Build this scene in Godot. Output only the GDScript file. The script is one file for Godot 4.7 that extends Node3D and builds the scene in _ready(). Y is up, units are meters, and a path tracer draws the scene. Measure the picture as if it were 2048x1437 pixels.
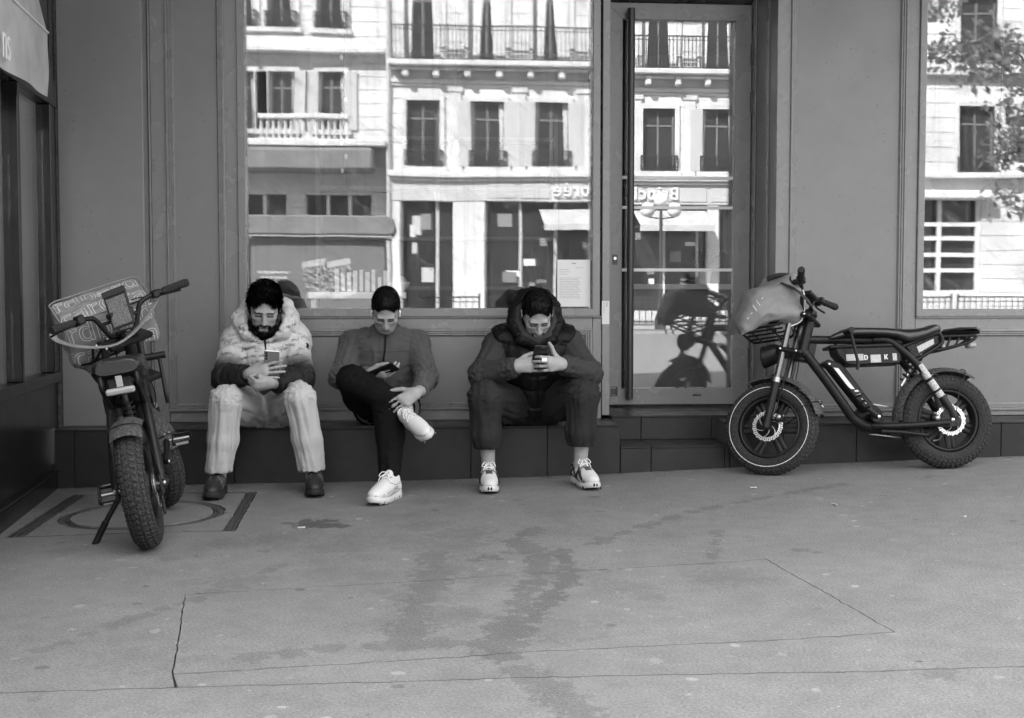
extends Node3D
# Street scene: three people on a shop ledge between two electric bicycles. All numbers are metres; z points from the shop front to the street.

var M := {}
var T := {}
var rng := RandomNumberGenerator.new()
var used_names := {}

# ---------------------------------------------------------------- mesh builder
class MB:
	var v := PackedVector3Array()
	var n := PackedVector3Array()
	var t := PackedVector2Array()
	var c := PackedColorArray()
	var ix := PackedInt32Array()
	var xf := Transform3D()
	var col := Color.WHITE

	func vert(p: Vector3, nn: Vector3, uv := Vector2.ZERO) -> int:
		v.append(xf * p)
		n.append((xf.basis * nn).normalized())
		t.append(uv)
		c.append(col)
		return v.size() - 1

	func tri_i(a: int, b: int, d: int) -> void:
		ix.append(a); ix.append(d); ix.append(b)

	func tri(a: Vector3, b: Vector3, d: Vector3) -> void:
		var nn := (b - a).cross(d - a)
		if nn.length_squared() < 1e-18: return
		nn = nn.normalized()
		tri_i(vert(a, nn), vert(b, nn), vert(d, nn))

	func quad(a: Vector3, b: Vector3, d: Vector3, e: Vector3, u0 := Vector2(0, 0), u1 := Vector2(1, 1)) -> void:
		var nn := (b - a).cross(e - a)
		if nn.length_squared() < 1e-18: nn = (d - a).cross(e - a)
		nn = nn.normalized()
		var i := vert(a, nn, Vector2(u0.x, u1.y))
		vert(b, nn, Vector2(u1.x, u1.y)); vert(d, nn, Vector2(u1.x, u0.y)); vert(e, nn, Vector2(u0.x, u0.y))
		tri_i(i, i + 1, i + 2); tri_i(i, i + 2, i + 3)

	# box from corner lo to corner hi with chamfered edges
	func box(lo: Vector3, hi: Vector3, b := 0.0) -> void:
		var s := hi - lo
		b = minf(b, 0.49 * minf(s.x, minf(s.y, s.z)))
		var o := (lo + hi) / 2.0
		var h := s / 2.0
		for ax in 3:
			for sg in [-1.0, 1.0]:
				var w := Vector3.ZERO; w[ax] = sg
				var u := Vector3.ZERO; u[(ax + 1) % 3] = 1.0
				var q := w.cross(u)
				var hu: float = h[(ax + 1) % 3] - b
				var q_ax := 0
				for k in 3:
					if absf(q[k]) > 0.5: q_ax = k
				var hq: float = h[q_ax] - b
				var m := o + w * h[ax]
				quad(m - u * hu - q * hq, m + u * hu - q * hq, m + u * hu + q * hq, m - u * hu + q * hq)
		if b <= 0.0: return
		for ax in 3:
			var a1 := (ax + 1) % 3
			var a2 := (ax + 2) % 3
			for s1 in [-1.0, 1.0]:
				for s2 in [-1.0, 1.0]:
					var p := Vector3.ZERO; p[a1] = s1 * h[a1]; p[a2] = s2 * (h[a2] - b)
					var q := Vector3.ZERO; q[a1] = s1 * (h[a1] - b); q[a2] = s2 * h[a2]
					var l := Vector3.ZERO; l[ax] = h[ax] - b
					if s1 * s2 > 0: quad(o + p - l, o + q - l, o + q + l, o + p + l)
					else: quad(o + p - l, o + p + l, o + q + l, o + q - l)
		for sx in [-1.0, 1.0]:
			for sy in [-1.0, 1.0]:
				for sz in [-1.0, 1.0]:
					var a := o + Vector3(sx * h.x, sy * (h.y - b), sz * (h.z - b))
					var d := o + Vector3(sx * (h.x - b), sy * h.y, sz * (h.z - b))
					var e := o + Vector3(sx * (h.x - b), sy * (h.y - b), sz * h.z)
					if sx * sy * sz > 0: tri(a, d, e)
					else: tri(a, e, d)

	# smooth grid of rows x cols points
	func grid(pts: PackedVector3Array, rows: int, cols: int, close_r := false, close_c := false, uvs := PackedVector2Array(), flip := false) -> void:
		var base := v.size()
		var acc := PackedVector3Array()
		acc.resize(rows * cols)
		var rr := rows if close_r else rows - 1
		var cc := cols if close_c else cols - 1
		var tris := PackedInt32Array()
		for i in rr:
			var i2 := (i + 1) % rows
			for j in cc:
				var j2 := (j + 1) % cols
				var a := i * cols + j
				var b := i * cols + j2
				var d := i2 * cols + j2
				var e := i2 * cols + j
				var nn := (pts[d] - pts[a]).cross(pts[e] - pts[b])
				if flip: nn = -nn
				acc[a] += nn; acc[b] += nn; acc[d] += nn; acc[e] += nn
				if flip: tris.append_array(PackedInt32Array([a, d, b, a, e, d]))
				else: tris.append_array(PackedInt32Array([a, b, d, a, d, e]))
		for k in rows * cols:
			var nn := acc[k]
			vert(pts[k], nn.normalized() if nn.length_squared() > 1e-20 else Vector3.UP, uvs[k] if uvs.size() else Vector2(float(k % cols) / maxf(1, cols - 1), float(k / cols) / maxf(1, rows - 1)))
		for k in range(0, tris.size(), 3):
			tri_i(base + tris[k], base + tris[k + 1], base + tris[k + 2])

	func fan(pts: PackedVector3Array, nn: Vector3) -> void:
		var i := v.size()
		for p in pts: vert(p, nn)
		var ccw := (pts[1] - pts[0]).cross(pts[2] - pts[0]).dot(nn) > 0
		for k in range(1, pts.size() - 1):
			if ccw: tri_i(i, i + k, i + k + 1)
			else: tri_i(i, i + k + 1, i + k)

	# tube through points; r is a number or one radius for each point
	func tube(pts: PackedVector3Array, r, sides := 10, caps := true, flat := 1.0) -> void:
		var rows := pts.size()
		var out := PackedVector3Array()
		var d0 := (pts[1] - pts[0]).normalized()
		var up := Vector3.UP if absf(d0.y) < 0.9 else Vector3.RIGHT
		var x := d0.cross(up).normalized()
		for i in rows:
			var d := (pts[mini(i + 1, rows - 1)] - pts[maxi(i - 1, 0)]).normalized()
			x = (x - d * x.dot(d)).normalized()
			var y := d.cross(x)
			var rad: float = r if r is float or r is int else r[i]
			for j in sides:
				var a := TAU * j / sides
				out.append(pts[i] + (x * cos(a) + y * sin(a) * flat) * rad)
		grid(out, rows, sides, false, true)
		if caps:
			fan(out.slice(0, sides), -(pts[1] - pts[0]).normalized())
			fan(out.slice((rows - 1) * sides), (pts[rows - 1] - pts[rows - 2]).normalized())

	# profile of (radius, height) turned about the y axis of f
	func lathe(prof: Array, f := Transform3D(), seg := 24, a0 := 0.0, a1 := TAU) -> void:
		var pts := PackedVector3Array()
		var whole := absf(a1 - a0 - TAU) < 1e-4
		var cols := seg if whole else seg + 1
		for p in prof:
			for j in cols:
				var a := a0 + (a1 - a0) * j / seg
				pts.append(f * Vector3(p.x * cos(a), p.y, -p.x * sin(a)))
		grid(pts, prof.size(), cols, false, whole)

	# as lathe, with a crisp edge at every profile point
	func lathe_hard(prof: Array, f := Transform3D(), seg := 24) -> void:
		for i in prof.size() - 1:
			lathe([prof[i], prof[i + 1]], f, seg)

	func ball(o: Vector3, r: Vector3, seg := 12, rings := 8, b := Basis()) -> void:
		var prof := PackedVector3Array()
		for i in rings + 1:
			var p := -PI / 2 + PI * i / rings
			for j in seg:
				var a := TAU * j / seg
				prof.append(o + b * (Vector3(cos(p) * cos(a), sin(p), -cos(p) * sin(a)) * r))
		grid(prof, rings + 1, seg, false, true)

	# outline in the xy plane (counter-clockwise), from z0 to z1, edges bevelled by b
	func prism(poly: PackedVector2Array, z0: float, z1: float, b := 0.0, smooth := false) -> void:
		if Geometry2D.is_polygon_clockwise(poly) == false: pass
		var area := 0.0
		for i in poly.size():
			area += poly[i].cross(poly[(i + 1) % poly.size()])
		if area < 0: poly.reverse()
		var m := poly.size()
		var inn := PackedVector2Array()
		for i in m:
			var e1 := (poly[i] - poly[(i + m - 1) % m]).normalized()
			var e2 := (poly[(i + 1) % m] - poly[i]).normalized()
			var n1 := Vector2(-e1.y, e1.x)
			var n2 := Vector2(-e2.y, e2.x)
			var bis := n1 + n2
			var l := bis.length_squared()
			inn.append(poly[i] + (bis * (2.0 / maxf(l, 0.6)) * b if b > 0 else Vector2.ZERO))
		var tris := Geometry2D.triangulate_polygon(inn)
		for side in 2:
			var z := z1 if side else z0
			var nn := Vector3(0, 0, 1 if side else -1)
			var i0 := v.size()
			for p in inn: vert(Vector3(p.x, p.y, z), nn, p)
			for k in range(0, tris.size(), 3):
				var q := [tris[k], tris[k + 1], tris[k + 2]]
				var ccw: bool = (inn[q[1]] - inn[q[0]]).cross(inn[q[2]] - inn[q[0]]) > 0
				if ccw == (side == 1): tri_i(i0 + q[0], i0 + q[1], i0 + q[2])
				else: tri_i(i0 + q[0], i0 + q[2], i0 + q[1])
		var lay := [[inn, z0], [poly, z0 + b], [poly, z1 - b], [inn, z1]] if b > 0 else [[poly, z0], [poly, z1]]
		if smooth:
			var pts := PackedVector3Array()
			for L in lay:
				for p in L[0]: pts.append(Vector3(p.x, p.y, L[1]))
			grid(pts, lay.size(), m, false, true)
			return
		for L in lay.size() - 1:
			for i in m:
				var a: Vector2 = lay[L][0][i]
				var a2: Vector2 = lay[L][0][(i + 1) % m]
				var d: Vector2 = lay[L + 1][0][i]
				var d2: Vector2 = lay[L + 1][0][(i + 1) % m]
				quad(Vector3(a.x, a.y, lay[L][1]), Vector3(a2.x, a2.y, lay[L][1]), Vector3(d2.x, d2.y, lay[L + 1][1]), Vector3(d.x, d.y, lay[L + 1][1]))

	func renormal() -> void:
		n.fill(Vector3.ZERO)
		for k in range(0, ix.size(), 3):
			var a := ix[k]
			var b := ix[k + 2]
			var d := ix[k + 1]
			var nn := (v[b] - v[a]).cross(v[d] - v[a])
			n[a] += nn; n[b] += nn; n[d] += nn
		for k in n.size():
			n[k] = n[k].normalized() if n[k].length_squared() > 1e-24 else Vector3.UP

	func join(o: MB) -> void:
		var base := v.size()
		for k in o.v.size():
			v.append(xf * o.v[k]); n.append((xf.basis * o.n[k]).normalized())
		t.append_array(o.t); c.append_array(o.c)
		for k in o.ix: ix.append(base + k)

	func mesh() -> ArrayMesh:
		var m := ArrayMesh.new()
		if ix.is_empty(): return m
		var a := []
		a.resize(Mesh.ARRAY_MAX)
		a[Mesh.ARRAY_VERTEX] = v
		a[Mesh.ARRAY_NORMAL] = n
		a[Mesh.ARRAY_TEX_UV] = t
		a[Mesh.ARRAY_COLOR] = c
		a[Mesh.ARRAY_INDEX] = ix
		m.add_surface_from_arrays(Mesh.PRIMITIVE_TRIANGLES, a)
		return m

# ---------------------------------------------------------------- nodes
func numbered(called: String) -> String:
	var k: int = used_names.get(called, 0)
	used_names[called] = k + 1
	return called if k == 0 else "%s_%03d" % [called, k]

func thing(called: String, label: String, category: String, at := Vector3.ZERO, group := "", turn := 0.0) -> Node3D:
	var o := Node3D.new()
	o.name = numbered(called)
	add_child(o)
	o.position = at
	o.rotation.y = turn
	tag(o, label, category, group)
	return o

func tag(o: Node, label: String, category: String, group := "", kind := "") -> void:
	if label: o.set_meta("label", label)
	if category: o.set_meta("category", category)
	if group: o.set_meta("group", group)
	if kind: o.set_meta("kind", kind)

func put(called: String, b, m: Material, parent: Node = null) -> MeshInstance3D:
	var o := MeshInstance3D.new()
	o.mesh = b.mesh() if b is MB else b
	o.material_override = m
	o.name = called if parent else numbered(called)
	(parent if parent else self).add_child(o, true)
	return o

func part(called: String, parent: Node, label := "") -> Node3D:
	var o := Node3D.new()
	o.name = called
	parent.add_child(o, true)
	if label: o.set_meta("label", label)
	return o

func structure(called: String, b, m: Material) -> MeshInstance3D:
	var o := put(called, b, m)
	o.set_meta("kind", "structure")
	return o

func bx(lo: Vector3, hi: Vector3, bevel := 0.0) -> MB:
	var b := MB.new()
	b.box(Vector3(minf(lo.x, hi.x), minf(lo.y, hi.y), minf(lo.z, hi.z)), Vector3(maxf(lo.x, hi.x), maxf(lo.y, hi.y), maxf(lo.z, hi.z)), bevel)
	return b

func tb(pts: Array, r, sides := 10) -> MB:
	var b := MB.new()
	b.tube(PackedVector3Array(pts), r, sides)
	return b

# a rounded path through corner points
func bent(pts: Array, rad := 0.05, steps := 6) -> PackedVector3Array:
	var out := PackedVector3Array([pts[0]])
	for i in range(1, pts.size() - 1):
		var p: Vector3 = pts[i]
		var a: Vector3 = pts[i - 1] - p
		var b: Vector3 = pts[i + 1] - p
		var l := minf(rad, minf(a.length(), b.length()) * 0.49)
		var p0 := p + a.normalized() * l
		var p2 := p + b.normalized() * l
		for k in steps + 1:
			var s := float(k) / steps
			out.append(p0.lerp(p, s).lerp(p.lerp(p2, s), s))
	out.append(pts[-1])
	return out

func curve(pts: Array, steps := 6) -> PackedVector3Array:
	var out := PackedVector3Array()
	var m := pts.size()
	for i in m - 1:
		var p0: Vector3 = pts[maxi(i - 1, 0)]
		var p3: Vector3 = pts[mini(i + 2, m - 1)]
		for k in steps:
			out.append((pts[i] as Vector3).cubic_interpolate(pts[i + 1], p0, p3, float(k) / steps))
	out.append(pts[-1])
	return out

# ---------------------------------------------------------------- textures and materials
func noise(freq: float, sd: int, oct := 4, kind := FastNoiseLite.TYPE_SIMPLEX_SMOOTH) -> FastNoiseLite:
	var f := FastNoiseLite.new()
	f.noise_type = kind
	f.frequency = freq
	f.seed = sd
	f.fractal_octaves = oct
	return f

# grey noise picture, values from lo to hi (linear), s-curve strength k
func noise_image(size: int, freq: float, sd: int, oct: int, lo: float, hi: float, k := 1.0, kind := FastNoiseLite.TYPE_SIMPLEX_SMOOTH, srgb := true) -> Image:
	var im := noise(freq, sd, oct, kind).get_seamless_image(size, size)
	im.convert(Image.FORMAT_L8)
	var d := im.get_data()
	var lut := PackedByteArray()
	for i in 256:
		var x := clampf((i / 255.0 - 0.5) * k + 0.5, 0, 1)
		var y := lerpf(lo, hi, x)
		if srgb: y = Color(y, y, y).linear_to_srgb().r
		lut.append(clampi(int(y * 255.0 + 0.5), 0, 255))
	for i in d.size(): d[i] = lut[d[i]]
	return Image.create_from_data(size, size, false, Image.FORMAT_L8, d)

func tex(im: Image) -> ImageTexture:
	return ImageTexture.create_from_image(im)

func grey(l: float, a := 1.0) -> Color:
	var s := Color(l, l, l).linear_to_srgb()
	s.a = a
	return s

func mat(called: String, l: float, rough := 0.6, metal := 0.0, spec := 0.5) -> StandardMaterial3D:
	var m := StandardMaterial3D.new()
	m.resource_name = called
	m.albedo_color = grey(l)
	m.roughness = rough
	m.metallic = metal
	m.metallic_specular = spec
	M[called] = m
	return m

# world- or object-space textures on a material
func clad(m: StandardMaterial3D, colour: Texture2D, scale: float, height: Texture2D = null, relief := 0.0, rough: Texture2D = null, world := true) -> StandardMaterial3D:
	m.albedo_texture = colour
	m.uv1_triplanar = true
	m.uv1_world_triplanar = world
	m.uv1_triplanar_sharpness = 4.0
	m.uv1_scale = Vector3.ONE * scale
	if height:
		m.heightmap_enabled = true
		m.heightmap_texture = height
		m.heightmap_scale = relief
	if rough:
		m.roughness_texture = rough
		m.roughness_texture_channel = BaseMaterial3D.TEXTURE_CHANNEL_RED
	return m

# lettering drawn into a picture from the font's own glyph pictures; returns the pen's end
func write(im: Image, text: String, x: float, y: float, size: int, colour: Color, outline := 0, bold := false, serif := false) -> float:
	var key := "font%s%s" % [bold, serif]
	if not T.has(key):
		var f := SystemFont.new()
		f.font_names = PackedStringArray(["Droid Serif" if serif else "Droid Sans"])
		f.font_weight = 700 if bold else 400
		T[key] = f
	var ts := TextServerManager.get_primary_interface()
	var rid: RID = (T[key] as SystemFont).get_rids()[0]
	var passes := [Vector2i(size, outline)] if outline == 0 else [Vector2i(size, outline), Vector2i(size, 0)]
	var stroke := Image.create(im.get_width(), im.get_height(), false, Image.FORMAT_LA8) if outline else null
	var pen := x
	for ch in text:
		var gi := ts.font_get_glyph_index(rid, size, ch.unicode_at(0), 0)
		var masks := []
		for sz in passes:
			ts.font_render_glyph(rid, sz, gi)
			var ti := ts.font_get_glyph_texture_idx(rid, sz, gi)
			if ti >= 0:
				masks.append([ts.font_get_texture_image(rid, sz, ti), ts.font_get_glyph_uv_rect(rid, sz, gi), ts.font_get_glyph_offset(rid, sz, gi)])
		if masks.size():
			var r: Rect2 = masks[0][1]
			var off: Vector2 = masks[0][2]
			for yy in int(r.size.y):
				for xx in int(r.size.x):
					var a: float = masks[0][0].get_pixel(int(r.position.x) + xx, int(r.position.y) + yy).a
					if a < 0.03: continue
					var gx := off.x + xx
					var gy := off.y + yy
					if masks.size() > 1:
						var r2: Rect2 = masks[1][1]
						var o2: Vector2 = masks[1][2]
						var ux := int(gx - o2.x)
						var uy := int(gy - o2.y)
						if ux >= 0 and uy >= 0 and ux < int(r2.size.x) and uy < int(r2.size.y):
							a -= masks[1][0].get_pixel(int(r2.position.x) + ux, int(r2.position.y) + uy).a
						if a < 0.03: continue
					var px := int(pen + gx)
					var py := int(y + gy)
					if px >= 0 and py >= 0 and px < im.get_width() and py < im.get_height():
						im.set_pixel(px, py, im.get_pixel(px, py).lerp(colour, a))
		pen += ts.font_get_glyph_advance(rid, size, gi).x
	return pen

# lettering as a flat mesh, centred at the origin in the xy plane, height h of a capital letter
func letters(text: String, h: float, depth := 0.004, bold := true, serif := false) -> Mesh:
	var f := SystemFont.new()
	f.font_names = PackedStringArray(["Droid Serif" if serif else "Droid Sans"])
	f.font_weight = 700 if bold else 400
	var m := TextMesh.new()
	m.text = text
	m.font = f
	m.font_size = 40
	m.pixel_size = h / 29.0
	m.depth = depth
	m.curve_step = 2.0
	return m

# ---------------------------------------------------------------- scene
func _ready() -> void:
	rng.seed = 7
	var cam := Camera3D.new()
	cam.name = "camera"
	add_child(cam)
	cam.fov = 31.36
	cam.near = 0.05
	cam.far = 300.0
	cam.position = Vector3(0, 1.03, 7.1)
	cam.rotation = Vector3(deg_to_rad(-3.05), deg_to_rad(-4.9), 0)
	cam.current = true

	var sky_m := ProceduralSkyMaterial.new()
	sky_m.sky_top_color = grey(0.85)
	sky_m.sky_horizon_color = grey(0.42)
	sky_m.sky_curve = 0.35
	sky_m.ground_bottom_color = grey(0.12)
	sky_m.ground_horizon_color = grey(0.3)
	sky_m.sun_angle_max = 1.0
	var sky := Sky.new()
	sky.sky_material = sky_m
	var env := Environment.new()
	env.background_mode = Environment.BG_SKY
	env.sky = sky
	env.background_energy_multiplier = 1.0
	env.tonemap_mode = Environment.TONE_MAPPER_LINEAR
	env.tonemap_exposure = 6.5
	env.sdfgi_enabled = true
	env.ssao_enabled = true
	env.ssil_enabled = true
	var we := WorldEnvironment.new()
	we.name = "surroundings"
	we.environment = env
	add_child(we)

	var sun := DirectionalLight3D.new()
	sun.name = "sun"
	add_child(sun)
	sun.light_energy = 1.6
	sun.light_color = Color.WHITE
	sun.light_angular_distance = 0.5
	sun.shadow_enabled = true
	sun.look_at_from_position(Vector3(-0.45, 0.68, -0.58) * 40.0, Vector3.ZERO)

	make_materials()
	print("materials ", Time.get_ticks_msec())
	build_ground()
	print("ground ", Time.get_ticks_msec())
	build_shopfront()
	build_terrace()
	print("shop ", Time.get_ticks_msec())
	build_opposite()
	print("street ", Time.get_ticks_msec())
	build_bikes()
	print("bikes ", Time.get_ticks_msec())
	build_people()
	print("people ", Time.get_ticks_msec())
	build_small()
	print("done ", Time.get_ticks_msec())

func make_materials() -> void:
	T.fine = tex(noise_image(512, 0.045, 11, 4, 0.82, 1.0, 1.6))
	T.patchy = tex(noise_image(512, 0.008, 12, 5, 0.78, 1.0, 1.7))
	T.grain = tex(noise_image(512, 0.16, 13, 3, 0.0, 1.0, 1.5, FastNoiseLite.TYPE_SIMPLEX_SMOOTH, false))
	T.soft = tex(noise_image(512, 0.02, 14, 4, 0.0, 1.0, 1.4, FastNoiseLite.TYPE_SIMPLEX_SMOOTH, false))
	T.rough = tex(noise_image(512, 0.012, 15, 5, 0.72, 1.0, 1.8, FastNoiseLite.TYPE_SIMPLEX_SMOOTH, false))
	T.cloth = tex(weave_image())
	T.melange = tex(noise_image(512, 0.09, 16, 3, 0.72, 1.0, 2.0))
	T.wear = tex(noise_image(512, 0.03, 17, 5, 0.35, 1.0, 3.0))
	T.mirror_wave = tex(wave_image())

	T.paint = tex(speckled(1024, 0.02, 51, 0.94, 1.0, 420, 0.45, 60))
	T.splash = tex(speckled(1024, 0.012, 52, 0.72, 0.9, 900, 1.0, 25))
	clad(mat("paint", 0.15, 0.42), T.paint, 0.45, T.soft, 0.03, T.rough)
	clad(mat("paint_frame", 0.165, 0.3), T.paint, 0.5, T.soft, 0.012, T.rough)
	clad(mat("paint_dull", 0.10, 0.5), T.patchy, 0.5, T.soft, 0.03, T.rough)
	clad(mat("tile", 0.026, 0.4, 0.0, 0.35), T.splash, 0.9, T.soft, 0.02, T.rough)
	mat("grout", 0.04, 0.9)
	mat("black_metal", 0.025, 0.35, 0.0)
	mat("steel", 0.55, 0.28, 1.0)
	mat("white_film", 0.55, 0.5)
	clad(mat("dark_wood", 0.009, 0.25, 0.0, 0.35), T.patchy, 0.8, T.soft, 0.02, T.rough)
	clad(mat("weathered", 0.05, 0.8), T.wear, 2.5, T.grain, 0.15)
	clad(mat("plaster_pale", 0.62, 0.85), T.patchy, 0.1, T.grain, 0.2)
	clad(mat("plaster", 0.5, 0.85), T.patchy, 0.1, T.grain, 0.2)
	clad(mat("stone_trim", 0.58, 0.85), T.patchy, 0.2)
	mat("shutter", 0.42, 0.6)
	mat("far_dark", 0.03, 0.4)
	mat("casement_grey", 0.16, 0.5)
	mat("iron", 0.04, 0.5)
	clad(mat("awning_dark", 0.17, 0.8), T.patchy, 0.3)
	clad(mat("awning_pale", 0.42, 0.85), T.patchy, 0.3)
	clad(mat("awning_cloth", 0.40, 0.85), T.patchy, 0.8, T.cloth, 0.02)
	mat("kiosk", 0.13, 0.5)
	clad(mat("asphalt_road", 0.16, 0.9), T.fine, 0.6)
	clad(mat("interior_wall", 0.16, 0.8), T.patchy, 0.3)
	clad(mat("interior_floor", 0.12, 0.5), T.patchy, 0.5)
	mat("board_white", 0.6, 0.5)
	mat("wood_mid", 0.2, 0.5)
	mat("leaf", 0.07, 0.5).backlight_enabled = true
	M.leaf.backlight = grey(0.25)
	mat("bark", 0.07, 0.9)
	mat("glass_far", 0.03, 0.06, 0.0, 0.6)

	var sm := mat("glass_smears", 0.7, 0.9, 0.0, 0.1)
	sm.transparency = BaseMaterial3D.TRANSPARENCY_ALPHA
	sm.albedo_texture = tex(smear_image())
	for k in ["pane", "pane_door"]:
		var g := mat(k, 1.0, 0.0)
		g.transparency = BaseMaterial3D.TRANSPARENCY_ALPHA
		g.albedo_color = Color(1, 1, 1, 0.0)
		g.metallic_specular = 0.5
	M.pane.normal_enabled = true
	M.pane.normal_texture = T.mirror_wave
	M.pane.normal_scale = 0.022
	M.pane.uv1_triplanar = true
	M.pane.uv1_world_triplanar = true
	M.pane.uv1_scale = Vector3.ONE * 0.35

# soft noise with sparse specks, chips and thin scratches
func speckled(size: int, freq: float, sd: int, lo: float, hi: float, specks: int, tone: float, scratches: int) -> Image:
	var im := noise_image(size, freq, sd, 5, lo, hi, 1.5)
	var r := RandomNumberGenerator.new()
	r.seed = sd
	for i in specks:
		var l := tone * r.randf_range(0.8, 1.2)
		var w := r.randi_range(1, 3)
		im.fill_rect(Rect2i(r.randi() % size, r.randi() % size, w, maxi(1, w - r.randi() % 2)), grey(clampf(l, 0, 1)))
	for i in scratches:
		var q := Vector2(r.randf() * size, r.randf() * size)
		var d := Vector2(r.randfn(0, 1), r.randfn(0, 1)).normalized()
		var l := lerpf(lo, hi, 0.5) * r.randf_range(0.85, 1.12)
		for k in r.randi_range(10, 60):
			q += d
			d = d.rotated(r.randfn(0, 0.05))
			im.set_pixel(posmod(int(q.x), size), posmod(int(q.y), size), grey(clampf(l, 0, 1)))
	return im

# plain weave relief
func weave_image() -> Image:
	var im := Image.create(128, 128, false, Image.FORMAT_L8)
	var d := PackedByteArray()
	d.resize(128 * 128)
	for y in 128:
		for x in 128:
			var a := sin(x * TAU / 8.0) * 0.5 + 0.5
			var b := sin(y * TAU / 8.0) * 0.5 + 0.5
			var over := ((x / 8 + y / 8) % 2) == 0
			d[y * 128 + x] = int(255.0 * (a * 0.8 + 0.2 if over else b * 0.8))
	return Image.create_from_data(128, 128, false, Image.FORMAT_L8, d)

# alpha picture of dried wiping streaks on window glass
func smear_image() -> Image:
	var a := noise(0.02, 81, 4)
	var b := noise(0.012, 82, 3)
	var d := PackedByteArray()
	d.resize(512 * 512 * 2)
	for y in 512:
		for x in 512:
			var m := maxf(0.0, b.get_noise_2d(x, y) + 0.10)
			var st := maxf(0.0, a.get_noise_2d((x + y * 0.7) * 0.22, (y - x * 0.7) * 2.6) - 0.02)
			var st2 := maxf(0.0, a.get_noise_2d(x * 3.0 + 900.0, y * 0.16) - 0.12)
			d[(y * 512 + x) * 2] = 215
			d[(y * 512 + x) * 2 + 1] = clampi(int(255.0 * (m * st * 0.55 + st2 * 0.16 + 0.008)), 0, 60)
	return Image.create_from_data(512, 512, false, Image.FORMAT_LA8, d)

# normal map of the gentle waves of float glass
func wave_image() -> Image:
	var im := noise(0.006, 21, 2).get_seamless_image(512, 512)
	im.convert(Image.FORMAT_RGBA8)
	im.bump_map_to_normal_map(1.2)
	return im

# mitred frame moulding round a rectangle (outer edge), stepping inwards
func moulding(b: MB, x0: float, y0: float, x1: float, y1: float, z: float, prof: Array) -> void:
	for i in prof.size() - 1:
		var d0: float = prof[i].x
		var d1: float = prof[i + 1].x
		var h0: float = z + prof[i].y
		var h1: float = z + prof[i + 1].y
		var o := [Vector3(x0 + d0, y0 + d0, h0), Vector3(x1 - d0, y0 + d0, h0), Vector3(x1 - d0, y1 - d0, h0), Vector3(x0 + d0, y1 - d0, h0)]
		var q := [Vector3(x0 + d1, y0 + d1, h1), Vector3(x1 - d1, y0 + d1, h1), Vector3(x1 - d1, y1 - d1, h1), Vector3(x0 + d1, y1 - d1, h1)]
		for k in 4:
			var k2 := (k + 1) % 4
			b.quad(o[k], o[k2], q[k2], q[k])

const BOLECTION := [Vector2(0, -0.002), Vector2(0.001, 0.011), Vector2(0.004, 0.0135), Vector2(0.0135, 0.0135), Vector2(0.0155, 0.006), Vector2(0.019, 0.0075), Vector2(0.0255, 0.0075), Vector2(0.0275, 0.0005), Vector2(0.031, 0.002), Vector2(0.0365, 0.002), Vector2(0.0385, -0.007), Vector2(0.045, -0.0145)]

func raised_panel(parent: Node, x0: float, y0: float, x1: float, y1: float, label := "") -> void:
	var p := part("panel", parent, label)
	put("board", bx(Vector3(x0 + 0.03, y0 + 0.03, -0.04), Vector3(x1 - 0.03, y1 - 0.03, -0.0135)), M.paint, p)
	var b := MB.new()
	moulding(b, x0, y0, x1, y1, 0.0, BOLECTION)
	put("frame_moulding", b, M.paint_frame, p)

func bar(parent: Node, called: String, lo: Vector3, hi: Vector3, m: Material, bevel := 0.002) -> MeshInstance3D:
	return put(called, bx(lo, hi, bevel), m, parent)

func glazing(parent: Node, x0: float, y0: float, x1: float, y1: float, z: float, m: Material) -> void:
	var sb := MB.new()
	sb.quad(Vector3(x0, y0, z + 0.0015), Vector3(x1, y0, z + 0.0015), Vector3(x1, y1, z + 0.0015), Vector3(x0, y1, z + 0.0015))
	put("wiping_streaks", sb, M.glass_smears, parent)
	for k in 3:
		# real panes are never quite parallel: each mirrors the street a little apart
		var o := Vector3((x0 + x1) / 2, (y0 + y1) / 2, z - 0.020 * k - 0.003)
		var g := put("glass_pane", bx(Vector3(x0, y0, -0.003) - Vector3(o.x, o.y, 0), Vector3(x1, y1, 0.003) - Vector3(o.x, o.y, 0)), m, parent)
		g.position = o
		g.rotation = Vector3([0.0, 0.00025, -0.0002][k], [0.0, 0.0003, -0.0006][k], 0)

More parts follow.
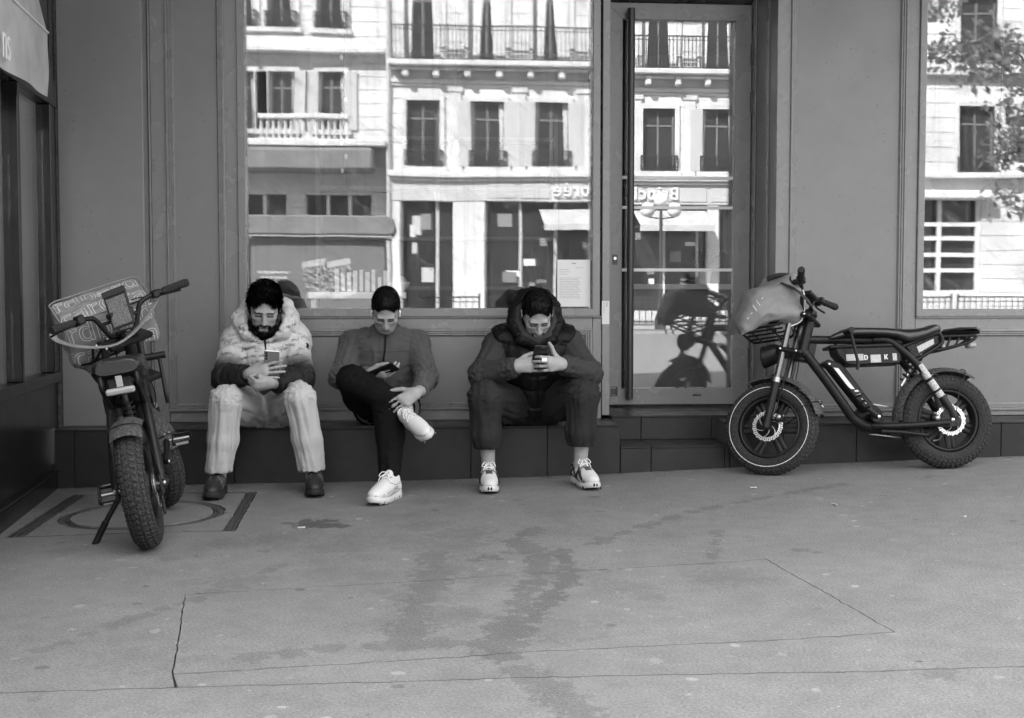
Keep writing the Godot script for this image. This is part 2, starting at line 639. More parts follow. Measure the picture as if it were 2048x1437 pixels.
func build_shopfront() -> void:
	var s := thing("shopfront", "grey painted shopfront with panelled woodwork, large display windows and a glass door", "shopfront")
	var top := 3.2
	var pw: Material = M.paint
	var pf: Material = M.paint_frame
	# woodwork left of the display window
	bar(s, "stile", Vector3(-1.348, 0.312, -0.06), Vector3(-1.267, top, 0.0), pf)
	bar(s, "stile", Vector3(-0.956, 0.312, -0.06), Vector3(-0.888, top, 0.0), pf)
	bar(s, "bottom_rail", Vector3(-1.265, 0.312, -0.06), Vector3(-0.958, 0.371, -0.001), pf)
	raised_panel(s, -1.269, 0.369, -0.954, top - 0.02, "tall moulded panel left of the display window")
	# woodwork under the display window
	bar(s, "bottom_rail", Vector3(-0.886, 0.312, -0.06), Vector3(1.061, 0.371, -0.001), pf)
	bar(s, "top_rail", Vector3(-0.886, 0.819, -0.06), Vector3(1.061, 0.884, -0.001), pf)
	bar(s, "sill_lip", Vector3(-0.886, 0.880, -0.06), Vector3(1.112, 0.8885, 0.014), pf, 0.003)
	bar(s, "stile", Vector3(-0.886, 0.373, -0.06), Vector3(-0.846, 0.817, -0.002), pf)
	raised_panel(s, -0.85, 0.369, 1.061, 0.821, "long moulded panel under the display window")
	bar(s, "stile", Vector3(1.063, 0.312, -0.06), Vector3(1.112, 0.879, -0.0015), pf)
	# display window
	var w := part("display_window", s, "large display window reflecting the sunlit street")
	window_frame(w, -0.888, 0.8887, 1.101, top - 0.1, 0.046)
	glazing(w, -0.846, 0.932, 1.056, top - 0.14, -0.022, M.pane)
	# jamb beside the door
	bar(s, "door_jamb", Vector3(1.114, 0.331, -0.58), Vector3(1.157, top, 0.008), pf, 0.003)
	# door recess: right reveal and lintel
	var rv := part("door_reveal", s)
	bar(rv, "reveal_board", Vector3(2.107, 0.331, -0.56), Vector3(2.16, top, -0.0155), pw)
	bar(rv, "reveal_trim", Vector3(2.0985, 0.331, -0.2), Vector3(2.1065, top, -0.155), pf)
	bar(rv, "reveal_trim", Vector3(2.0955, 0.331, -0.5), Vector3(2.1055, top, -0.43), pf)
	bar(rv, "lintel", Vector3(1.157, 2.76, -0.58), Vector3(2.107, 2.95, -0.46), pf)
	bar(rv, "recess_ceiling", Vector3(1.157, 2.96, -0.58), Vector3(2.107, 3.02, 0.0), pw)
	build_door(s)
	# woodwork right of the door
	bar(s, "stile", Vector3(2.104, 0.312, -0.0145), Vector3(2.182, top, 0.0), pf)
	bar(s, "stile", Vector3(2.856, 0.312, -0.06), Vector3(2.925, top, 0.0), pf)
	bar(s, "bottom_rail", Vector3(2.184, 0.312, -0.06), Vector3(2.854, 0.343, -0.001), pf)
	raised_panel(s, 2.18, 0.341, 2.858, top - 0.02, "tall moulded panel right of the door")
	var w2 := part("display_window", s, "display window at the right edge reflecting a tree")
	window_frame(w2, 2.925, 0.884, 4.75, top - 0.1, 0.042)
	glazing(w2, 2.965, 0.926, 4.71, top - 0.14, -0.022, M.pane)
	bar(s, "bottom_rail", Vector3(2.927, 0.312, -0.06), Vector3(4.75, 0.343, -0.001), pf)
	bar(s, "top_rail", Vector3(2.927, 0.81, -0.06), Vector3(4.75, 0.877, -0.001), pf)
	bar(s, "sill_lip", Vector3(2.927, 0.874, -0.06), Vector3(4.75, 0.8837, 0.014), pf, 0.003)
	raised_panel(s, 2.935, 0.341, 4.75, 0.812, "moulded panel under the right window")
	# plain pier at the left, proud of the woodwork
	var pier := part("pier", s, "plain grey pier in the left corner")
	bar(pier, "face_board", Vector3(-1.80, 0.309, -0.06), Vector3(-1.361, top, 0.15), pw, 0.004)
	bar(pier, "base_strip", Vector3(-1.80, 0.300, 0.0), Vector3(-1.361, 0.3085, 0.158), pf, 0.002)
	bar(pier, "corner_post", Vector3(-1.358, 0.312, -0.06), Vector3(-1.3485, top, 0.02), pw)
	var cs := MB.new()
	var pts := PackedVector3Array()
	var nz := noise(9.0, 5, 3)
	for i in 61:
		var y := 0.3 + 2.9 * i / 60.0
		for q in [[-1.86, 0.16], [-1.836 + 0.006 * nz.get_noise_1d(y), 0.172 + 0.006 * nz.get_noise_1d(y * 3 + 9)], [-1.808 + 0.008 * nz.get_noise_1d(y * 2 + 4), 0.168], [-1.80, 0.14]]:
			pts.append(Vector3(q[0], y, q[1]))
	cs.grid(pts, 61, 4, false, false)
	put("flaking_strip", cs, M.weathered, pier)
	# carcass and upper wall: the building that shades the pavement
	bar(s, "fascia", Vector3(-1.9, top, -0.4), Vector3(4.8, 3.9, 0.16), pw)
	bar(s, "upper_wall", Vector3(-12, 3.9, -0.5), Vector3(14, 8.0, -0.02), M.plaster)
	bar(s, "side_wall", Vector3(4.751, 0.0, -0.5), Vector3(14, 3.9, 0.05), M.plaster)
	bar(s, "party_wall", Vector3(-12, 0.0, -0.5), Vector3(-1.87, 3.9, 0.15), M.paint_dull)
	# the shop's own awning, above the picture: it keeps the sky off the pavement by the wall
	var aw := part("awning", s, "extended cloth awning above the shopfront")
	var ab := MB.new()
	var apts := PackedVector3Array()
	for r in 5:
		for k in 13: apts.append(Vector3(-1.75 + 6.5 * k / 12.0, 3.62 - 0.05 * r - 0.02 * sin(k * 1.3) * r / 4.0, 0.17 + 0.58 * r))
	ab.grid(apts, 5, 13, false, false, PackedVector2Array(), true)
	put("cloth", ab, M.awning_dark, aw)
	put("front_bar", tb([Vector3(-1.75, 3.41, 2.49), Vector3(4.75, 3.41, 2.49)], 0.03, 8), M.iron, aw)
	# room behind the glass
	var room := part("shop_room", s)
	bar(room, "back_wall", Vector3(-2.0, 0.2, -4.2), Vector3(4.8, top, -4.1), M.interior_wall, 0)
	bar(room, "left_wall", Vector3(-1.75, 0.2, -4.1), Vector3(-1.36, top, -0.062), M.interior_wall, 0)
	bar(room, "right_wall", Vector3(4.752, 0.2, -4.1), Vector3(4.9, top, -0.51), M.interior_wall, 0)
	bar(room, "room_floor", Vector3(-1.36, 0.2, -4.1), Vector3(4.75, 0.318, -0.58), M.interior_floor, 0)
	bar(room, "window_board", Vector3(-1.36, 0.2, -0.579), Vector3(1.113, 0.311, -0.061), M.interior_floor, 0)
	bar(room, "window_board", Vector3(2.161, 0.2, -0.579), Vector3(4.75, 0.311, -0.061), M.interior_floor, 0)
	bar(room, "ceiling", Vector3(-1.36, top - 0.1, -4.1), Vector3(4.75, top - 0.005, -0.062), M.interior_wall, 0)
	build_plinth(s)

func window_frame(w: Node, x0: float, y0: float, x1: float, y1: float, t: float) -> void:
	var prof := [Vector2(0, -0.03), Vector2(0, 0.012), Vector2(0.003, 0.016), Vector2(t - 0.006, 0.016), Vector2(t - 0.002, 0.012), Vector2(t, -0.08)]
	var names := ["bottom_frame", "right_frame", "top_frame", "left_frame"]
	for k in 4:
		var b := MB.new()
		var k2 := (k + 1) % 4
		for i in prof.size() - 1:
			var r := []
			for q in [prof[i], prof[i + 1]]:
				var o := [Vector3(x0 + q.x, y0 + q.x, q.y), Vector3(x1 - q.x, y0 + q.x, q.y), Vector3(x1 - q.x, y1 - q.x, q.y), Vector3(x0 + q.x, y1 - q.x, q.y)]
				# a hairline at each mitre
				var dir: Vector3 = (o[k2] - o[k]).normalized()
				r.append([o[k] + dir * 0.0006, o[k2] - dir * 0.0006])
			b.quad(r[0][0], r[0][1], r[1][1], r[1][0])
		put(names[k], b, M.paint_frame, w)

func build_door(s: Node) -> void:
	var d := part("door", s, "narrow glass door with a long vertical bar handle")
	var z := -0.5
	var pf: Material = M.paint_frame
	var prof := [Vector2(0, -0.04), Vector2(0, 0.0), Vector2(0.002, 0.003), Vector2(0.094, 0.003), Vector2(0.098, 0.0), Vector2(0.1, -0.045)]
	var x0 := 1.215
	var x1 := 2.092
	var y0 := 0.345
	var y1 := 2.737
	for k in 4:
		var b := MB.new()
		var k2 := (k + 1) % 4
		for i in prof.size() - 1:
			var r := []
			for q in [prof[i], prof[i + 1]]:
				var o := [Vector3(x0 + q.x, y0 + q.x, z + q.y), Vector3(x1 - q.x, y0 + q.x, z + q.y), Vector3(x1 - q.x, y1 - q.x, z + q.y), Vector3(x0 + q.x, y1 - q.x, z + q.y)]
				var dir: Vector3 = (o[k2] - o[k]).normalized()
				r.append([o[k] + dir * 0.0007, o[k2] - dir * 0.0007])
			b.quad(r[0][0], r[0][1], r[1][1], r[1][0])
		put(["bottom_rail", "stile", "top_rail", "stile"][k], b, pf, d)
	for k in 3:
		put("glass_pane", bx(Vector3(x0 + 0.098, y0 + 0.098, z - 0.03 - 0.016 * k), Vector3(x1 - 0.098, y1 - 0.098, z - 0.024 - 0.016 * k)), M.pane_door, d)
	put("door_frame_strip", bx(Vector3(1.157, 0.331, z - 0.06), Vector3(1.212, 2.76, z - 0.002), 0.002), pf, d)
	# handle: a long round bar outside and its twin inside
	var h := part("handle", d, "long dark vertical bar handle")
	put("grip_bar", tb([Vector3(1.352, 0.385, z + 0.065), Vector3(1.352, 2.69, z + 0.065)], 0.021, 16), M.black_metal, h)
	put("inner_bar", tb([Vector3(1.352, 0.385, z - 0.13), Vector3(1.352, 2.69, z - 0.13)], 0.021, 12), M.black_metal, h)
	for y in [0.40, 2.67]:
		put("bracket", bx(Vector3(1.338, y - 0.03, z + 0.0035), Vector3(1.368, y + 0.03, z + 0.012), 0.002), M.black_metal, h)
		put("post", tb([Vector3(1.352, y, z + 0.01), Vector3(1.352, y, z + 0.06)], 0.009, 8), M.black_metal, h)
	for y in [1.709, 1.53, 1.156]:
		put("film_band", bx(Vector3(x0 + 0.1, y - 0.009, z - 0.0235), Vector3(x1 - 0.1, y + 0.009, z - 0.0225)), M.white_film, d)
	var lk := part("lock", d)
	put("plate", bx(Vector3(1.255, 1.187, z + 0.0035), Vector3(1.285, 1.247, z + 0.007), 0.002), M.black_metal, lk)
	var cyl := MB.new()
	cyl.lathe_hard([Vector2(0.001, 0.004), Vector2(0.009, 0.004), Vector2(0.009, 0.0)], Transform3D(Basis(Vector3.RIGHT, PI / 2), Vector3(1.270, 1.224, z + 0.007)), 16)
	put("cylinder", cyl, M.steel, lk)
	for y in [2.44, 2.16, 0.62]:
		put("hinge", tb([Vector3(2.0925, y - 0.06, z + 0.012), Vector3(2.0925, y + 0.06, z + 0.012)], 0.008, 10), M.black_metal, d)
	put("drain_slot", bx(Vector3(1.75, 0.395, z + 0.0035), Vector3(1.80, 0.405, z + 0.0075), 0.002), M.black_metal, d)

func tile_run(parent: Node, called: String, xs: Array, lo: Vector2, hi: Vector2, m: Material, bevel := 0.003) -> void:
	for i in xs.size() - 1:
		put(called, bx(Vector3(xs[i] + 0.0012, lo.x, lo.y), Vector3(xs[i + 1] - 0.0012, hi.x, hi.y), bevel), m, parent)

func build_plinth(s: Node) -> void:
	var p := part("plinth", s, "dark tiled ledge along the foot of the shopfront")
	var xs := [-1.80, -1.70, -1.29, -0.882, -0.47, -0.06, 0.36, 0.77, 1.164]
	put("core", bx(Vector3(-1.80, -0.3, -0.061), Vector3(1.155, 0.2985, 0.316)), M.grout, p)
	tile_run(p, "tile", xs, Vector2(-0.1, 0.317), Vector2(0.300, 0.33), M.tile)
	tile_run(p, "ledge_tile", xs, Vector2(0.2995, -0.05), Vector2(0.311, 0.333), M.tile, 0.003)
	put("end_tile", bx(Vector3(1.156, -0.1, 0.035), Vector3(1.164, 0.2985, 0.316), 0.002), M.tile, p)
	var st := part("steps", s, "two dark tiled steps up to the door")
	var xt := [1.166, 1.334, 1.737, 1.765]
	put("core", bx(Vector3(1.166, -0.3, -0.57), Vector3(2.1, 0.319, 0.016)), M.grout, st)
	put("core", bx(Vector3(1.166, -0.3, 0.017), Vector3(1.765, 0.18, 0.316)), M.grout, st)
	tile_run(st, "riser_tile", xt, Vector2(-0.1, 0.317), Vector2(0.183, 0.33), M.tile)
	tile_run(st, "tread_tile", xt, Vector2(0.1825, 0.03), Vector2(0.194, 0.334), M.tile)
	tile_run(st, "riser_tile", [1.166, 1.334, 1.737, 2.10], Vector2(0.1945, 0.017), Vector2(0.3185, 0.03), M.tile)
	tile_run(st, "tread_tile", [1.166, 1.334, 1.737, 2.104], Vector2(0.3185, -0.55), Vector2(0.330, 0.034), M.tile)
	var p2 := part("plinth", s, "dark tiled ledge right of the steps")
	put("core", bx(Vector3(1.768, -0.3, -0.061), Vector3(4.75, 0.2985, 0.316)), M.grout, p2)
	var xr := [1.767, 2.06, 2.47, 2.88, 3.29, 3.70, 4.11, 4.52, 4.75]
	tile_run(p2, "tile", xr, Vector2(-0.05, 0.317), Vector2(0.300, 0.33), M.tile)
	tile_run(p2, "ledge_tile", [2.107] + xr.slice(2), Vector2(0.2995, 0.0305), Vector2(0.311, 0.333), M.tile, 0.003)
	put("ledge_tile", bx(Vector3(1.767, 0.2995, 0.0345), Vector3(2.105, 0.311, 0.333), 0.003), M.tile, p2)

# glazed terrace of the neighbouring cafe, at right angles to the shopfront
func build_terrace() -> void:
	var s := thing("cafe_terrace", "dark glazed cafe terrace wall at the left edge under a pale awning", "terrace", Vector3(-1.795, 0, 0.33), "", atan2(-1.166, 0.074) + PI)
	# local x runs along the wall towards the street, local z points into the cafe (negative z faces the pavement)
	s.rotation = Vector3.ZERO
	s.basis = Basis(Vector3(0.0633, 0, 0.998), Vector3.UP, Vector3(-0.998, 0, 0.0633))
	var m: Material = M.dark_wood
	var L := 4.2
	bar(s, "skirting", Vector3(-0.3, -0.1, -0.012), Vector3(L, 0.085, 0.1), m, 0.004)
	bar(s, "skirting_cap", Vector3(-0.3, 0.086, -0.018), Vector3(L, 0.1, 0.1), m, 0.004)
	bar(s, "lower_panel", Vector3(-0.3, 0.101, 0.012), Vector3(L, 0.552, 0.1), m, 0.0)
	bar(s, "mid_rail", Vector3(-0.3, 0.553, -0.008), Vector3(L, 0.607, 0.1), m, 0.003)
	bar(s, "header", Vector3(-0.3, 1.985, -0.008), Vector3(L, 2.12, 0.1), m, 0.003)
	for x in [-0.02, 0.70, 1.55, 2.4, 3.3]:
		bar(s, "mullion", Vector3(x - 0.022, 0.608, -0.006), Vector3(x + 0.022, 1.984, 0.07), m, 0.004)
	var xs := [-0.02, 0.70, 1.55, 2.4, 3.3]
	for i in 4:
		for k in 2:
			put("glass_pane", bx(Vector3(xs[i] + 0.031, 0.608, 0.03 + 0.02 * k), Vector3(xs[i + 1] - 0.031, 1.984, 0.036 + 0.02 * k)), M.pane_door, s)
	bar(s, "corner_post", Vector3(-0.2, 0.608, 0.0), Vector3(-0.051, 3.2, 0.1), m, 0.003)
	bar(s, "upper_band", Vector3(-0.3, 2.121, 0.005), Vector3(L, 4.2, 0.1), m, 0.0)
	put("roof_glass", bx(Vector3(-0.3, 2.9, 0.1), Vector3(L, 2.91, 1.49)), M.pane_door, s)
	bar(s, "terrace_end", Vector3(L, -0.1, 0.0), Vector3(L + 0.08, 3.4, 3.0), m, 0.0)
	bar(s, "rear_wall", Vector3(-0.3, -0.1, 1.5), Vector3(L, 3.4, 1.6), M.plaster, 0.0)
	bar(s, "terrace_floor", Vector3(-0.3, -0.1, 0.101), Vector3(L, 0.02, 2.9), M.interior_floor, 0.0)
	# awning: sloping cloth and a hanging valance with outlined lettering
	var a := part("awning", s, "pale cloth awning with a lettered valance")
	var vb := MB.new()
	var pts := PackedVector3Array()
	var cols := 40
	for r in 7:
		for k in cols + 1:
			var x := 0.60 + 3.4 * k / cols
			var y := 2.225 - 0.30 * r / 6.0
			pts.append(Vector3(x + (0.012 * sin(r * 1.3) if k == 0 else 0.0), y + 0.006 * sin(x * 3.0), -0.12 + 0.010 * sin(x * 9.0 + r * 0.2) * (r / 6.0)))
	vb.grid(pts, 7, cols + 1, false, false, PackedVector2Array(), true)
	put("valance", vb, M.awning_cloth, a)
	var sl := MB.new()
	pts = PackedVector3Array()
	for r in 5:
		for k in 21:
			var x := 0.60 + 3.4 * k / 20.0
			pts.append(Vector3(x, 2.228 + 0.16 * r, -0.118 + 0.035 * r + 0.01 * sin(x * 5.0) * sin(r * 0.8)))
	sl.grid(pts, 5, 21, false, false)
	put("slope", sl, M.awning_cloth, a)
	put("hem", tb([Vector3(0.6, 2.228, -0.122), Vector3(4.0, 2.228, -0.122)], 0.006, 6), M.board_white, a)
	put("roller", tb([Vector3(0.55, 2.2, -0.05), Vector3(4.0, 2.2, -0.05)], 0.035, 10), m, a)
	var le := MeshInstance3D.new()
	le.mesh = letters("ns", 0.095, 0.002, false)
	le.name = "lettering"
	le.material_override = M.board_white
	a.add_child(le, true)
	le.basis = Basis(Vector3(1, 0, 0), Vector3(0, 1.35, 0), Vector3(0, 0, 1)) * Basis(Vector3.UP, PI)
	le.position = Vector3(1.47, 2.015, -0.136)
	# woven chair inside
	cafe_chair(Vector3(-2.12, 0.13, 1.42), 0.9)

func cafe_chair(at: Vector3, turn: float) -> void:
	var c := thing("cafe_chair", "woven cafe chair behind the terrace glass at the left edge", "chair", at, "", turn)
	var pts := PackedVector3Array()
	for i in 17:
		var a := PI * i / 16.0
		pts.append(Vector3(0.2 * cos(a) * (1.0 + 0.1 * sin(a)), 0.45 + 0.45 * sin(a), -0.19 - 0.05 * sin(a)))
	var b := MB.new()
	b.tube(pts, 0.013, 8)
	put("back_hoop", b, M.wood_mid, c)
	var w := MB.new()
	for i in 13:
		var y := 0.5 + 0.03 * i
		var hw := 0.2 * sqrt(maxf(0.0, 1.0 - pow((y - 0.45) / 0.45, 2)))
		w.tube(PackedVector3Array([Vector3(-hw, y, -0.2), Vector3(0, y, -0.222), Vector3(hw, y, -0.2)]), 0.007, 5)
	for i in 11:
		var x := -0.165 + 0.033 * i
		var hy := 0.45 * sqrt(maxf(0.0, 1.0 - pow(x / 0.2, 2)))
		w.tube(PackedVector3Array([Vector3(x, 0.45, -0.2), Vector3(x, 0.45 + hy, -0.235)]), 0.006, 5)
	put("back_weave", w, M.wood_mid, c)
	var st := MB.new()
	st.lathe([Vector2(0.001, 0.46), Vector2(0.19, 0.465), Vector2(0.21, 0.45), Vector2(0.2, 0.43), Vector2(0.001, 0.43)], Transform3D(), 20)
	put("seat", st, M.wood_mid, c)
	for q in [Vector2(-0.16, -0.17), Vector2(0.16, -0.17), Vector2(-0.16, 0.16), Vector2(0.16, 0.16)]:
		put("leg", tb([Vector3(q.x, 0.44, q.y), Vector3(q.x * 1.2, 0.0, q.y * 1.2)], 0.012, 8), M.wood_mid, c)

const GX := [-3.0, -1.8, -1.06, 0.117, 1.16, 1.77, 3.42, 5.0]
const GY := [0.0, 0.005, 0.018, 0.024, 0.046, 0.075, 0.119, 0.14]

# height of the pavement: it climbs to the right and falls gently to the street
func ground_at(x: float, z: float) -> float:
	var y: float = GY[0]
	if x >= GX[7]: y = GY[7]
	else:
		for i in 7:
			if x >= GX[i] and x < GX[i + 1]:
				y = lerpf(GY[i], GY[i + 1], (x - GX[i]) / (GX[i + 1] - GX[i]))
	return y - 0.008 * maxf(0.0, z - 0.33)

const TEX_X := -1.9
const TEX_Z := 0.2
const TEX_W := 4.4

func ragged(a: Vector2, b: Vector2, amp := 0.004, sd := 1) -> PackedVector2Array:
	var out := PackedVector2Array()
	var nz := noise(14.0, sd, 4)
	var steps := maxi(2, int((b - a).length() / 0.035))
	var side := (b - a).normalized().orthogonal()
	for i in steps:
		var s := float(i) / steps
		var p := a.lerp(b, s)
		out.append(p + side * amp * 2.0 * nz.get_noise_2d(p.x, p.y) * (0.0 if i == 0 else 1.0))
	return out

func ring2(o: Vector2, rx: float, rz: float, seg: int, amp := 0.0, sd := 3) -> PackedVector2Array:
	var out := PackedVector2Array()
	var nz := noise(10.0, sd, 3)
	for i in seg:
		var a := TAU * i / seg
		var p := o + Vector2(cos(a) * rx, sin(a) * rz)
		out.append(p + Vector2(cos(a), sin(a)) * amp * 2.0 * nz.get_noise_2d(p.x, p.y))
	return out

# a slab of paving: polygon in x and z, laid on the ground surface, with side faces
func slab(poly: PackedVector2Array, lift := 0.0, depth := 0.016, step := 0.5, lower := 0.0) -> MB:
	var b := MB.new()
	var lo := Vector2(1e9, 1e9)
	var hi := -lo
	for p in poly:
		lo = lo.min(p); hi = hi.max(p)
	var nxx := int(ceil((hi.x - lo.x) / step))
	var nyy := int(ceil((hi.y - lo.y) / step))
	var bump := noise(0.9, 8, 3)
	for i in nxx:
		for j in nyy:
			var q := lo + Vector2(i, j) * step
			var cell := PackedVector2Array([q, q + Vector2(step, 0), q + Vector2(step, step), q + Vector2(0, step)])
			for piece in Geometry2D.intersect_polygons(poly, cell):
				var tr := Geometry2D.triangulate_polygon(piece)
				var i0 := b.v.size()
				for p in piece:
					var e := 0.03
					var y := ground_at(p.x, p.y)
					var nn := Vector3(-(ground_at(p.x + 0.15, p.y) - ground_at(p.x - 0.15, p.y)) / 0.3, 1, 0.008).normalized()
					b.vert(Vector3(p.x, y + lift, p.y), nn, Vector2((p.x - TEX_X) / TEX_W, (p.y - TEX_Z) / TEX_W))
				for k in range(0, tr.size(), 3):
					var a0: Vector2 = piece[tr[k]]
					var a1: Vector2 = piece[tr[k + 1]]
					var a2: Vector2 = piece[tr[k + 2]]
					if (a1 - a0).cross(a2 - a0) < 0: b.tri_i(i0 + tr[k], i0 + tr[k + 1], i0 + tr[k + 2])
					else: b.tri_i(i0 + tr[k], i0 + tr[k + 2], i0 + tr[k + 1])
	if depth > 0.0:
		for i in poly.size():
			var p := poly[i]
			var q := poly[(i + 1) % poly.size()]
			var yp := ground_at(p.x, p.y) + lift
			var yq := ground_at(q.x, q.y) + lift
			var nn := Vector3((q - p).y, 0, -(q - p).x).normalized()
			var i0 := b.v.size()
			var uv := Vector2((p.x - TEX_X) / TEX_W, (p.y - TEX_Z) / TEX_W)
			b.vert(Vector3(p.x, yp, p.y), nn, uv); b.vert(Vector3(q.x, yq, q.y), nn, uv)
			b.vert(Vector3(q.x, yq - depth, q.y), nn, uv); b.vert(Vector3(p.x, yp - depth, p.y), nn, uv)
			b.tri_i(i0, i0 + 1, i0 + 2); b.tri_i(i0, i0 + 2, i0 + 3)
	return b

func smaller(poly: PackedVector2Array, d: float) -> PackedVector2Array:
	var r := Geometry2D.offset_polygon(poly, -d)
	var best := PackedVector2Array()
	for p in r:
		if p.size() > best.size(): best = p
	return best

# joints across the slope are wider than those along it
func lower_by(poly: PackedVector2Array, d: float) -> PackedVector2Array:
	for i in poly.size(): poly[i].y += d
	return poly

func squeezed(poly: PackedVector2Array) -> PackedVector2Array:
	for i in poly.size(): poly[i].y = 3.06 + (poly[i].y - 3.06) * 0.991
	return poly

func build_ground() -> void:
	var stain := pavement_images()
	var m := mat("asphalt", 0.16, 0.82)
	m.albedo_color = Color.WHITE
	m.albedo_texture = stain[0]
	m.heightmap_enabled = true
	m.heightmap_texture = stain[1]
	m.heightmap_scale = 0.22
	m.texture_filter = BaseMaterial3D.TEXTURE_FILTER_LINEAR
	mat("joint_dirt", 0.03, 0.95)
	clad(mat("cast_iron", 0.06, 0.7), T.wear, 3.0, T.grain, 0.12)
	clad(mat("kerb", 0.3, 0.8), T.patchy, 0.6, T.grain, 0.1)
	# joints between the asphalt fields
	var c1 := Vector2(-0.738, 2.728)
	var c2 := Vector2(1.337, 2.494)
	var c3 := Vector2(1.431, 3.516)
	var c5 := Vector2(-0.623, 3.625)
	var side_l := PackedVector2Array(); side_l.append_array(ragged(c5, c1, 0.0028, 4))
	var patch := PackedVector2Array()
	patch.append_array(ragged(c1, Vector2(0.389, 2.568), 0.005, 1))
	patch.append_array(ragged(Vector2(0.389, 2.568), c2, 0.005, 2))
	patch.append_array(ragged(c2, c3, 0.004, 3))
	patch.append_array(ragged(c3, Vector2(0.306, 3.529), 0.005, 5))
	patch.append_array(ragged(Vector2(0.306, 3.529), c5, 0.005, 6))
	patch.append_array(side_l)
	var line := PackedVector2Array([Vector2(-14, 3.72)])
	line.append_array(ragged(Vector2(-2.2, 3.74), Vector2(-0.593, 3.735), 0.005, 7))
	var at_slit := line.size()
	line.append_array(ragged(Vector2(-0.593, 3.735), Vector2(0.287, 3.751), 0.005, 8))
	line.append_array(ragged(Vector2(0.287, 3.751), Vector2(1.05, 3.82), 0.005, 9))
	line.append_array(ragged(Vector2(1.05, 3.82), Vector2(2.4, 4.0), 0.005, 10))
	line.append(Vector2(14, 4.2))
	# utility cover outline
	var cov := [Vector2(-1.655, 0.55), Vector2(-0.735, 0.607), Vector2(-0.715, 1.62), Vector2(-1.66, 1.625)]
	var north := PackedVector2Array()
	# along the building from right to left, with a cut down to the cover
	north.append(Vector2(14, 0.30)); north.append(Vector2(-1.45, 0.30))
	north.append_array(ragged(Vector2(-1.45, 0.3301), Vector2(-1.5, 0.55), 0.004, 12))
	var cov_edge := PackedVector2Array()
	for k in 4: cov_edge.append_array(ragged(cov[k], cov[(k + 1) % 4], 0.003, 20 + k))
	# walk the cover's edge the other way round (it is a hole)
	var start := -1
	var best := 1e9
	for k in cov_edge.size():
		var dd := (cov_edge[k] - Vector2(-1.5, 0.55)).length()
		if dd < best: best = dd; start = k
	for k in cov_edge.size() + 1:
		north.append(cov_edge[(start + k) % cov_edge.size()])
	north.append(Vector2(-1.512, 0.540))
	north.append(Vector2(-1.462, 0.30))
	north.append(Vector2(-14, 0.30))
	for k in at_slit: north.append(line[k])
	# up the short joint and round the patch
	var pn := patch.size()
	var slit_top := patch.size() - side_l.size()
	north.append(Vector2(-0.598, 3.734))
	for k in pn + 1: north.append(patch[(slit_top + k) % pn])
	for k in range(at_slit, line.size()): north.append(line[k])
	var south := PackedVector2Array()
	for k in line.size(): south.append(line[line.size() - 1 - k])
	south.append(Vector2(-14, 7.0)); south.append(Vector2(14, 7.0))
	var base := MB.new()
	var pave := Node3D.new()
	pave.name = "pavement"
	add_child(pave)
	pave.set_meta("kind", "structure")
	put("base_course", slab(PackedVector2Array([Vector2(-14, 0.3), Vector2(14, 0.3), Vector2(14, 7.0), Vector2(-14, 7.0)]), -0.014, 0.0, 0.5), M.joint_dirt, pave)
	put("asphalt_field", slab(smaller(north, 0.0022)), m, pave)
	put("asphalt_patch", slab(squeezed(smaller(patch, 0.0018))), m, pave)
	put("asphalt_field", slab(lower_by(smaller(south, 0.0018), 0.0045)), m, pave)
	pass
	# utility cover: steel side channels, asphalt infill with a ring
	var u := thing("utility_cover", "square asphalt filled utility cover with a ring, in the pavement under the leaning bicycle", "cover", Vector3.ZERO)
	for q in [[cov[0] + Vector2(0.0, 0.0), cov[3], 0.062], [cov[1], cov[2], -0.05]]:
		var a: Vector2 = q[0]
		var d: Vector2 = q[1]
		var w: float = q[2]
		var rail := PackedVector2Array([a + Vector2(w * 0.10, 0.006), a + Vector2(w * 0.9, 0.006), d + Vector2(w * 0.9, -0.006), d + Vector2(w * 0.1, -0.006)])
		put("side_channel", slab(rail, -0.007, 0.006), M.cast_iron, u)
		var lip := PackedVector2Array([a + Vector2(w * 0.42, 0.006), a + Vector2(w * 0.58, 0.006), d + Vector2(w * 0.58, -0.006), d + Vector2(w * 0.42, -0.006)])
		put("channel_rib", slab(lip, -0.002, 0.006), M.cast_iron, u)
	var edge := PackedVector2Array(cov)
	for k in 4:
		var e0 := edge[k]
		var e1 := edge[(k + 1) % 4]
		var inw := (Vector2(-1.19, 1.1) - (e0 + e1) / 2.0).normalized()
		put("angle_frame", slab(PackedVector2Array([e0 + inw * 0.0035, e1 + inw * 0.0035, e1 + inw * 0.010, e0 + inw * 0.010]), 0.0005, 0.012, 2.0), M.cast_iron, u)
	var o := Vector2(-1.19, 1.16)
	var field := PackedVector2Array([cov[0] + Vector2(0.068, 0.019), cov[1] + Vector2(-0.056, 0.019), cov[2] + Vector2(-0.056, -0.019), cov[3] + Vector2(0.068, -0.019)])
	var rag := PackedVector2Array()
	for k in 4: rag.append_array(ragged(field[k], field[(k + 1) % 4], 0.004, 30 + k))
	# infill with a round hole, cut open at one side
	var hole := ring2(o, 0.372, 0.372, 72, 0.004, 4)
	var infill := PackedVector2Array()
	var near := 0
	best = 1e9
	for k in rag.size():
		var dd := (rag[k] - hole[0]).length()
		if dd < best: best = dd; near = k
	for k in rag.size() + 1: infill.append(rag[(near + k) % rag.size()])
	infill.append(hole[0])
	for k in hole.size(): infill.append(hole[(hole.size() - k) % hole.size()])
	var inf2 := PackedVector2Array()
	for k in infill.size():
		inf2.append(infill[k] + (Vector2(0, 0.001) if k > rag.size() + 1 else Vector2.ZERO))
	put("infill", slab(inf2, -0.001, 0.012, 1.0), m, u)
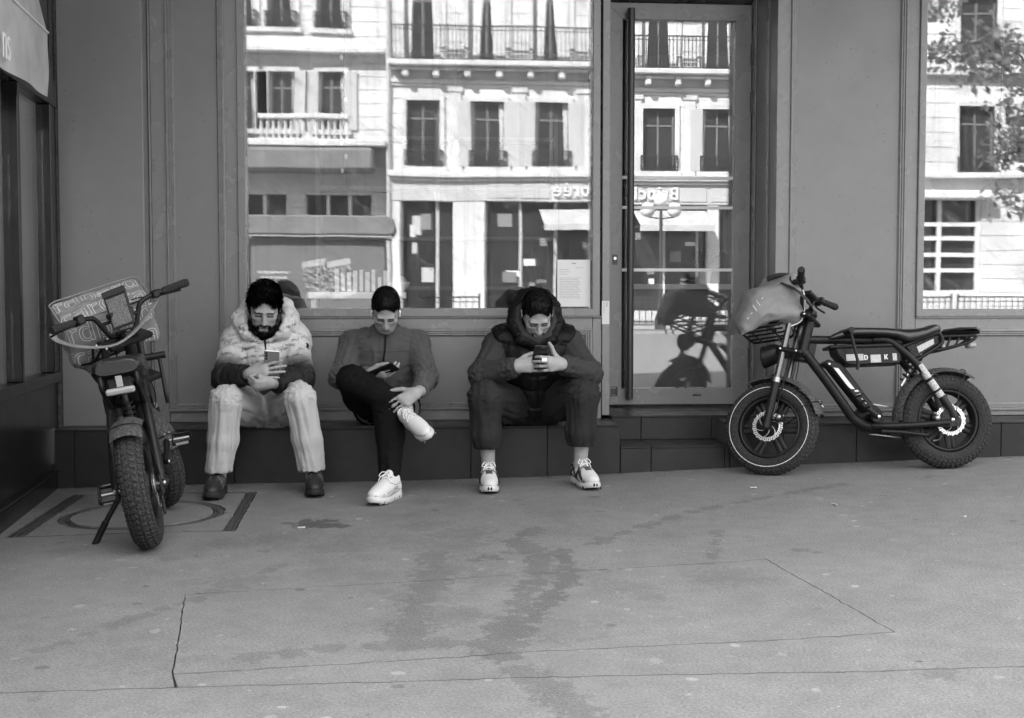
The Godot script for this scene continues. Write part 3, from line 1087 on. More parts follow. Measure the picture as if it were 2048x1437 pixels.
	put("ring", slab_ring(o, 0.338, 0.362, 72, -0.006), M.cast_iron, u)
	put("ring", slab_ring(o, 0.322, 0.330, 72, -0.004), M.cast_iron, u)
	put("disc", slab(ring2(o, 0.314, 0.314, 64, 0.003, 6), -0.001, 0.012, 0.4), m, u)
	# kerb, road, far pavement
	var kb := Node3D.new()
	kb.name = "kerb"
	add_child(kb)
	kb.set_meta("kind", "structure")
	for i in 28:
		put("kerb_stone", bx(Vector3(-14 + i + 0.004, -0.3, 7.004), Vector3(-13 + i - 0.004, -0.045, 7.25), 0.012), M.kerb, kb)
	structure("road", bx(Vector3(-60, -0.5, 7.25), Vector3(60, -0.18, 27.0)), M.asphalt_road)
	structure("far_pavement", bx(Vector3(-60, -0.5, 27.0), Vector3(60, -0.05, 36.0)), M.kerb)
	structure("ground", bx(Vector3(-150, -0.8, -60), Vector3(150, -0.55, 150)), M.asphalt_road)

func slab_ring(o: Vector2, r0: float, r1: float, seg: int, lift: float) -> MB:
	var b := MB.new()
	var pts := PackedVector3Array()
	for prof in [[r0, -0.008], [r0, 0.0], [r1, 0.0], [r1, -0.008]]:
		for i in seg:
			var a := -TAU * i / seg
			var p: Vector2 = o + Vector2(cos(a), sin(a)) * prof[0]
			pts.append(Vector3(p.x, ground_at(p.x, p.y) + lift + prof[1], p.y))
	b.grid(pts, 4, seg, false, true, PackedVector2Array(), true)
	return b

# colour and relief of the worn asphalt: aggregate, gum spots, spills and drip trails
func pavement_images() -> Array:
	var N := 2048
	var coarse := noise(0.0035, 41, 4).get_seamless_image(N, N)
	coarse.convert(Image.FORMAT_L8)
	var mid := noise(0.03, 42, 3).get_seamless_image(N / 2, N / 2)
	mid.convert(Image.FORMAT_L8)
	var fine := noise(0.36, 43, 2).get_seamless_image(N / 2, N / 2)
	fine.convert(Image.FORMAT_L8)
	var c := coarse.get_data()
	var f := fine.get_data()
	var md := mid.get_data()
	# stain mask: 128 is bare, lower is dark, higher is pale
	var s := PackedByteArray()
	s.resize(N * N)
	s.fill(128)
	var r := RandomNumberGenerator.new()
	r.seed = 99
	var wob := noise(9.0, 44, 4)
	# pale gum and paint spots
	for i in 420:
		var x := TEX_X + r.randf() * TEX_W
		var z := TEX_Z + r.randf() * TEX_W
		var big := r.randf()
		blot(s, N, x, z, 0.004 + 0.017 * pow(big, 2.5), 0.7 + 0.6 * r.randf(), r.randi_range(140, 166), wob, 0.5)
	for i in 70:
		blot(s, N, TEX_X + r.randf() * TEX_W, TEX_Z + r.randf() * TEX_W, 0.005 + 0.016 * r.randf(), 1.0, r.randi_range(70, 108), wob, 0.6)
	# wet spot in front of the seated people
	for q in [[-0.40, 1.50, 0.085, 48], [-0.33, 1.53, 0.07, 48], [-0.43, 1.42, 0.04, 52], [-0.27, 1.56, 0.045, 56], [-0.34, 1.43, 0.05, 52], [-0.50, 1.47, 0.03, 80]]:
		blot(s, N, q[0], q[1], q[2], 1.0, q[3], wob, 0.75)
	# drip trails and older spills
	var trails := [
		[[0.55, 1.75], [0.45, 2.0], [0.52, 2.25], [0.50, 2.5], [0.42, 2.8], [0.38, 3.05], [0.30, 3.3], [0.26, 3.55]],
		[[0.62, 2.2], [0.60, 2.45], [0.58, 2.65], [0.50, 2.9], [0.40, 3.15], [0.33, 3.4]],
		[[0.72, 2.15], [0.95, 1.85], [1.25, 1.55], [1.55, 1.35], [1.9, 1.15], [2.2, 1.0]],
		[[0.1, 2.15], [0.12, 2.4], [0.08, 2.7], [0.05, 3.0], [0.0, 3.25], [0.02, 3.45]],
		[[-0.5, 3.5], [-0.2, 3.42], [0.1, 3.4], [0.35, 3.44]],
		[[-1.05, 3.35], [-0.9, 3.1], [-0.72, 2.85], [-0.6, 2.6], [-0.45, 2.3]],
		[[0.3, 3.7], [0.38, 3.85], [0.42, 4.05], [0.5, 4.3]],
		[[1.15, 2.45], [1.22, 2.2], [1.3, 1.95]]]
	var strength := [86, 80, 90, 90, 95, 100, 95, 97]
	var width := [0.06, 0.045, 0.04, 0.07, 0.05, 0.035, 0.06, 0.03]
	for ti in trails.size():
		var tr: Array = trails[ti]
		for k in tr.size() - 1:
			for j in 5:
				var u := (j + r.randf()) / 5.0
				blot(s, N, lerpf(tr[k][0], tr[k + 1][0], u) + r.randf_range(-0.012, 0.012), lerpf(tr[k][1], tr[k + 1][1], u), width[ti] * r.randf_range(0.6, 1.25), 1.0, strength[ti], wob, 0.8)
	for q in [[0.33, 2.28, 0.05, 88], [0.27, 2.32, 0.035, 88], [0.40, 2.2, 0.03, 92], [0.92, 1.02, 0.03, 84], [0.55, 1.02, 0.025, 86], [0.02, 1.32, 0.05, 104], [0.08, 1.62, 0.10, 106], [0.02, 1.95, 0.12, 108], [0.14, 3.1, 0.12, 106], [1.12, 2.52, 0.03, 96], [1.5, 2.4, 0.035, 94], [1.55, 2.45, 0.02, 92], [-0.9, 2.15, 0.05, 108], [-0.55, 2.05, 0.03, 96], [-0.2, 2.02, 0.09, 108], [1.4, 3.9, 0.06, 104]]:
		blot(s, N, q[0], q[1], q[2], 1.0, q[3], wob, 0.9)
	# grime gathered along the foot of the wall
	for i in 90:
		blot(s, N, TEX_X + r.randf() * TEX_W, 0.335 + 0.05 * pow(r.randf(), 2), r.randf_range(0.008, 0.03), 1.6, r.randi_range(58, 92), wob, 0.9)
	for i in 26:
		blot(s, N, TEX_X + r.randf() * TEX_W, 0.34 + 0.07 * r.randf(), r.randf_range(0.004, 0.010), 1.0, r.randi_range(150, 175), wob, 0.9)
	# broad old spills
	for i in 46:
		blot(s, N, -0.1 + r.randfn(0.2, 0.55), 2.3 + r.randfn(0, 0.6), r.randf_range(0.05, 0.16), 1.0, r.randi_range(106, 116), wob, 1.1)
	var im := PackedByteArray()
	im.resize(N * N)
	var hm := PackedByteArray()
	hm.resize(N * N)
	var lut := PackedFloat32Array()
	for i in 256:
		lut.append(clampf(0.5 + (i / 255.0 - 0.5) * 1.9, 0.0, 1.0))
	var to_srgb := PackedByteArray()
	for i in 1024:
		var l := i / 1023.0
		to_srgb.append(int(255.0 * (12.92 * l if l < 0.0031308 else 1.055 * pow(l, 1.0 / 2.4) - 0.055)))
	var rs := 12345
	for y in N:
		var row := y * N
		for x in N:
			var i := row + x
			var i2 := (y >> 1) * (N >> 1) + (x >> 1)
			rs = (rs * 1103515245 + 12345) & 0x7fffffff
			var rnd := (rs >> 8) & 1023
			var fi: float = lut[f[i2]]
			var l := 0.124 * (0.94 + 0.11 * lut[c[i]]) * (0.93 + 0.13 * lut[md[i2]]) * (0.70 + 0.34 * fi + 0.28 * (rnd / 1023.0))
			var st := s[i]
			if st < 128: l *= 0.04 + 0.96 * st / 128.0
			elif st > 128: l += (st - 128) * 0.0022
			if rnd > 1017: l += 0.20
			elif rnd < 12: l *= 0.4
			im[i] = to_srgb[clampi(int(l * 1023.0), 0, 1023)]
			hm[i] = clampi(int(255.0 * (0.25 * lut[md[i2]] + 0.5 * fi + 0.25 * (rnd / 1023.0))), 0, 255)
	return [tex(Image.create_from_data(N, N, false, Image.FORMAT_L8, im)), tex(Image.create_from_data(N, N, false, Image.FORMAT_L8, hm))]

func blot(s: PackedByteArray, N: int, x: float, z: float, rad: float, squash: float, value: int, wob: FastNoiseLite, ragged_by: float) -> void:
	var k := N / TEX_W
	var px := (x - TEX_X) * k
	var pz := (z - TEX_Z) * k
	var rr := rad * k
	var reach := int(rr * 1.8) + 1
	for j in range(-reach, reach + 1):
		for i in range(-reach, reach + 1):
			var d := sqrt(i * i + j * j * squash * squash) / rr
			if d > 1.75: continue
			var w := wob.get_noise_2d((x + i / k) * 2.2, (z + j / k) * 2.2) * ragged_by + 0.35 * wob.get_noise_2d((x + i / k) * 9.0, (z + j / k) * 9.0) * ragged_by
			var a := clampf((1.0 - d - w) / 0.12, 0.0, 1.0)
			if a <= 0.0: continue
			var at := posmod(int(pz) + j, N) * N + posmod(int(px) + i, N)
			var now := s[at]
			var t := lerpf(now, value, a)
			s[at] = int(minf(now, t) if value < 128 else maxf(now, t))

const ORDINAL := ["first", "second", "third", "fourth", "fifth", "sixth", "seventh", "eighth", "ninth"]

# a storey of wall with openings: spans between windows and above and below them
func storey(parent: Node, x0: float, x1: float, y0: float, y1: float, zf: float, wins: Array, m: Material) -> void:
	var b := MB.new()
	var x := x0
	for w in wins:
		if w[0] - w[1] > x: coursed(b, x, w[0] - w[1], y0, y1, zf)
		b.box(Vector3(w[0] - w[1], y0, zf), Vector3(w[0] + w[1], w[2], zf + 0.5))
		b.box(Vector3(w[0] - w[1], w[3], zf), Vector3(w[0] + w[1], y1, zf + 0.5))
		x = w[0] + w[1]
	if x < x1: coursed(b, x, x1, y0, y1, zf)
	put("wall", b, m, parent)

# stone courses with recessed joints
func coursed(b: MB, x0: float, x1: float, y0: float, y1: float, zf: float) -> void:
	b.box(Vector3(x0, y0, zf + 0.03), Vector3(x1, y1, zf + 0.5))
	var k := maxi(1, int(round((y1 - y0) / 0.46)))
	for i in k:
		var a := lerpf(y0, y1, float(i) / k)
		var e := lerpf(y0, y1, float(i + 1) / k)
		b.box(Vector3(x0, a + 0.012, zf), Vector3(x1, e - 0.012, zf + 0.031))

# a tall casement: surround, frame, panes, optional curtains, shutters and a small iron guard
func casement(parent: Node, x: float, hw: float, y0: float, y1: float, zf: float, guard := true, shutters := 0.0, curtain := 0.0) -> void:
	var w := part("window", parent)
	var s := MB.new()
	moulding_out(s, x - hw, y0, x + hw, y1, zf, 0.16, 0.06)
	put("surround", s, M.stone_trim, w)
	var z := zf + 0.16
	var f := MB.new()
	for q in [-hw, -0.03, hw - 0.06]: f.box(Vector3(x + q, y0, z), Vector3(x + q + 0.06, y1, z + 0.06))
	for q in [0.0, (y1 - y0) * 0.72, (y1 - y0) - 0.07]: f.box(Vector3(x - hw, y0 + q, z), Vector3(x + hw, y0 + q + 0.06, z + 0.055))
	put("frame", f, M.casement_grey, w)
	put("pane", bx(Vector3(x - hw, y0, z + 0.03), Vector3(x + hw, y1, z + 0.04)), M.glass_far, w)
	if curtain > 0.0:
		var c := MB.new()
		for sgn in [-1.0, 1.0]:
			var pts := PackedVector3Array()
			for r in 5:
				for k in 9:
					var u := k / 8.0
					pts.append(Vector3(x + sgn * hw * (1.0 - curtain * u * (1.0 - 0.35 * r / 4.0)), y1 - (y1 - y0) * r / 4.0, z - 0.02 + 0.03 * sin(u * 20.0)))
			c.grid(pts, 5, 9)
		put("curtain", c, M.board_white, w)
	if shutters > 0.0:
		for sgn in [-1.0, 1.0]:
			var xa: float = x + sgn * (hw + 0.02)
			put("shutter", bx(Vector3(xa, y0, zf - 0.07), Vector3(xa + sgn * shutters, y1, zf - 0.03), 0.01), M.shutter, w)
	if guard: put("guard_rail", railing(x - hw - 0.08, x + hw + 0.08, y0 + 0.02, y0 + 0.52, zf - 0.12, 0.085), M.iron, w)

func moulding_out(b: MB, x0: float, y0: float, x1: float, y1: float, z: float, w: float, d: float) -> void:
	b.box(Vector3(x0 - w, y0 - w * 0.5, z - d), Vector3(x0, y1 + w, z + 0.15))
	b.box(Vector3(x1, y0 - w * 0.5, z - d), Vector3(x1 + w, y1 + w, z + 0.15))
	b.box(Vector3(x0, y1, z - d), Vector3(x1, y1 + w, z + 0.15))
	b.box(Vector3(x0 - w * 1.3, y0 - w, z - d * 1.8), Vector3(x1 + w * 1.3, y0, z + 0.15))

func railing(x0: float, x1: float, y0: float, y1: float, z: float, gap: float) -> MB:
	var b := MB.new()
	b.box(Vector3(x0, y1 - 0.04, z - 0.025), Vector3(x1, y1, z + 0.025))
	b.box(Vector3(x0, y1 - 0.16, z - 0.012), Vector3(x1, y1 - 0.135, z + 0.012))
	b.box(Vector3(x0, y0, z - 0.02), Vector3(x1, y0 + 0.03, z + 0.02))
	var count := int((x1 - x0) / gap)
	for i in count + 1:
		var x := x0 + (x1 - x0) * i / maxf(1, count)
		b.box(Vector3(x - 0.012, y0, z - 0.012), Vector3(x + 0.012, y1, z + 0.012))
		if i < count:
			var o := Vector3(x + gap / 2, y0 + 0.11, z)
			b.tube(PackedVector3Array([o + Vector3(-gap * 0.4, 0, 0), o + Vector3(0, 0.07, 0), o + Vector3(gap * 0.4, 0, 0), o + Vector3(0, -0.07, 0), o + Vector3(-gap * 0.4, 0, 0)]), 0.008, 4, false)
	return b

func build_opposite() -> void:
	var zf := 35.0
	# corner building with the bakery sign
	var a := thing("corner_building", "pale stone building with a long iron balcony, opposite and reflected in the glass", "building", Vector3.ZERO)
	var wx := [0.7, 2.8, 4.9, 6.85, 8.7, 10.75, 12.8]
	var first := []
	var second := []
	var upper := []
	for x in wx:
		first.append([x, 0.55, 5.1, 7.2])
		second.append([x, 0.6, 8.5, 11.2])
		upper.append([x, 0.55, 12.4, 14.4])
	storey(a, -0.37, 14.0, 4.9, 8.2, zf, first, M.plaster_pale)
	storey(a, -0.37, 14.0, 8.2, 11.9, zf, second, M.plaster_pale)
	storey(a, -0.37, 14.0, 11.9, 16.0, zf, upper, M.plaster_pale)
	for i in wx.size():
		casement(a, wx[i], 0.55, 5.1, 7.2, zf, true, [0.0, 0.42, 0.5, 0.0, 0.0, 0.4, 0.0][i], 0.0 if i in [0, 4] else 0.3)
		casement(a, wx[i], 0.6, 8.5, 11.2, zf, false, 0.0, 0.92 if i in [1, 2, 3] else 0.55)
		casement(a, wx[i], 0.55, 12.4, 14.4, zf, false)
		var pil := MB.new()
		pil.box(Vector3(wx[i] + 0.85, 4.95, zf - 0.06), Vector3(wx[i] + 1.25, 7.5, zf))
		pil.box(Vector3(wx[i] + 0.80, 7.5, zf - 0.1), Vector3(wx[i] + 1.30, 7.65, zf))
		put("pilaster", pil, M.stone_trim, a)
	for q in [[4.72, 4.92, 0.3], [7.75, 7.9, 0.12], [8.28, 8.46, 0.62], [11.8, 12.0, 0.35]]:
		put("cornice", bx(Vector3(-0.45, q[0], zf - q[2]), Vector3(14.0, q[1], zf), 0.03), M.stone_trim, a)
		put("cornice", bx(Vector3(-0.4, q[0] - 0.1, zf - q[2] * 0.6), Vector3(14.0, q[0] - 0.003, zf), 0.03), M.stone_trim, a)
	put("balcony_rail", railing(-0.3, 14.0, 8.47, 9.55, zf - 0.58, 0.13), M.iron, a)
	for i in 14:
		put("bracket", bx(Vector3(0.0 + i * 1.02, 7.92, zf - 0.45), Vector3(0.22 + i * 1.02, 8.27, zf), 0.05), M.stone_trim, a)
	# ground floor: dark doorway, white pier, bakery front
	var gf := part("ground_floor", a)
	for q in [[-0.37, -0.06], [1.66, 2.72], [7.35, 7.75], [10.4, 10.8], [13.4, 14.0]]:
		put("pier", bx(Vector3(q[0], 0, zf - 0.05), Vector3(q[1], 4.0, zf + 0.5), 0.02), M.plaster_pale, gf)
	put("fascia", bx(Vector3(-0.37, 3.95, zf - 0.08), Vector3(14.0, 4.62, zf + 0.5), 0.02), M.plaster, gf)
	for i in 10: put("fascia_panel", bx(Vector3(2.8 + i * 1.1, 4.05, zf - 0.11), Vector3(3.75 + i * 1.1, 4.55, zf - 0.081), 0.015), M.shutter, gf)
	put("back_panel", bx(Vector3(-0.3, 0, zf + 1.2), Vector3(13.9, 4.0, zf + 1.3)), M.far_dark, gf)
	for q in [[-0.06, 1.66], [2.72, 7.35], [7.75, 10.4], [10.8, 13.4]]:
		put("shop_glass", bx(Vector3(q[0], 0.35, zf + 0.25), Vector3(q[1], 3.95, zf + 0.27)), M.glass_far, gf)
		put("stall_riser", bx(Vector3(q[0], 0.0, zf + 0.2), Vector3(q[1], 0.35, zf + 0.3)), M.plaster, gf)
		var rr := RandomNumberGenerator.new()
		rr.seed = int(q[1] * 10.0)
		for k in int((q[1] - q[0]) * 3.2):
			var px := rr.randf_range(q[0] + 0.1, q[1] - 0.5)
			var py := rr.randf_range(0.7, 3.2)
			var pw := rr.randf_range(0.15, 0.5)
			var ph := rr.randf_range(0.12, 0.6)
			put("window_bill", bx(Vector3(px, py, zf + 0.235 - 0.004 * k), Vector3(px + pw, py + ph, zf + 0.237 - 0.004 * k)), [M.board_white, M.shutter, M.awning_dark, M.wood_mid][rr.randi() % 4], gf)
		var x: float = q[0]
		while x < q[1]:
			put("mullion", bx(Vector3(x, 0.35, zf + 0.18), Vector3(x + 0.09, 3.95, zf + 0.24)), M.shutter, gf)
			x += 1.15
	for q in [[4.5, 7.2, 3.7, 2.95], [7.8, 10.3, 3.75, 3.0]]:
		var aw := part("awning", a)
		var b := MB.new()
		b.quad(Vector3(q[1], q[2], zf - 0.1), Vector3(q[0], q[2], zf - 0.1), Vector3(q[0], q[3] + 0.2, zf - 1.5), Vector3(q[1], q[3] + 0.2, zf - 1.5))
		b.quad(Vector3(q[1], q[3] + 0.2, zf - 1.5), Vector3(q[0], q[3] + 0.2, zf - 1.5), Vector3(q[0], q[3], zf - 1.52), Vector3(q[1], q[3], zf - 1.52))
		put("cloth", b, M.awning_pale, aw)
		for x in [q[0], q[1]]: put("arm", tb([Vector3(x, q[2] - 0.6, zf - 0.1), Vector3(x, q[3] + 0.15, zf - 1.45)], 0.03, 6), M.iron, aw)
	var sign_p := part("sign", a, "white letters on the bakery fascia")
	for q in [["Brioche", 8.35], ["Dorée", 5.75]]:
		var le := MeshInstance3D.new()
		le.mesh = letters(q[0], 0.42, 0.05, true)
		le.name = "lettering"
		le.material_override = M.board_white
		sign_p.add_child(le, true)
		le.basis = Basis(Vector3.UP, PI)
		le.position = Vector3(q[1], 4.32, zf - 0.14)
	put("drainpipe", tb([Vector3(-0.45, 0, zf - 0.12), Vector3(-0.45, 15.8, zf - 0.12)], 0.06, 8), M.shutter, a)
	put("roof", bx(Vector3(-0.37, 16.0, zf - 0.4), Vector3(14.0, 17.5, zf + 9.0)), M.awning_dark, a)
	put("rear_mass", bx(Vector3(-0.37, 4.0, zf + 1.35), Vector3(14.0, 16.0, zf + 9.0)), M.plaster, a)

	# building to the left with a stone balustrade
	var l := thing("balustrade_building", "pale building with a stone balustrade balcony, reflected in the display window's left part", "building", Vector3.ZERO)
	var zl := 35.6
	var lw := [-9.0, -7.0, -5.2, -3.9, -2.3]
	var w1 := []
	var w2 := []
	for x in lw:
		w1.append([x, 0.42, 6.3, 8.2])
		w2.append([x, 0.45, 9.6, 11.8])
	storey(l, -10.5, -0.52, 5.9, 8.9, zl, w1, M.plaster_pale)
	storey(l, -10.5, -0.52, 8.9, 15.0, zl, w2, M.plaster_pale)
	for x in lw:
		casement(l, x, 0.42, 6.3, 8.2, zl, false, 0.4, 0.3)
		casement(l, x, 0.45, 9.6, 11.8, zl, true, 0.0, 0.4)
	for q in [[8.75, 8.95, 0.45], [5.68, 5.9, 0.9]]:
		put("cornice", bx(Vector3(-10.5, q[0], zl - q[2]), Vector3(-0.52, q[1], zl), 0.03), M.stone_trim, l)
	var bal := part("balustrade", l, "stone balustrade")
	put("hand_rail", bx(Vector3(-4.6, 6.55, zl - 0.88), Vector3(-1.7, 6.72, zl - 0.6), 0.03), M.stone_trim, bal)
	for i in 15:
		var bl := MB.new()
		bl.lathe([Vector2(0.05, 0.0), Vector2(0.05, 0.06), Vector2(0.03, 0.1), Vector2(0.065, 0.28), Vector2(0.035, 0.48), Vector2(0.05, 0.58), Vector2(0.05, 0.64)], Transform3D(Basis(), Vector3(-4.5 + i * 0.195, 5.91, zl - 0.74)), 8)
		put("baluster", bl, M.stone_trim, bal)
	put("iron_rail", railing(-10.4, -4.7, 5.9, 6.8, zl - 0.8, 0.14), M.iron, l)
	put("dark_awning", bx(Vector3(-9.5, 4.85, zl - 1.3), Vector3(-0.9, 5.6, zl - 0.02), 0.1), M.awning_dark, l)
	storey(l, -10.5, -0.52, 0.0, 5.68, zl + 0.002, [[-8.2, 1.3, 0.3, 4.2], [-4.9, 1.2, 0.3, 4.2], [-2.1, 1.1, 0.3, 4.2]], M.plaster)
	for x in [-8.2, -4.9, -2.1]:
		var sw := part("shop_window", l)
		put("glass", bx(Vector3(x - 1.3, 0.3, zl + 0.3), Vector3(x + 1.3, 4.2, zl + 0.32)), M.glass_far, sw)
		for k in 4: put("mullion", bx(Vector3(x - 1.15 + k * 0.75, 0.3, zl + 0.2), Vector3(x - 1.05 + k * 0.75, 4.2, zl + 0.28)), M.board_white, sw)
		put("transom", bx(Vector3(x - 1.2, 3.1, zl + 0.2), Vector3(x + 1.2, 3.2, zl + 0.275)), M.board_white, sw)
	put("rear_mass", bx(Vector3(-10.5, 0.0, zl + 0.6), Vector3(-0.52, 15.0, zl + 8.0)), M.far_dark, l)

	# building to the right with a multi-pane shopfront
	var r := thing("garage_building", "white building with a wide multi-pane shopfront, reflected in the right window", "building", Vector3.ZERO)
	var rw := [15.6, 19.4, 22.6]
	var r1 := []
	var r2 := []
	for x in rw:
		r1.append([x, 0.62, 5.05, 7.25])
		r2.append([x, 0.62, 8.7, 11.0])
	storey(r, 14.02, 30.0, 4.9, 8.3, zf, r1, M.plaster_pale)
	storey(r, 14.02, 30.0, 8.3, 15.0, zf, r2, M.plaster_pale)
	for x in rw:
		casement(r, x, 0.62, 5.05, 7.25, zf, true)
		casement(r, x, 0.62, 8.7, 11.0, zf, true)
	put("cornice", bx(Vector3(14.02, 4.82, zf - 0.35), Vector3(30, 5.0, zf), 0.03), M.stone_trim, r)
	put("cornice", bx(Vector3(14.02, 8.25, zf - 0.3), Vector3(30, 8.4, zf), 0.03), M.stone_trim, r)
	storey(r, 14.02, 30.0, 0.0, 4.82, zf, [[18.3, 1.35, 0.9, 4.1]], M.plaster_pale)
	put("shop_canopy", bx(Vector3(14.5, 4.1, zf - 0.6), Vector3(19.9, 4.4, zf), 0.05), M.board_white, r)
	var gd := part("shop_grid", r)
	put("glass", bx(Vector3(16.95, 0.9, zf + 0.3), Vector3(19.65, 4.1, zf + 0.32)), M.glass_far, gd)
	for y in [0.9, 1.65, 2.2, 2.75, 3.2]: put("glazing_bar", bx(Vector3(16.95, y, zf + 0.1), Vector3(19.65, y + 0.14, zf + 0.2)), M.board_white, gd)
	for x in [16.95, 18.1, 19.5]: put("glazing_bar", bx(Vector3(x, 0.9, zf + 0.08), Vector3(x + 0.14, 4.1, zf + 0.19)), M.board_white, gd)
	put("rear_mass", bx(Vector3(14.02, 0.0, zf + 0.6), Vector3(30, 15.0, zf + 8.0)), M.far_dark, r)

	# newsstand with a rounded roof edge and posters
	var k := thing("news_kiosk", "dark newspaper kiosk with a rounded roof and posters, reflected in the display window", "kiosk", Vector3(-1.95, -0.05, 25.6))
	put("cabin", bx(Vector3(-1.75, 0, -0.9), Vector3(1.55, 2.45, 0.9), 0.05), M.kiosk, k)
	var rf := PackedVector2Array([Vector2(-1.95, 2.45), Vector2(1.6, 2.45), Vector2(1.75, 2.5), Vector2(1.82, 2.62), Vector2(1.75, 2.82), Vector2(1.55, 2.93), Vector2(-1.95, 2.93)])
	var rb := MB.new()
	rb.prism(rf, -1.15, 1.15, 0.03)
	put("roof", rb, M.awning_dark, k)
	put("roof_band", bx(Vector3(-1.9, 2.40, -1.1), Vector3(1.7, 2.47, 1.1), 0.01), M.board_white, k)
	for q in [[-0.15, 0.62, 0.6, 0.95, 0.14], [0.45, 0.78, 0.6, 0.95, 0.20]]:
		var pm := mat("poster_%d" % int(q[0] * 100), 0.5, 0.5)
		pm.albedo_texture = tex(poster_image(int(q[2] * 100)))
		pm.albedo_color = Color.WHITE
		var pb := MB.new()
		pb.quad(Vector3(q[2] / 2, -q[3] / 2, 0), Vector3(-q[2] / 2, -q[3] / 2, 0), Vector3(-q[2] / 2, q[3] / 2, 0), Vector3(q[2] / 2, q[3] / 2, 0))
		var po := put("poster", pb, pm, k)
		po.position = Vector3(q[0], 1.35, -0.91)
		po.rotation.z = q[4]
	for q in [["La marketplace", 1.55], ["avant l'heure", 1.42], ["c'est ici", 1.29]]:
		var le := MeshInstance3D.new()
		le.mesh = letters(q[0], 0.075, 0.004, true)
		le.name = "lettering"
		le.material_override = M.board_white
		k.add_child(le, true)
		le.basis = Basis(Vector3.UP, PI)
		le.position = Vector3(-1.2, q[1], -0.905)

	# street lamp with a cluster of globes
	var lamp := thing("street_lamp", "iron street lamp with white globes, reflected in the glass door", "street lamp", Vector3(7.25, -0.05, 27.4))
	var lp := MB.new()
	lp.lathe([Vector2(0.16, 0), Vector2(0.16, 0.3), Vector2(0.09, 0.5), Vector2(0.06, 0.9), Vector2(0.045, 3.2), Vector2(0.03, 3.4)], Transform3D(), 12)
	put("post", lp, M.iron, lamp)
	mat("globe", 0.7, 0.25)
	for q in [Vector3(-0.38, 3.35, 0), Vector3(0.38, 3.35, 0), Vector3(0, 3.62, 0)]:
		put("arm", tb([Vector3(0, 3.1, 0), q - Vector3(0, 0.2, 0)], 0.02, 6), M.iron, lamp)
		var gb := MB.new()
		gb.ball(q, Vector3.ONE * 0.21, 14, 10)
		put("globe", gb, M.globe, lamp)

	# guard railings along the far kerb
	for i in 9:
		var x0 := -3.0 + i * 2.6
		var gr := thing("guard_rail", "%s iron guard rail from the left along the far kerb" % ORDINAL[i], "railing", Vector3(x0, -0.05, 26.9), "guard rails along the far kerb")
		put("panel", railing(0.06, 2.44, 0.12, 0.92, 0.0, 0.16), M.iron, gr)
		for x in [0.05, 2.45]: put("post", tb([Vector3(x, 0, 0), Vector3(x, 1.0, 0)], 0.03, 8), M.iron, gr)

	street_tree(Vector3(16.9, -0.05, 24.0), 5, "leafy street tree in front of the white building, reflected in the right window")
	street_tree(Vector3(21.5, -0.05, 25.0), 6, "leafy street tree farther right, reflected at the right edge")

func poster_image(sd: int) -> Image:
	var im := noise_image(256, 0.03, sd, 4, 0.05, 0.32, 2.4)
	im.convert(Image.FORMAT_RGBA8)
	im.fill_rect(Rect2i(0, 0, 256, 40), grey(0.35))
	im.fill_rect(Rect2i(10, 210, 236, 30), grey(0.3))
	return im

func street_tree(at: Vector3, sd: int, label: String) -> void:
	var t := thing("street_tree", label, "tree", at, "street trees across the road")
	var r := RandomNumberGenerator.new()
	r.seed = sd
	var trunk := part("trunk", t)
	put("stem", tb([Vector3(0, 0, 0), Vector3(0.05, 1.5, 0), Vector3(-0.05, 3.2, 0.1), Vector3(0.1, 5.0, 0)], [0.19, 0.15, 0.13, 0.09], 10), M.bark, trunk)
	var tips := []
	for i in 16:
		var a := TAU * i / 16.0 + r.randf()
		var y := r.randf_range(2.4, 5.4)
		var reach := r.randf_range(1.4, 2.9)
		var tip := Vector3(cos(a) * reach, y + r.randf_range(0.8, 3.4), sin(a) * reach)
		put("limb", tb(Array(curve([Vector3(0, y - 0.3, 0), tip * Vector3(0.45, 1, 0.45) - Vector3(0, 0.5, 0), tip], 4)), 0.03, 5), M.bark, trunk)
		tips.append(tip)
	var clumps := []
	for i in 70: clumps.append(tips[i % 16] + Vector3(r.randfn(0, 0.6), r.randfn(0, 0.55), r.randfn(0, 0.6)))
	var b := MB.new()
	for i in 5200:
		var o: Vector3 = clumps[i % clumps.size()] + Vector3(r.randfn(0, 0.26), r.randfn(0, 0.2), r.randfn(0, 0.26))
		if i % 9 == 0: o = tips[i % 16].lerp(tips[(i * 7) % 16], r.randf()) + Vector3(r.randfn(0, 0.4), r.randfn(0, 0.4), r.randfn(0, 0.4))
		var u := Vector3(r.randfn(), r.randfn(), r.randfn()).normalized()
		var w := u.cross(Vector3(r.randfn(), r.randfn(), r.randfn())).normalized()
		var s := r.randf_range(0.07, 0.15)
		b.quad(o - u * s, o + w * s * 0.55, o + u * s, o - w * s * 0.55)
	put("crown", b, M.leaf, t)

# point in the plane of the fork: s down along the steering axis, q ahead of it, z to the right
func fs(s: float, q: float, z: float) -> Vector3:
	return Vector3(0.70 + 0.287 * s + 0.958 * q, 0.775 - 0.958 * s + 0.287 * q, z)

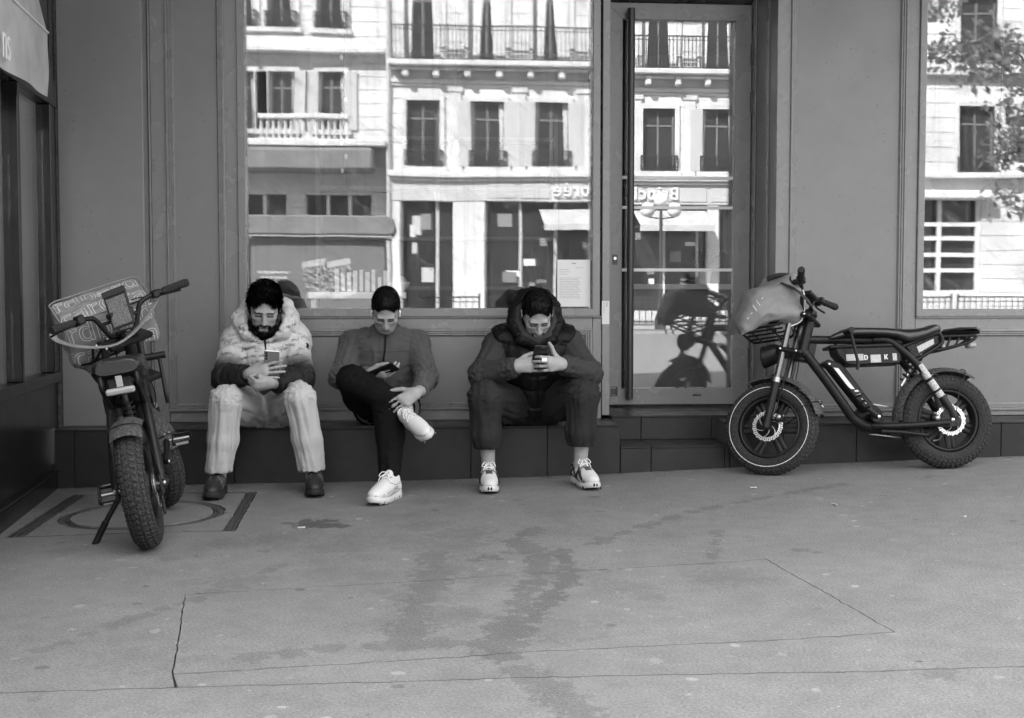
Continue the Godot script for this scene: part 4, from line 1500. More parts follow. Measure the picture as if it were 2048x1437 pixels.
func bike_materials() -> void:
	clad(mat("bike_black", 0.011, 0.42), T.patchy, 6.0, T.soft, 0.01, T.rough, false)
	clad(mat("bike_dusty", 0.03, 0.7), T.wear, 5.0, T.grain, 0.02, null, false)
	clad(mat("guard_plastic", 0.075, 0.62), T.wear, 4.0, T.grain, 0.03, null, false)
	clad(mat("rubber", 0.032, 0.8), T.wear, 6.0, T.grain, 0.05, null, false)
	clad(mat("tread", 0.046, 0.85), T.wear, 7.0, T.grain, 0.05, null, false)
	clad(mat("seat_vinyl", 0.010, 0.30), T.fine, 9.0, T.soft, 0.03, null, false)
	mat("rim_black", 0.012, 0.4)
	mat("disc_steel", 0.62, 0.32, 0.9)
	mat("dull_steel", 0.32, 0.4, 0.9)
	mat("fork_steel", 0.12, 0.28, 0.9)
	mat("white_print", 0.55, 0.6)
	mat("lens", 0.26, 0.3)
	for k in ["bike_black", "bike_dusty", "rubber", "tread", "guard_plastic", "rim_black"]: M[k].metallic_specular = 0.3
	clad(mat("sticker", 0.5, 0.6), T.wear, 14.0, null, 0.0, null, false)
	clad(mat("tape", 0.5, 0.5), T.wear, 9.0, T.soft, 0.05, null, false)

func arc_pts(o: Vector3, r: float, a0: float, a1: float, n: int, z := 0.0) -> PackedVector3Array:
	var out := PackedVector3Array()
	for i in n + 1:
		var a := deg_to_rad(lerpf(a0, a1, float(i) / n))
		out.append(o + Vector3(cos(a) * r, sin(a) * r, z))
	return out

# wheel about the z axis at o
func bike_wheel(w: Node3D, o: Vector3, spin: float, white_line: bool, motor: bool) -> void:
	var f := Transform3D(Basis(Vector3(1, 0, 0), Vector3(0, 0, 1), Vector3(0, -1, 0)), o)
	var R := 0.25
	var t := MB.new()
	var prof := []
	for i in 21:
		var a := deg_to_rad(lerpf(-128, 128, i / 20.0))
		prof.append(Vector2(0.197 + 0.049 * cos(a), 0.052 * sin(a)))
	t.lathe(prof, f, 72)
	put("tyre", t, M.rubber, w)
	# tread blocks: two staggered centre rows and a shoulder row on each side
	var tr := MB.new()
	var count := 58
	for i in count:
		for row in 6:
			var ang: float = TAU * (i + [0.0, 0.5, 0.25, 0.75, 0.1, 0.6][row]) / count
			var lat: float = [-16.0, 16.0, -44.0, 44.0, -68.0, 68.0][row]
			var la := deg_to_rad(lat)
			var rr := 0.197 + 0.049 * cos(la)
			var up := Vector3(cos(ang) * cos(la), sin(ang) * cos(la), sin(la))
			var fwd := Vector3(-sin(ang), cos(ang), 0)
			var sd := fwd.cross(up)
			var tw := 0.35 * signf(lat) * (1.0 if row < 2 else -0.6)
			var b2 := Basis(fwd * cos(tw) + sd * sin(tw), up, sd * cos(tw) - fwd * sin(tw))
			tr.xf = Transform3D(b2, o + Vector3(cos(ang) * rr, sin(ang) * rr, 0.052 * sin(la)))
			var s: Vector2 = [Vector2(0.0075, 0.0105), Vector2(0.0075, 0.0105), Vector2(0.0085, 0.008), Vector2(0.0085, 0.008), Vector2(0.0075, 0.006), Vector2(0.0075, 0.006)][row]
			tr.box(Vector3(-s.x, -0.003, -s.y), Vector3(s.x, 0.0032, s.y), 0.0012)
	var trn := put("tread", tr, M.tread, w)
	trn.set_meta("kind", "stuff")
	if white_line:
		for sg in [-1.0, 1.0]:
			var wl := MB.new()
			wl.lathe([Vector2(0.2085, sg * 0.0505), Vector2(0.2115, sg * 0.0503)] if sg > 0 else [Vector2(0.2115, sg * 0.0503), Vector2(0.2085, sg * 0.0505)], Transform3D(f.basis.scaled_local(Vector3(1, 1, 1)), f.origin + Vector3(0, 0, 0) + f.basis.y * sg * 0.0026), 96)
			put("white_line", wl, M.white_print, w)
	var rim := MB.new()
	rim.lathe([Vector2(0.166, -0.03), Vector2(0.160, -0.042), Vector2(0.150, -0.042), Vector2(0.146, -0.03), Vector2(0.143, 0.0), Vector2(0.146, 0.03), Vector2(0.150, 0.042), Vector2(0.160, 0.042), Vector2(0.166, 0.03)], f, 64)
	rim.xf = Transform3D()
	put("rim", rim, M.rim_black, w)
	for k in 6:
		var sp := MB.new()
		var a := spin + TAU * k / 6.0
		for sg in [-1.0, 1.0]:
			var a0: float = a + sg * 0.28
			var a1: float = a + sg * 0.10
			sp.tube(PackedVector3Array([o + Vector3(cos(a0) * 0.032, sin(a0) * 0.032, 0), o + Vector3(cos(a1) * 0.148, sin(a1) * 0.148, 0)]), [0.010, 0.008], 8, true, 1.9)
		put("spoke", sp, M.rim_black, w)
	var hub := MB.new()
	var hr := 0.055 if motor else 0.034
	hub.lathe([Vector2(0.001, -0.062), Vector2(0.018, -0.062), Vector2(0.02, -0.045), Vector2(hr, -0.038), Vector2(hr, 0.038), Vector2(0.02, 0.045), Vector2(0.018, 0.062), Vector2(0.001, 0.062)], f, 24)
	put("hub", hub, M.bike_dusty, w)
	var ax := MB.new()
	ax.lathe_hard([Vector2(0.009, -0.098), Vector2(0.009, 0.098)], f, 12)
	for sg in [-1.0, 1.0]: ax.ball(o + Vector3(0, 0, sg * 0.096), Vector3(0.011, 0.011, 0.008), 10, 6)
	put("axle", ax, M.disc_steel, w)
	# slotted brake disc on the left side
	var d := MB.new()
	var zz := -0.066
	var seg := 40
	for i in seg:
		var a0 := TAU * i / seg
		var wob := 0.0022 if i % 2 else -0.0014
		var a1 := a0 + TAU / seg * 0.62
		var poly := PackedVector2Array()
		for q in [[0.0625, a0 - 0.045], [0.080 + wob, a0 + 0.045], [0.080 + wob, a1 + 0.045], [0.0625, a1 - 0.045]]:
			poly.append(Vector2(cos(q[1]), sin(q[1])) * q[0])
		d.xf = Transform3D(Basis(), o + Vector3(0, 0, zz))
		d.prism(poly, -0.001, 0.001)
	for q in [[0.061, 0.0645], [0.0775, 0.0792]]:
		d.xf = Transform3D(Basis(), Vector3(0, 0, 0))
		d.lathe([Vector2(q[0], zz - 0.001), Vector2(q[1], zz - 0.001), Vector2(q[1], zz + 0.001), Vector2(q[0], zz + 0.001), Vector2(q[0], zz - 0.001)], f, 48)
	for k in 6:
		var a := TAU * k / 6.0 + 0.2
		var pts := PackedVector3Array()
		for j in 5:
			var u := j / 4.0
			pts.append(o + Vector3(cos(a + u * 0.75), sin(a + u * 0.75), 0) * lerpf(0.024, 0.0625, u) + Vector3(0, 0, zz))
		d.tube(pts, 0.0026, 5, true, 0.6)
	put("brake_disc", d, M.disc_steel, w)

func caliper(parent: Node, o: Vector3, turn: float) -> void:
	var c := MB.new()
	c.xf = Transform3D(Basis(Vector3.BACK, turn), o)
	c.box(Vector3(-0.026, -0.016, -0.024), Vector3(0.026, 0.016, 0.018), 0.006)
	c.box(Vector3(-0.012, -0.026, -0.02), Vector3(0.014, -0.012, 0.012), 0.004)
	put("brake_caliper", c, M.bike_black, parent)
	var k := MB.new()
	k.xf = c.xf
	k.lathe([Vector2(0.001, 0.030), Vector2(0.013, 0.030), Vector2(0.014, 0.022)], Transform3D(Basis(Vector3.RIGHT, -PI / 2), Vector3.ZERO), 12)
	for q in [Vector3(0.02, 0.018, -0.022), Vector3(-0.018, -0.018, -0.02)]: k.ball(q, Vector3.ONE * 0.005, 6, 4)
	put("caliper_bolt", k, M.dull_steel, parent)

func mudguard_shell(o: Vector3, r: float, a0: float, a1: float, hw: float, n := 28) -> MB:
	var b := MB.new()
	for side in 2:
		var pts := PackedVector3Array()
		for i in n + 1:
			var a := deg_to_rad(lerpf(a0, a1, float(i) / n))
			for j in 9:
				var u := (j - 4) / 4.0
				var rr := r - 0.020 * u * u - (0.0025 if side else 0.0) - 0.006 * absf(u * u * u)
				pts.append(o + Vector3(cos(a) * rr, sin(a) * rr, hw * u))
		b.grid(pts, n + 1, 9, false, false, PackedVector2Array(), side == 0)
	return b

func pedal(parent: Node, o: Vector3, z1: float, pitch := 0.3) -> void:
	var p := part("pedal", parent)
	var s := signf(z1 - o.z)
	var f := MB.new()
	f.xf = Transform3D(Basis(Vector3.BACK, pitch), o)
	var z0 := 0.016 * s
	var ze := z1 - o.z
	for q in [-0.042, 0.034]: f.box(Vector3(q, -0.009, minf(z0, ze)), Vector3(q + 0.008, 0.009, maxf(z0, ze)), 0.002)
	for q in [z0, ze - 0.008 * s]: f.box(Vector3(-0.042, -0.009, minf(q, q + 0.008 * s)), Vector3(0.042, 0.009, maxf(q, q + 0.008 * s)), 0.002)
	for i in 9: f.box(Vector3(-0.043 + i * 0.01, 0.008, ze - 0.004), Vector3(-0.039 + i * 0.01, 0.014, ze + 0.002))
	put("cage", f, M.bike_black, p)
	var sp := MB.new()
	sp.xf = f.xf
	sp.tube(PackedVector3Array([Vector3.ZERO, Vector3(0, 0, ze - 0.01 * s)]), 0.008, 8)
	put("spindle", sp, M.dull_steel, p)
	for q in [-0.046, 0.0425]:
		var r := MB.new()
		r.xf = f.xf
		r.box(Vector3(q, -0.005, minf(z0 * 2, ze * 0.85)), Vector3(q + 0.0035, 0.005, maxf(z0 * 2, ze * 0.85)))
		put("reflector", r, M.lens, p)

# moped-style electric bicycle; returns its node. x runs forward from the rear axle, z to the rider's right.
func make_bike(label: String, xf: Transform3D, steer_deg: float, rack: bool, spare_battery: bool, stand_down: bool, crank_sign: float) -> Node3D:
	var n := thing("electric_bicycle", label, "bicycle", Vector3.ZERO, "fat tyred electric bicycles")
	n.transform = xf
	var k: Material = M.bike_black
	var ax := Vector3(0.287, -0.958, 0).normalized()
	var top := Vector3(0.70, 0.775, 0)
	var st := Transform3D(Basis(-ax, deg_to_rad(steer_deg)), Vector3.ZERO)
	st.origin = top - st.basis * top
	# wheels
	var rw := part("rear_wheel", n)
	bike_wheel(rw, Vector3(0, 0.25, 0), 0.35, false, true)
	caliper(rw, Vector3(0.082, 0.262, -0.072), 0.4)
	var fw := part("front_wheel", n)
	fw.transform = st
	bike_wheel(fw, Vector3(0.936, 0.25, 0), 0.1, rack, false)
	# frame
	var fr := part("frame", n)
	put("head_tube", tb([Vector3(0.693, 0.797, 0), Vector3(0.751, 0.605, 0)], 0.027, 14), k, fr)
	var tt := MB.new()
	tt.tube(PackedVector3Array([Vector3(0.728, 0.703, 0), Vector3(0.34, 0.688, 0)]), 0.022, 14)
	put("top_tube", tt, k, fr)
	for sg in [-1.0, 1.0]:
		put("seat_stay", tb(Array(bent([Vector3(0.36, 0.689, sg * 0.018), Vector3(0.285, 0.684, sg * 0.05), Vector3(0.15, 0.546, sg * 0.072), Vector3(0.0, 0.300, sg * 0.086), Vector3(-0.012, 0.262, sg * 0.086)], 0.09, 7)), 0.0195, 12), k, fr)
		put("chain_stay", tb(Array(bent([Vector3(0.40, 0.238, sg * 0.02), Vector3(0.335, 0.230, sg * 0.06), Vector3(0.20, 0.229, sg * 0.084), Vector3(0.02, 0.236, sg * 0.086)], 0.05, 5)), 0.0175, 12), k, fr)
		var dp := PackedVector2Array([Vector2(-0.035, 0.215), Vector2(0.075, 0.213), Vector2(0.085, 0.24), Vector2(0.045, 0.29), Vector2(0.01, 0.315), Vector2(-0.022, 0.30), Vector2(-0.04, 0.255)])
		var dm := MB.new()
		dm.prism(dp, sg * 0.086 - 0.005, sg * 0.086 + 0.005, 0.002)
		put("dropout", dm, M.bike_dusty, fr)
	put("down_tube", tb(Array(bent([Vector3(0.744, 0.655, 0), Vector3(0.62, 0.478, 0), Vector3(0.475, 0.245, 0), Vector3(0.34, 0.230, 0)], 0.11, 8)), 0.025, 14), k, fr)
	var gus := MB.new()
	gus.prism(PackedVector2Array([Vector2(0.735, 0.69), Vector2(0.66, 0.693), Vector2(0.685, 0.60), Vector2(0.725, 0.63)]), -0.006, 0.006, 0.002)
	put("gusset", gus, k, fr)
	for sg in [-1.0, 1.0]:
		put("tail_loop", tb(Array(bent([Vector3(0.235, 0.64, sg * 0.06), Vector3(0.02, 0.715, sg * 0.07), Vector3(0.005, 0.66, sg * 0.07), Vector3(0.04, 0.635, sg * 0.07), Vector3(0.165, 0.565, sg * 0.066)], 0.035, 5)), 0.010, 8), k, fr)
		var tp := MB.new()
		tp.prism(PackedVector2Array([Vector2(0.205, 0.645), Vector2(0.03, 0.702), Vector2(0.03, 0.655), Vector2(0.165, 0.58)]), sg * 0.062 - 0.003, sg * 0.062 + 0.003, 0.001)
		put("side_panel", tp, M.bike_dusty, fr)
	# shock absorber
	var sh := part("shock_absorber", n)
	var coil := PackedVector3Array()
	for i in 97:
		var a := TAU * i / 16.0
		var u := i / 96.0
		var o := Vector3(0.205, 0.47, 0).lerp(Vector3(0.115, 0.60, 0), u)
		coil.append(o + Vector3(cos(a) * 0.022 * 0.82, cos(a) * 0.022 * 0.57, sin(a) * 0.022))
	var cb := MB.new()
	cb.tube(coil, 0.0052, 6)
	put("spring", cb, k, sh)
	put("damper", tb([Vector3(0.225, 0.44, 0), Vector3(0.10, 0.62, 0)], 0.011, 10), M.dull_steel, sh)
	# seat
	var seat := MB.new()
	var secs := [[0.600, 0.698, 0.712, 0.035], [0.575, 0.696, 0.727, 0.05], [0.53, 0.700, 0.747, 0.066], [0.48, 0.705, 0.757, 0.074], [0.40, 0.704, 0.754, 0.080], [0.31, 0.697, 0.749, 0.086], [0.255, 0.685, 0.743, 0.092], [0.20, 0.655, 0.739, 0.096], [0.15, 0.664, 0.739, 0.098], [0.10, 0.680, 0.745, 0.096], [0.06, 0.697, 0.757, 0.090], [0.03, 0.708, 0.762, 0.080], [0.012, 0.716, 0.757, 0.064], [0.004, 0.725, 0.745, 0.04]]
	if not rack:
		for q in secs:
			if q[0] < 0.26:
				q[1] = minf(q[1], 0.668 + 0.04 * smoothstep(0.06, 0.0, q[0])); q[2] += 0.012; q[3] = maxf(q[3], 0.099 - 0.02 * smoothstep(0.03, 0.0, q[0]))
	var sp := PackedVector3Array()
	for q in secs:
		var ym := lerpf(q[1], q[2], 0.42)
		for j in 24:
			var a := TAU * j / 24.0
			var cx := signf(cos(a)) * pow(absf(cos(a)), 0.55)
			var sy := signf(sin(a)) * pow(absf(sin(a)), 0.75)
			sp.append(Vector3(q[0], ym + (sy * (q[2] - ym) if sy > 0 else sy * (ym - q[1])), cx * q[3]))
	seat.grid(sp, secs.size(), 24, false, true)
	seat.fan(sp.slice(0, 24), Vector3.RIGHT)
	seat.fan(sp.slice(sp.size() - 24), Vector3.LEFT)
	var se := part("seat", n)
	put("cushion", seat, M.seat_vinyl, se)
	var pipe := PackedVector3Array()
	for q in secs.slice(2): pipe.append(Vector3(q[0], lerpf(q[1], q[2], 0.42) - 0.004, -q[3] - 0.0005))
	var pr := PackedVector3Array()
	for p in pipe: pr.append(Vector3(p.x, p.y, -p.z))
	for pp in [pipe, pr]:
		var pb := MB.new()
		pb.tube(pp, 0.003, 6)
		put("piping", pb, M.seat_vinyl, se)
	put("seat_pan", bx(Vector3(0.02, 0.655, -0.055), Vector3(0.26, 0.69, 0.055), 0.01), k, se)
	# crossbar in front of the seat with hanging hooks
	var cx := part("crossbar", n)
	put("bar", tb([Vector3(0.525, 0.728, -0.155), Vector3(0.525, 0.728, 0.155)], 0.0155, 12), k, cx)
	for sg in [-1.0, 1.0]:
		put("hook", tb(Array(bent([Vector3(0.522, 0.72, sg * 0.128), Vector3(0.493, 0.555, sg * 0.128), Vector3(0.502, 0.522, sg * 0.128)], 0.02, 4)), 0.0085, 8), k, cx)
	# batteries
	var bt := part("battery", n)
	var bp := MB.new()
	bp.prism(PackedVector2Array([Vector2(0.585, 0.650), Vector2(0.242, 0.650), Vector2(0.228, 0.635), Vector2(0.230, 0.572), Vector2(0.248, 0.553), Vector2(0.505, 0.553), Vector2(0.53, 0.560), Vector2(0.578, 0.615)]), -0.058, 0.058, 0.008)
	put("case", bp, M.bike_black, bt)
	put("cover", bx(Vector3(0.225, 0.646, -0.062), Vector3(0.615, 0.664, 0.062), 0.005), k, bt)
	if spare_battery:
		var sb := part("battery", n, "slim battery strapped to the down tube")
		var so := MB.new()
		so.prism(PackedVector2Array([Vector2(0.652, 0.572), Vector2(0.622, 0.590), Vector2(0.560, 0.572), Vector2(0.535, 0.548), Vector2(0.398, 0.345), Vector2(0.402, 0.325), Vector2(0.428, 0.308), Vector2(0.452, 0.325), Vector2(0.612, 0.548)]), -0.045, 0.045, 0.007)
		put("case", so, M.bike_black, sb)
		var stripe := MB.new()
		stripe.prism(PackedVector2Array([Vector2(0.598, 0.546), Vector2(0.572, 0.542), Vector2(0.492, 0.430), Vector2(0.512, 0.432), Vector2(0.528, 0.446)]), -0.0468, -0.0452)
		put("stripe", stripe, M.white_print, sb)
		for i in 4:
			var q := MB.new()
			var o := Vector2(0.496 - i * 0.017, 0.423 - i * 0.021)
			q.prism(PackedVector2Array([o, o + Vector2(-0.006, -0.008), o + Vector2(-0.026 - 0.003 * i, -0.006), o + Vector2(-0.018, 0.003)]), -0.0468, -0.0452)
			put("stripe", q, M.white_print, sb)
		var kn := MB.new()
		kn.ball(Vector3(0.618, 0.566, -0.046), Vector3(0.007, 0.007, 0.004), 10, 6)
		put("lock", kn, M.disc_steel, sb)
	# drive
	var dr := part("drivetrain", n)
	var ring := MB.new()
	var bb := Vector3(0.392, 0.280, 0)
	var teeth := PackedVector2Array()
	for i in 88:
		var a := TAU * i / 88.0
		teeth.append(Vector2(cos(a), sin(a)) * (0.084 if i % 2 else 0.078))
	ring.xf = Transform3D(Basis(), bb + Vector3(0, 0, 0.058))
	ring.prism(teeth, -0.0015, 0.0015)
	put("chainring", ring, M.bike_dusty, dr)
	put("bottom_bracket", tb([bb + Vector3(0, 0, -0.05), bb + Vector3(0, 0, 0.065)], 0.024, 14), k, dr)
	var ca := Vector3(0.098, 0.077, 0) * crank_sign
	for sg in [-1.0, 1.0]:
		var e: Vector3 = bb + ca * -sg + Vector3(0, 0, sg * 0.092)
		put("crank_arm", tb([bb + Vector3(0, 0, sg * 0.08), bb.lerp(e, 0.5) + Vector3(0, 0, sg * 0.045), e], [0.017, 0.013, 0.015], 10), k, dr)
		var bo := MB.new()
		bo.ball(bb + Vector3(0, 0, sg * 0.095), Vector3(0.009, 0.009, 0.005), 10, 6)
		put("crank_bolt", bo, M.disc_steel, dr)
		pedal(n, e + Vector3(0, 0, sg * 0.008), e.z + sg * 0.108, 0.9 if sg < 0 else 0.4)
	var sprocket := MB.new()
	for i in 5: sprocket.lathe([Vector2(0.012, 0.052 + i * 0.005), Vector2(0.046 - i * 0.005, 0.052 + i * 0.005), Vector2(0.046 - i * 0.005, 0.054 + i * 0.005), Vector2(0.012, 0.054 + i * 0.005)], Transform3D(Basis(Vector3(1, 0, 0), Vector3(0, 0, 1), Vector3(0, -1, 0)), Vector3(0, 0.25, 0)), 24)
	put("sprocket", sprocket, M.dull_steel, dr)
	var chain := MB.new()
	var path := []
	for i in 33: path.append(Vector3(lerpf(0.392, 0.004, i / 32.0), lerpf(0.361, 0.288, i / 32.0), 0.06))
	for i in 9: path.append(Vector3(-0.034 * sin(PI * (i + 0.5) / 9.0) , 0.25 + 0.038 * cos(PI * (i + 0.5) / 9.0), 0.06))
	path.append_array(Array(curve([Vector3(0.0, 0.212, 0.06), Vector3(0.02, 0.155, 0.06), Vector3(0.16, 0.165, 0.06), Vector3(0.392, 0.199, 0.06)], 11)))
	for i in path.size() - 1:
		var a: Vector3 = path[i]
		var b: Vector3 = path[i + 1]
		var dd := (b - a)
		chain.xf = Transform3D(Basis(dd.normalized(), dd.normalized().rotated(Vector3.BACK, PI / 2), Vector3.BACK), a.lerp(b, 0.5))
		var hz := 0.0035 if i % 2 else 0.002
		chain.box(Vector3(-dd.length() * 0.55, -0.0038, -hz), Vector3(dd.length() * 0.55, 0.0038, hz), 0.001)
	var chn := put("chain", chain, M.dull_steel, dr)
	chn.set_meta("kind", "stuff")
	var de := MB.new()
	de.xf = Transform3D(Basis(), Vector3(0.02, 0.17, 0.075))
	de.box(Vector3(-0.012, -0.05, -0.006), Vector3(0.012, 0.06, 0.006), 0.004)
	de.box(Vector3(-0.02, 0.03, -0.012), Vector3(0.022, 0.07, 0.014), 0.006)
	put("derailleur", de, M.bike_dusty, dr)
	# mudguards with wire stays
	var rg := part("rear_mudguard", n)
	put("shell", mudguard_shell(Vector3(0, 0.25, 0), 0.283, 2, 126, 0.062, 34), M.guard_plastic, rg)
	for sg in [-1.0, 1.0]:
		put("stay", tb(Array(curve([Vector3(-0.02, 0.262, sg * 0.09), Vector3(-0.05, 0.38, sg * 0.078), Vector3(-0.10, 0.49, sg * 0.065), Vector3(-0.108, 0.512, sg * 0.04), Vector3(-0.108, 0.518, 0)], 4)), 0.0026, 6), k, rg)
	var fg := part("front_mudguard", n)
	fg.transform = st
	put("shell", mudguard_shell(Vector3(0.936, 0.25, 0), 0.282, 68, 172, 0.058, 28), M.guard_plastic, fg)
	for sg in [-1.0, 1.0]:
		put("stay", tb([Vector3(0.93, 0.26, sg * 0.085), Vector3(0.80, 0.32, sg * 0.072), Vector3(0.685, 0.352, sg * 0.055), Vector3(0.66, 0.36, 0)], 0.0026, 6), k, fg)
	for q in [Vector2(0.678, 0.36), Vector2(0.668, 0.335)]:
		var bo := MB.new()
		for z in [-0.012, 0.012]: bo.ball(Vector3(q.x - 0.008, q.y, z), Vector3(0.005, 0.005, 0.005), 8, 5)
		put("rivet", bo, M.disc_steel, fg)
	# fork
	var fk := part("fork", n)
	fk.transform = st
	for s in [-0.035, 0.165]:
		var c := MB.new()
		var a := fs(s, 0.035, 0)
		c.xf = Transform3D(Basis(Vector3(0.958, 0.287, 0), Vector3(-0.287, 0.958, 0), Vector3.BACK), a)
		c.box(Vector3(-0.065, -0.014, -0.112), Vector3(0.066, 0.014, 0.112), 0.009)
		put("crown", c, k, fk)
		var bo := MB.new()
		bo.xf = c.xf
		for q in [Vector3(0.05, 0.0, -0.113), Vector3(-0.035, 0.0, -0.113), Vector3(0.04, 0.015, 0.06), Vector3(0.04, 0.015, -0.06)]: bo.ball(q, Vector3.ONE * 0.007, 8, 5)
		put("clamp_bolt", bo, M.disc_steel, fk)
	for sg in [-1.0, 1.0]:
		put("stanchion", tb([fs(-0.055, 0.075, sg * 0.088), fs(0.36, 0.075, sg * 0.088)], 0.0165, 12), M.fork_steel, fk)
		put("wiper_seal", tb([fs(0.315, 0.075, sg * 0.088), fs(0.345, 0.075, sg * 0.088)], 0.021, 12), M.dull_steel, fk)
		put("fork_leg", tb([fs(0.34, 0.075, sg * 0.088), fs(0.58, 0.075, sg * 0.088), fs(0.592, 0.075, sg * 0.088)], [0.0225, 0.021, 0.014], 12), k, fk)
	put("arch", tb(Array(bent([fs(0.35, 0.09, -0.09), fs(0.30, 0.10, -0.08), fs(0.30, 0.10, 0.08), fs(0.35, 0.09, 0.09)], 0.03, 4)), 0.011, 8), k, fk)
	put("steerer", tb([fs(-0.09, 0, 0), fs(0.18, 0, 0)], 0.019, 10), M.dull_steel, fk)
	caliper(fk, Vector3(0.868, 0.285, -0.07), -0.9)
	# headlight
	var hl := part("headlight", n)
	hl.transform = st
	var hf := Transform3D(Basis(Vector3(0, 1, 0), Vector3(0.985, -0.17, 0), Vector3(0, 0, 1)), Vector3(0.855, 0.655, 0))
	var hb := MB.new()
	hb.lathe([Vector2(0.001, 0.0), Vector2(0.032, 0.004), Vector2(0.050, 0.022), Vector2(0.056, 0.05), Vector2(0.058, 0.088), Vector2(0.060, 0.09), Vector2(0.060, 0.10), Vector2(0.054, 0.101), Vector2(0.050, 0.094)], hf, 28)
	put("housing", hb, k, hl)
	var hn := MB.new()
	hn.lathe([Vector2(0.054, 0.095), Vector2(0.03, 0.099), Vector2(0.001, 0.101)], hf, 24)
	put("lens", hn, M.glass_far, hl)
	put("bracket", bx(Vector3(0.80, 0.63, -0.05), Vector3(0.862, 0.68, -0.035), 0.004), k, hl)
	put("bracket", bx(Vector3(0.80, 0.63, 0.035), Vector3(0.862, 0.68, 0.05), 0.004), k, hl)
	# front rack
	var rk := part("front_rack", n)
	rk.transform = st
	var py := 0.765
	put("hoop", tb(Array(bent([Vector3(0.80, 0.83, -0.12), Vector3(0.825, py, -0.13), Vector3(1.04, py, -0.13), Vector3(1.04, py, 0.13), Vector3(0.825, py, 0.13), Vector3(0.80, 0.83, 0.12)], 0.03, 5)), 0.0065, 8), k, rk)
	for z in [-0.07, 0.0, 0.07]: put("rail", tb([Vector3(0.82, py, z), Vector3(1.04, py, z)], 0.005, 6), k, rk)
	for x in [0.88, 0.99]: put("slat", tb([Vector3(x, py, -0.13), Vector3(x, py, 0.13)], 0.005, 6), k, rk)
	for sg in [-1.0, 1.0]:
		put("stay", tb(Array(bent([Vector3(0.86, py, sg * 0.07), Vector3(0.845, 0.70, sg * 0.065), Vector3(0.80, 0.665, sg * 0.06)], 0.02, 3)), 0.005, 6), k, rk)
		put("stay", tb([fs(-0.04, 0.06, sg * 0.09), Vector3(0.83, py, sg * 0.12)], 0.006, 6), k, rk)
	# handlebar: high-rise bar with a crossbar
	var hbk := part("handlebar", n)
	hbk.transform = st
	put("stem", bx(Vector3(0.655, 0.815, -0.034), Vector3(0.745, 0.862, 0.034), 0.012), k, hbk)
	var half := [Vector3(0.715, 0.845, 0.0), Vector3(0.715, 0.845, 0.062), Vector3(0.692, 0.955, 0.115), Vector3(0.683, 0.965, 0.165), Vector3(0.630, 0.968, 0.335)]
	for sg in [-1.0, 1.0]:
		var hp := []
		for p in half: hp.append(Vector3(p.x, p.y, p.z * sg))
		put("bar", tb(Array(bent(hp, 0.03, 5)), 0.0112, 10), k, hbk)
		var ga := Vector3(0.664, 0.966, sg * 0.225)
		var gb := Vector3(0.627, 0.968, sg * 0.345)
		put("grip", tb([ga, ga.lerp(gb, 0.08), ga.lerp(gb, 0.55), ga.lerp(gb, 0.9), gb], [0.014, 0.0172, 0.0178, 0.0195, 0.016], 14), M.rubber, hbk)
		var lv := part("brake_lever", n)
		lv.transform = st
		put("clamp", tb([ga.lerp(gb, -0.24), ga.lerp(gb, -0.08)], 0.0165, 10), k, lv)
		put("perch", bx(Vector3(0.675, 0.945, sg * 0.2 - 0.016), Vector3(0.712, 0.97, sg * 0.2 + 0.016), 0.005), k, lv)
		put("blade", tb(Array(curve([Vector3(0.70, 0.956, sg * 0.195), Vector3(0.712, 0.952, sg * 0.235), Vector3(0.700, 0.946, sg * 0.30), Vector3(0.69, 0.942, sg * 0.33)], 4)), 0.0055, 6), k, lv)
		for q in 2:
			put("cable", tb(Array(curve([Vector3(0.70, 0.96, sg * 0.185), Vector3(0.78, 0.97 - 0.02 * q, sg * (0.12 - 0.02 * q)), Vector3(0.80 + 0.02 * q, 0.90, sg * 0.03), fs(0.06 + 0.02 * q, 0.05, sg * 0.045), fs(0.30, 0.045 - 0.012 * q, sg * (0.07 + 0.012 * q)), fs(0.50, 0.05, -0.075 if q else sg * 0.07)], 6)), 0.0027, 6), k, lv)
	put("cross_brace", tb([Vector3(0.70, 0.915, -0.095), Vector3(0.70, 0.915, 0.095)], 0.008, 8), k, hbk)
	put("display", bx(Vector3(0.655, 0.925, -0.06), Vector3(0.70, 0.952, 0.06), 0.006), k, hbk)
	put("throttle_box", bx(Vector3(0.652, 0.948, 0.172), Vector3(0.694, 0.984, 0.205), 0.006), k, hbk)
	put("switch_box", bx(Vector3(0.652, 0.948, -0.21), Vector3(0.694, 0.99, -0.172), 0.006), k, hbk)
	# tail light under the seat
	var tl := part("tail_light", n)
	put("housing", bx(Vector3(0.0, 0.630, -0.052), Vector3(0.05, 0.690, 0.052), 0.012), k, tl)
	var ln := MB.new()
	ln.xf = Transform3D(Basis(Vector3.BACK, 0.25), Vector3(-0.004, 0.640, 0))
	ln.box(Vector3(-0.012, -0.012, -0.056), Vector3(0.014, 0.012, 0.056), 0.006)
	put("lens", ln, M.lens, tl)
	put("bracket", bx(Vector3(0.008, 0.655, -0.012), Vector3(-0.004, 0.70, 0.014), 0.002), M.dull_steel, tl)
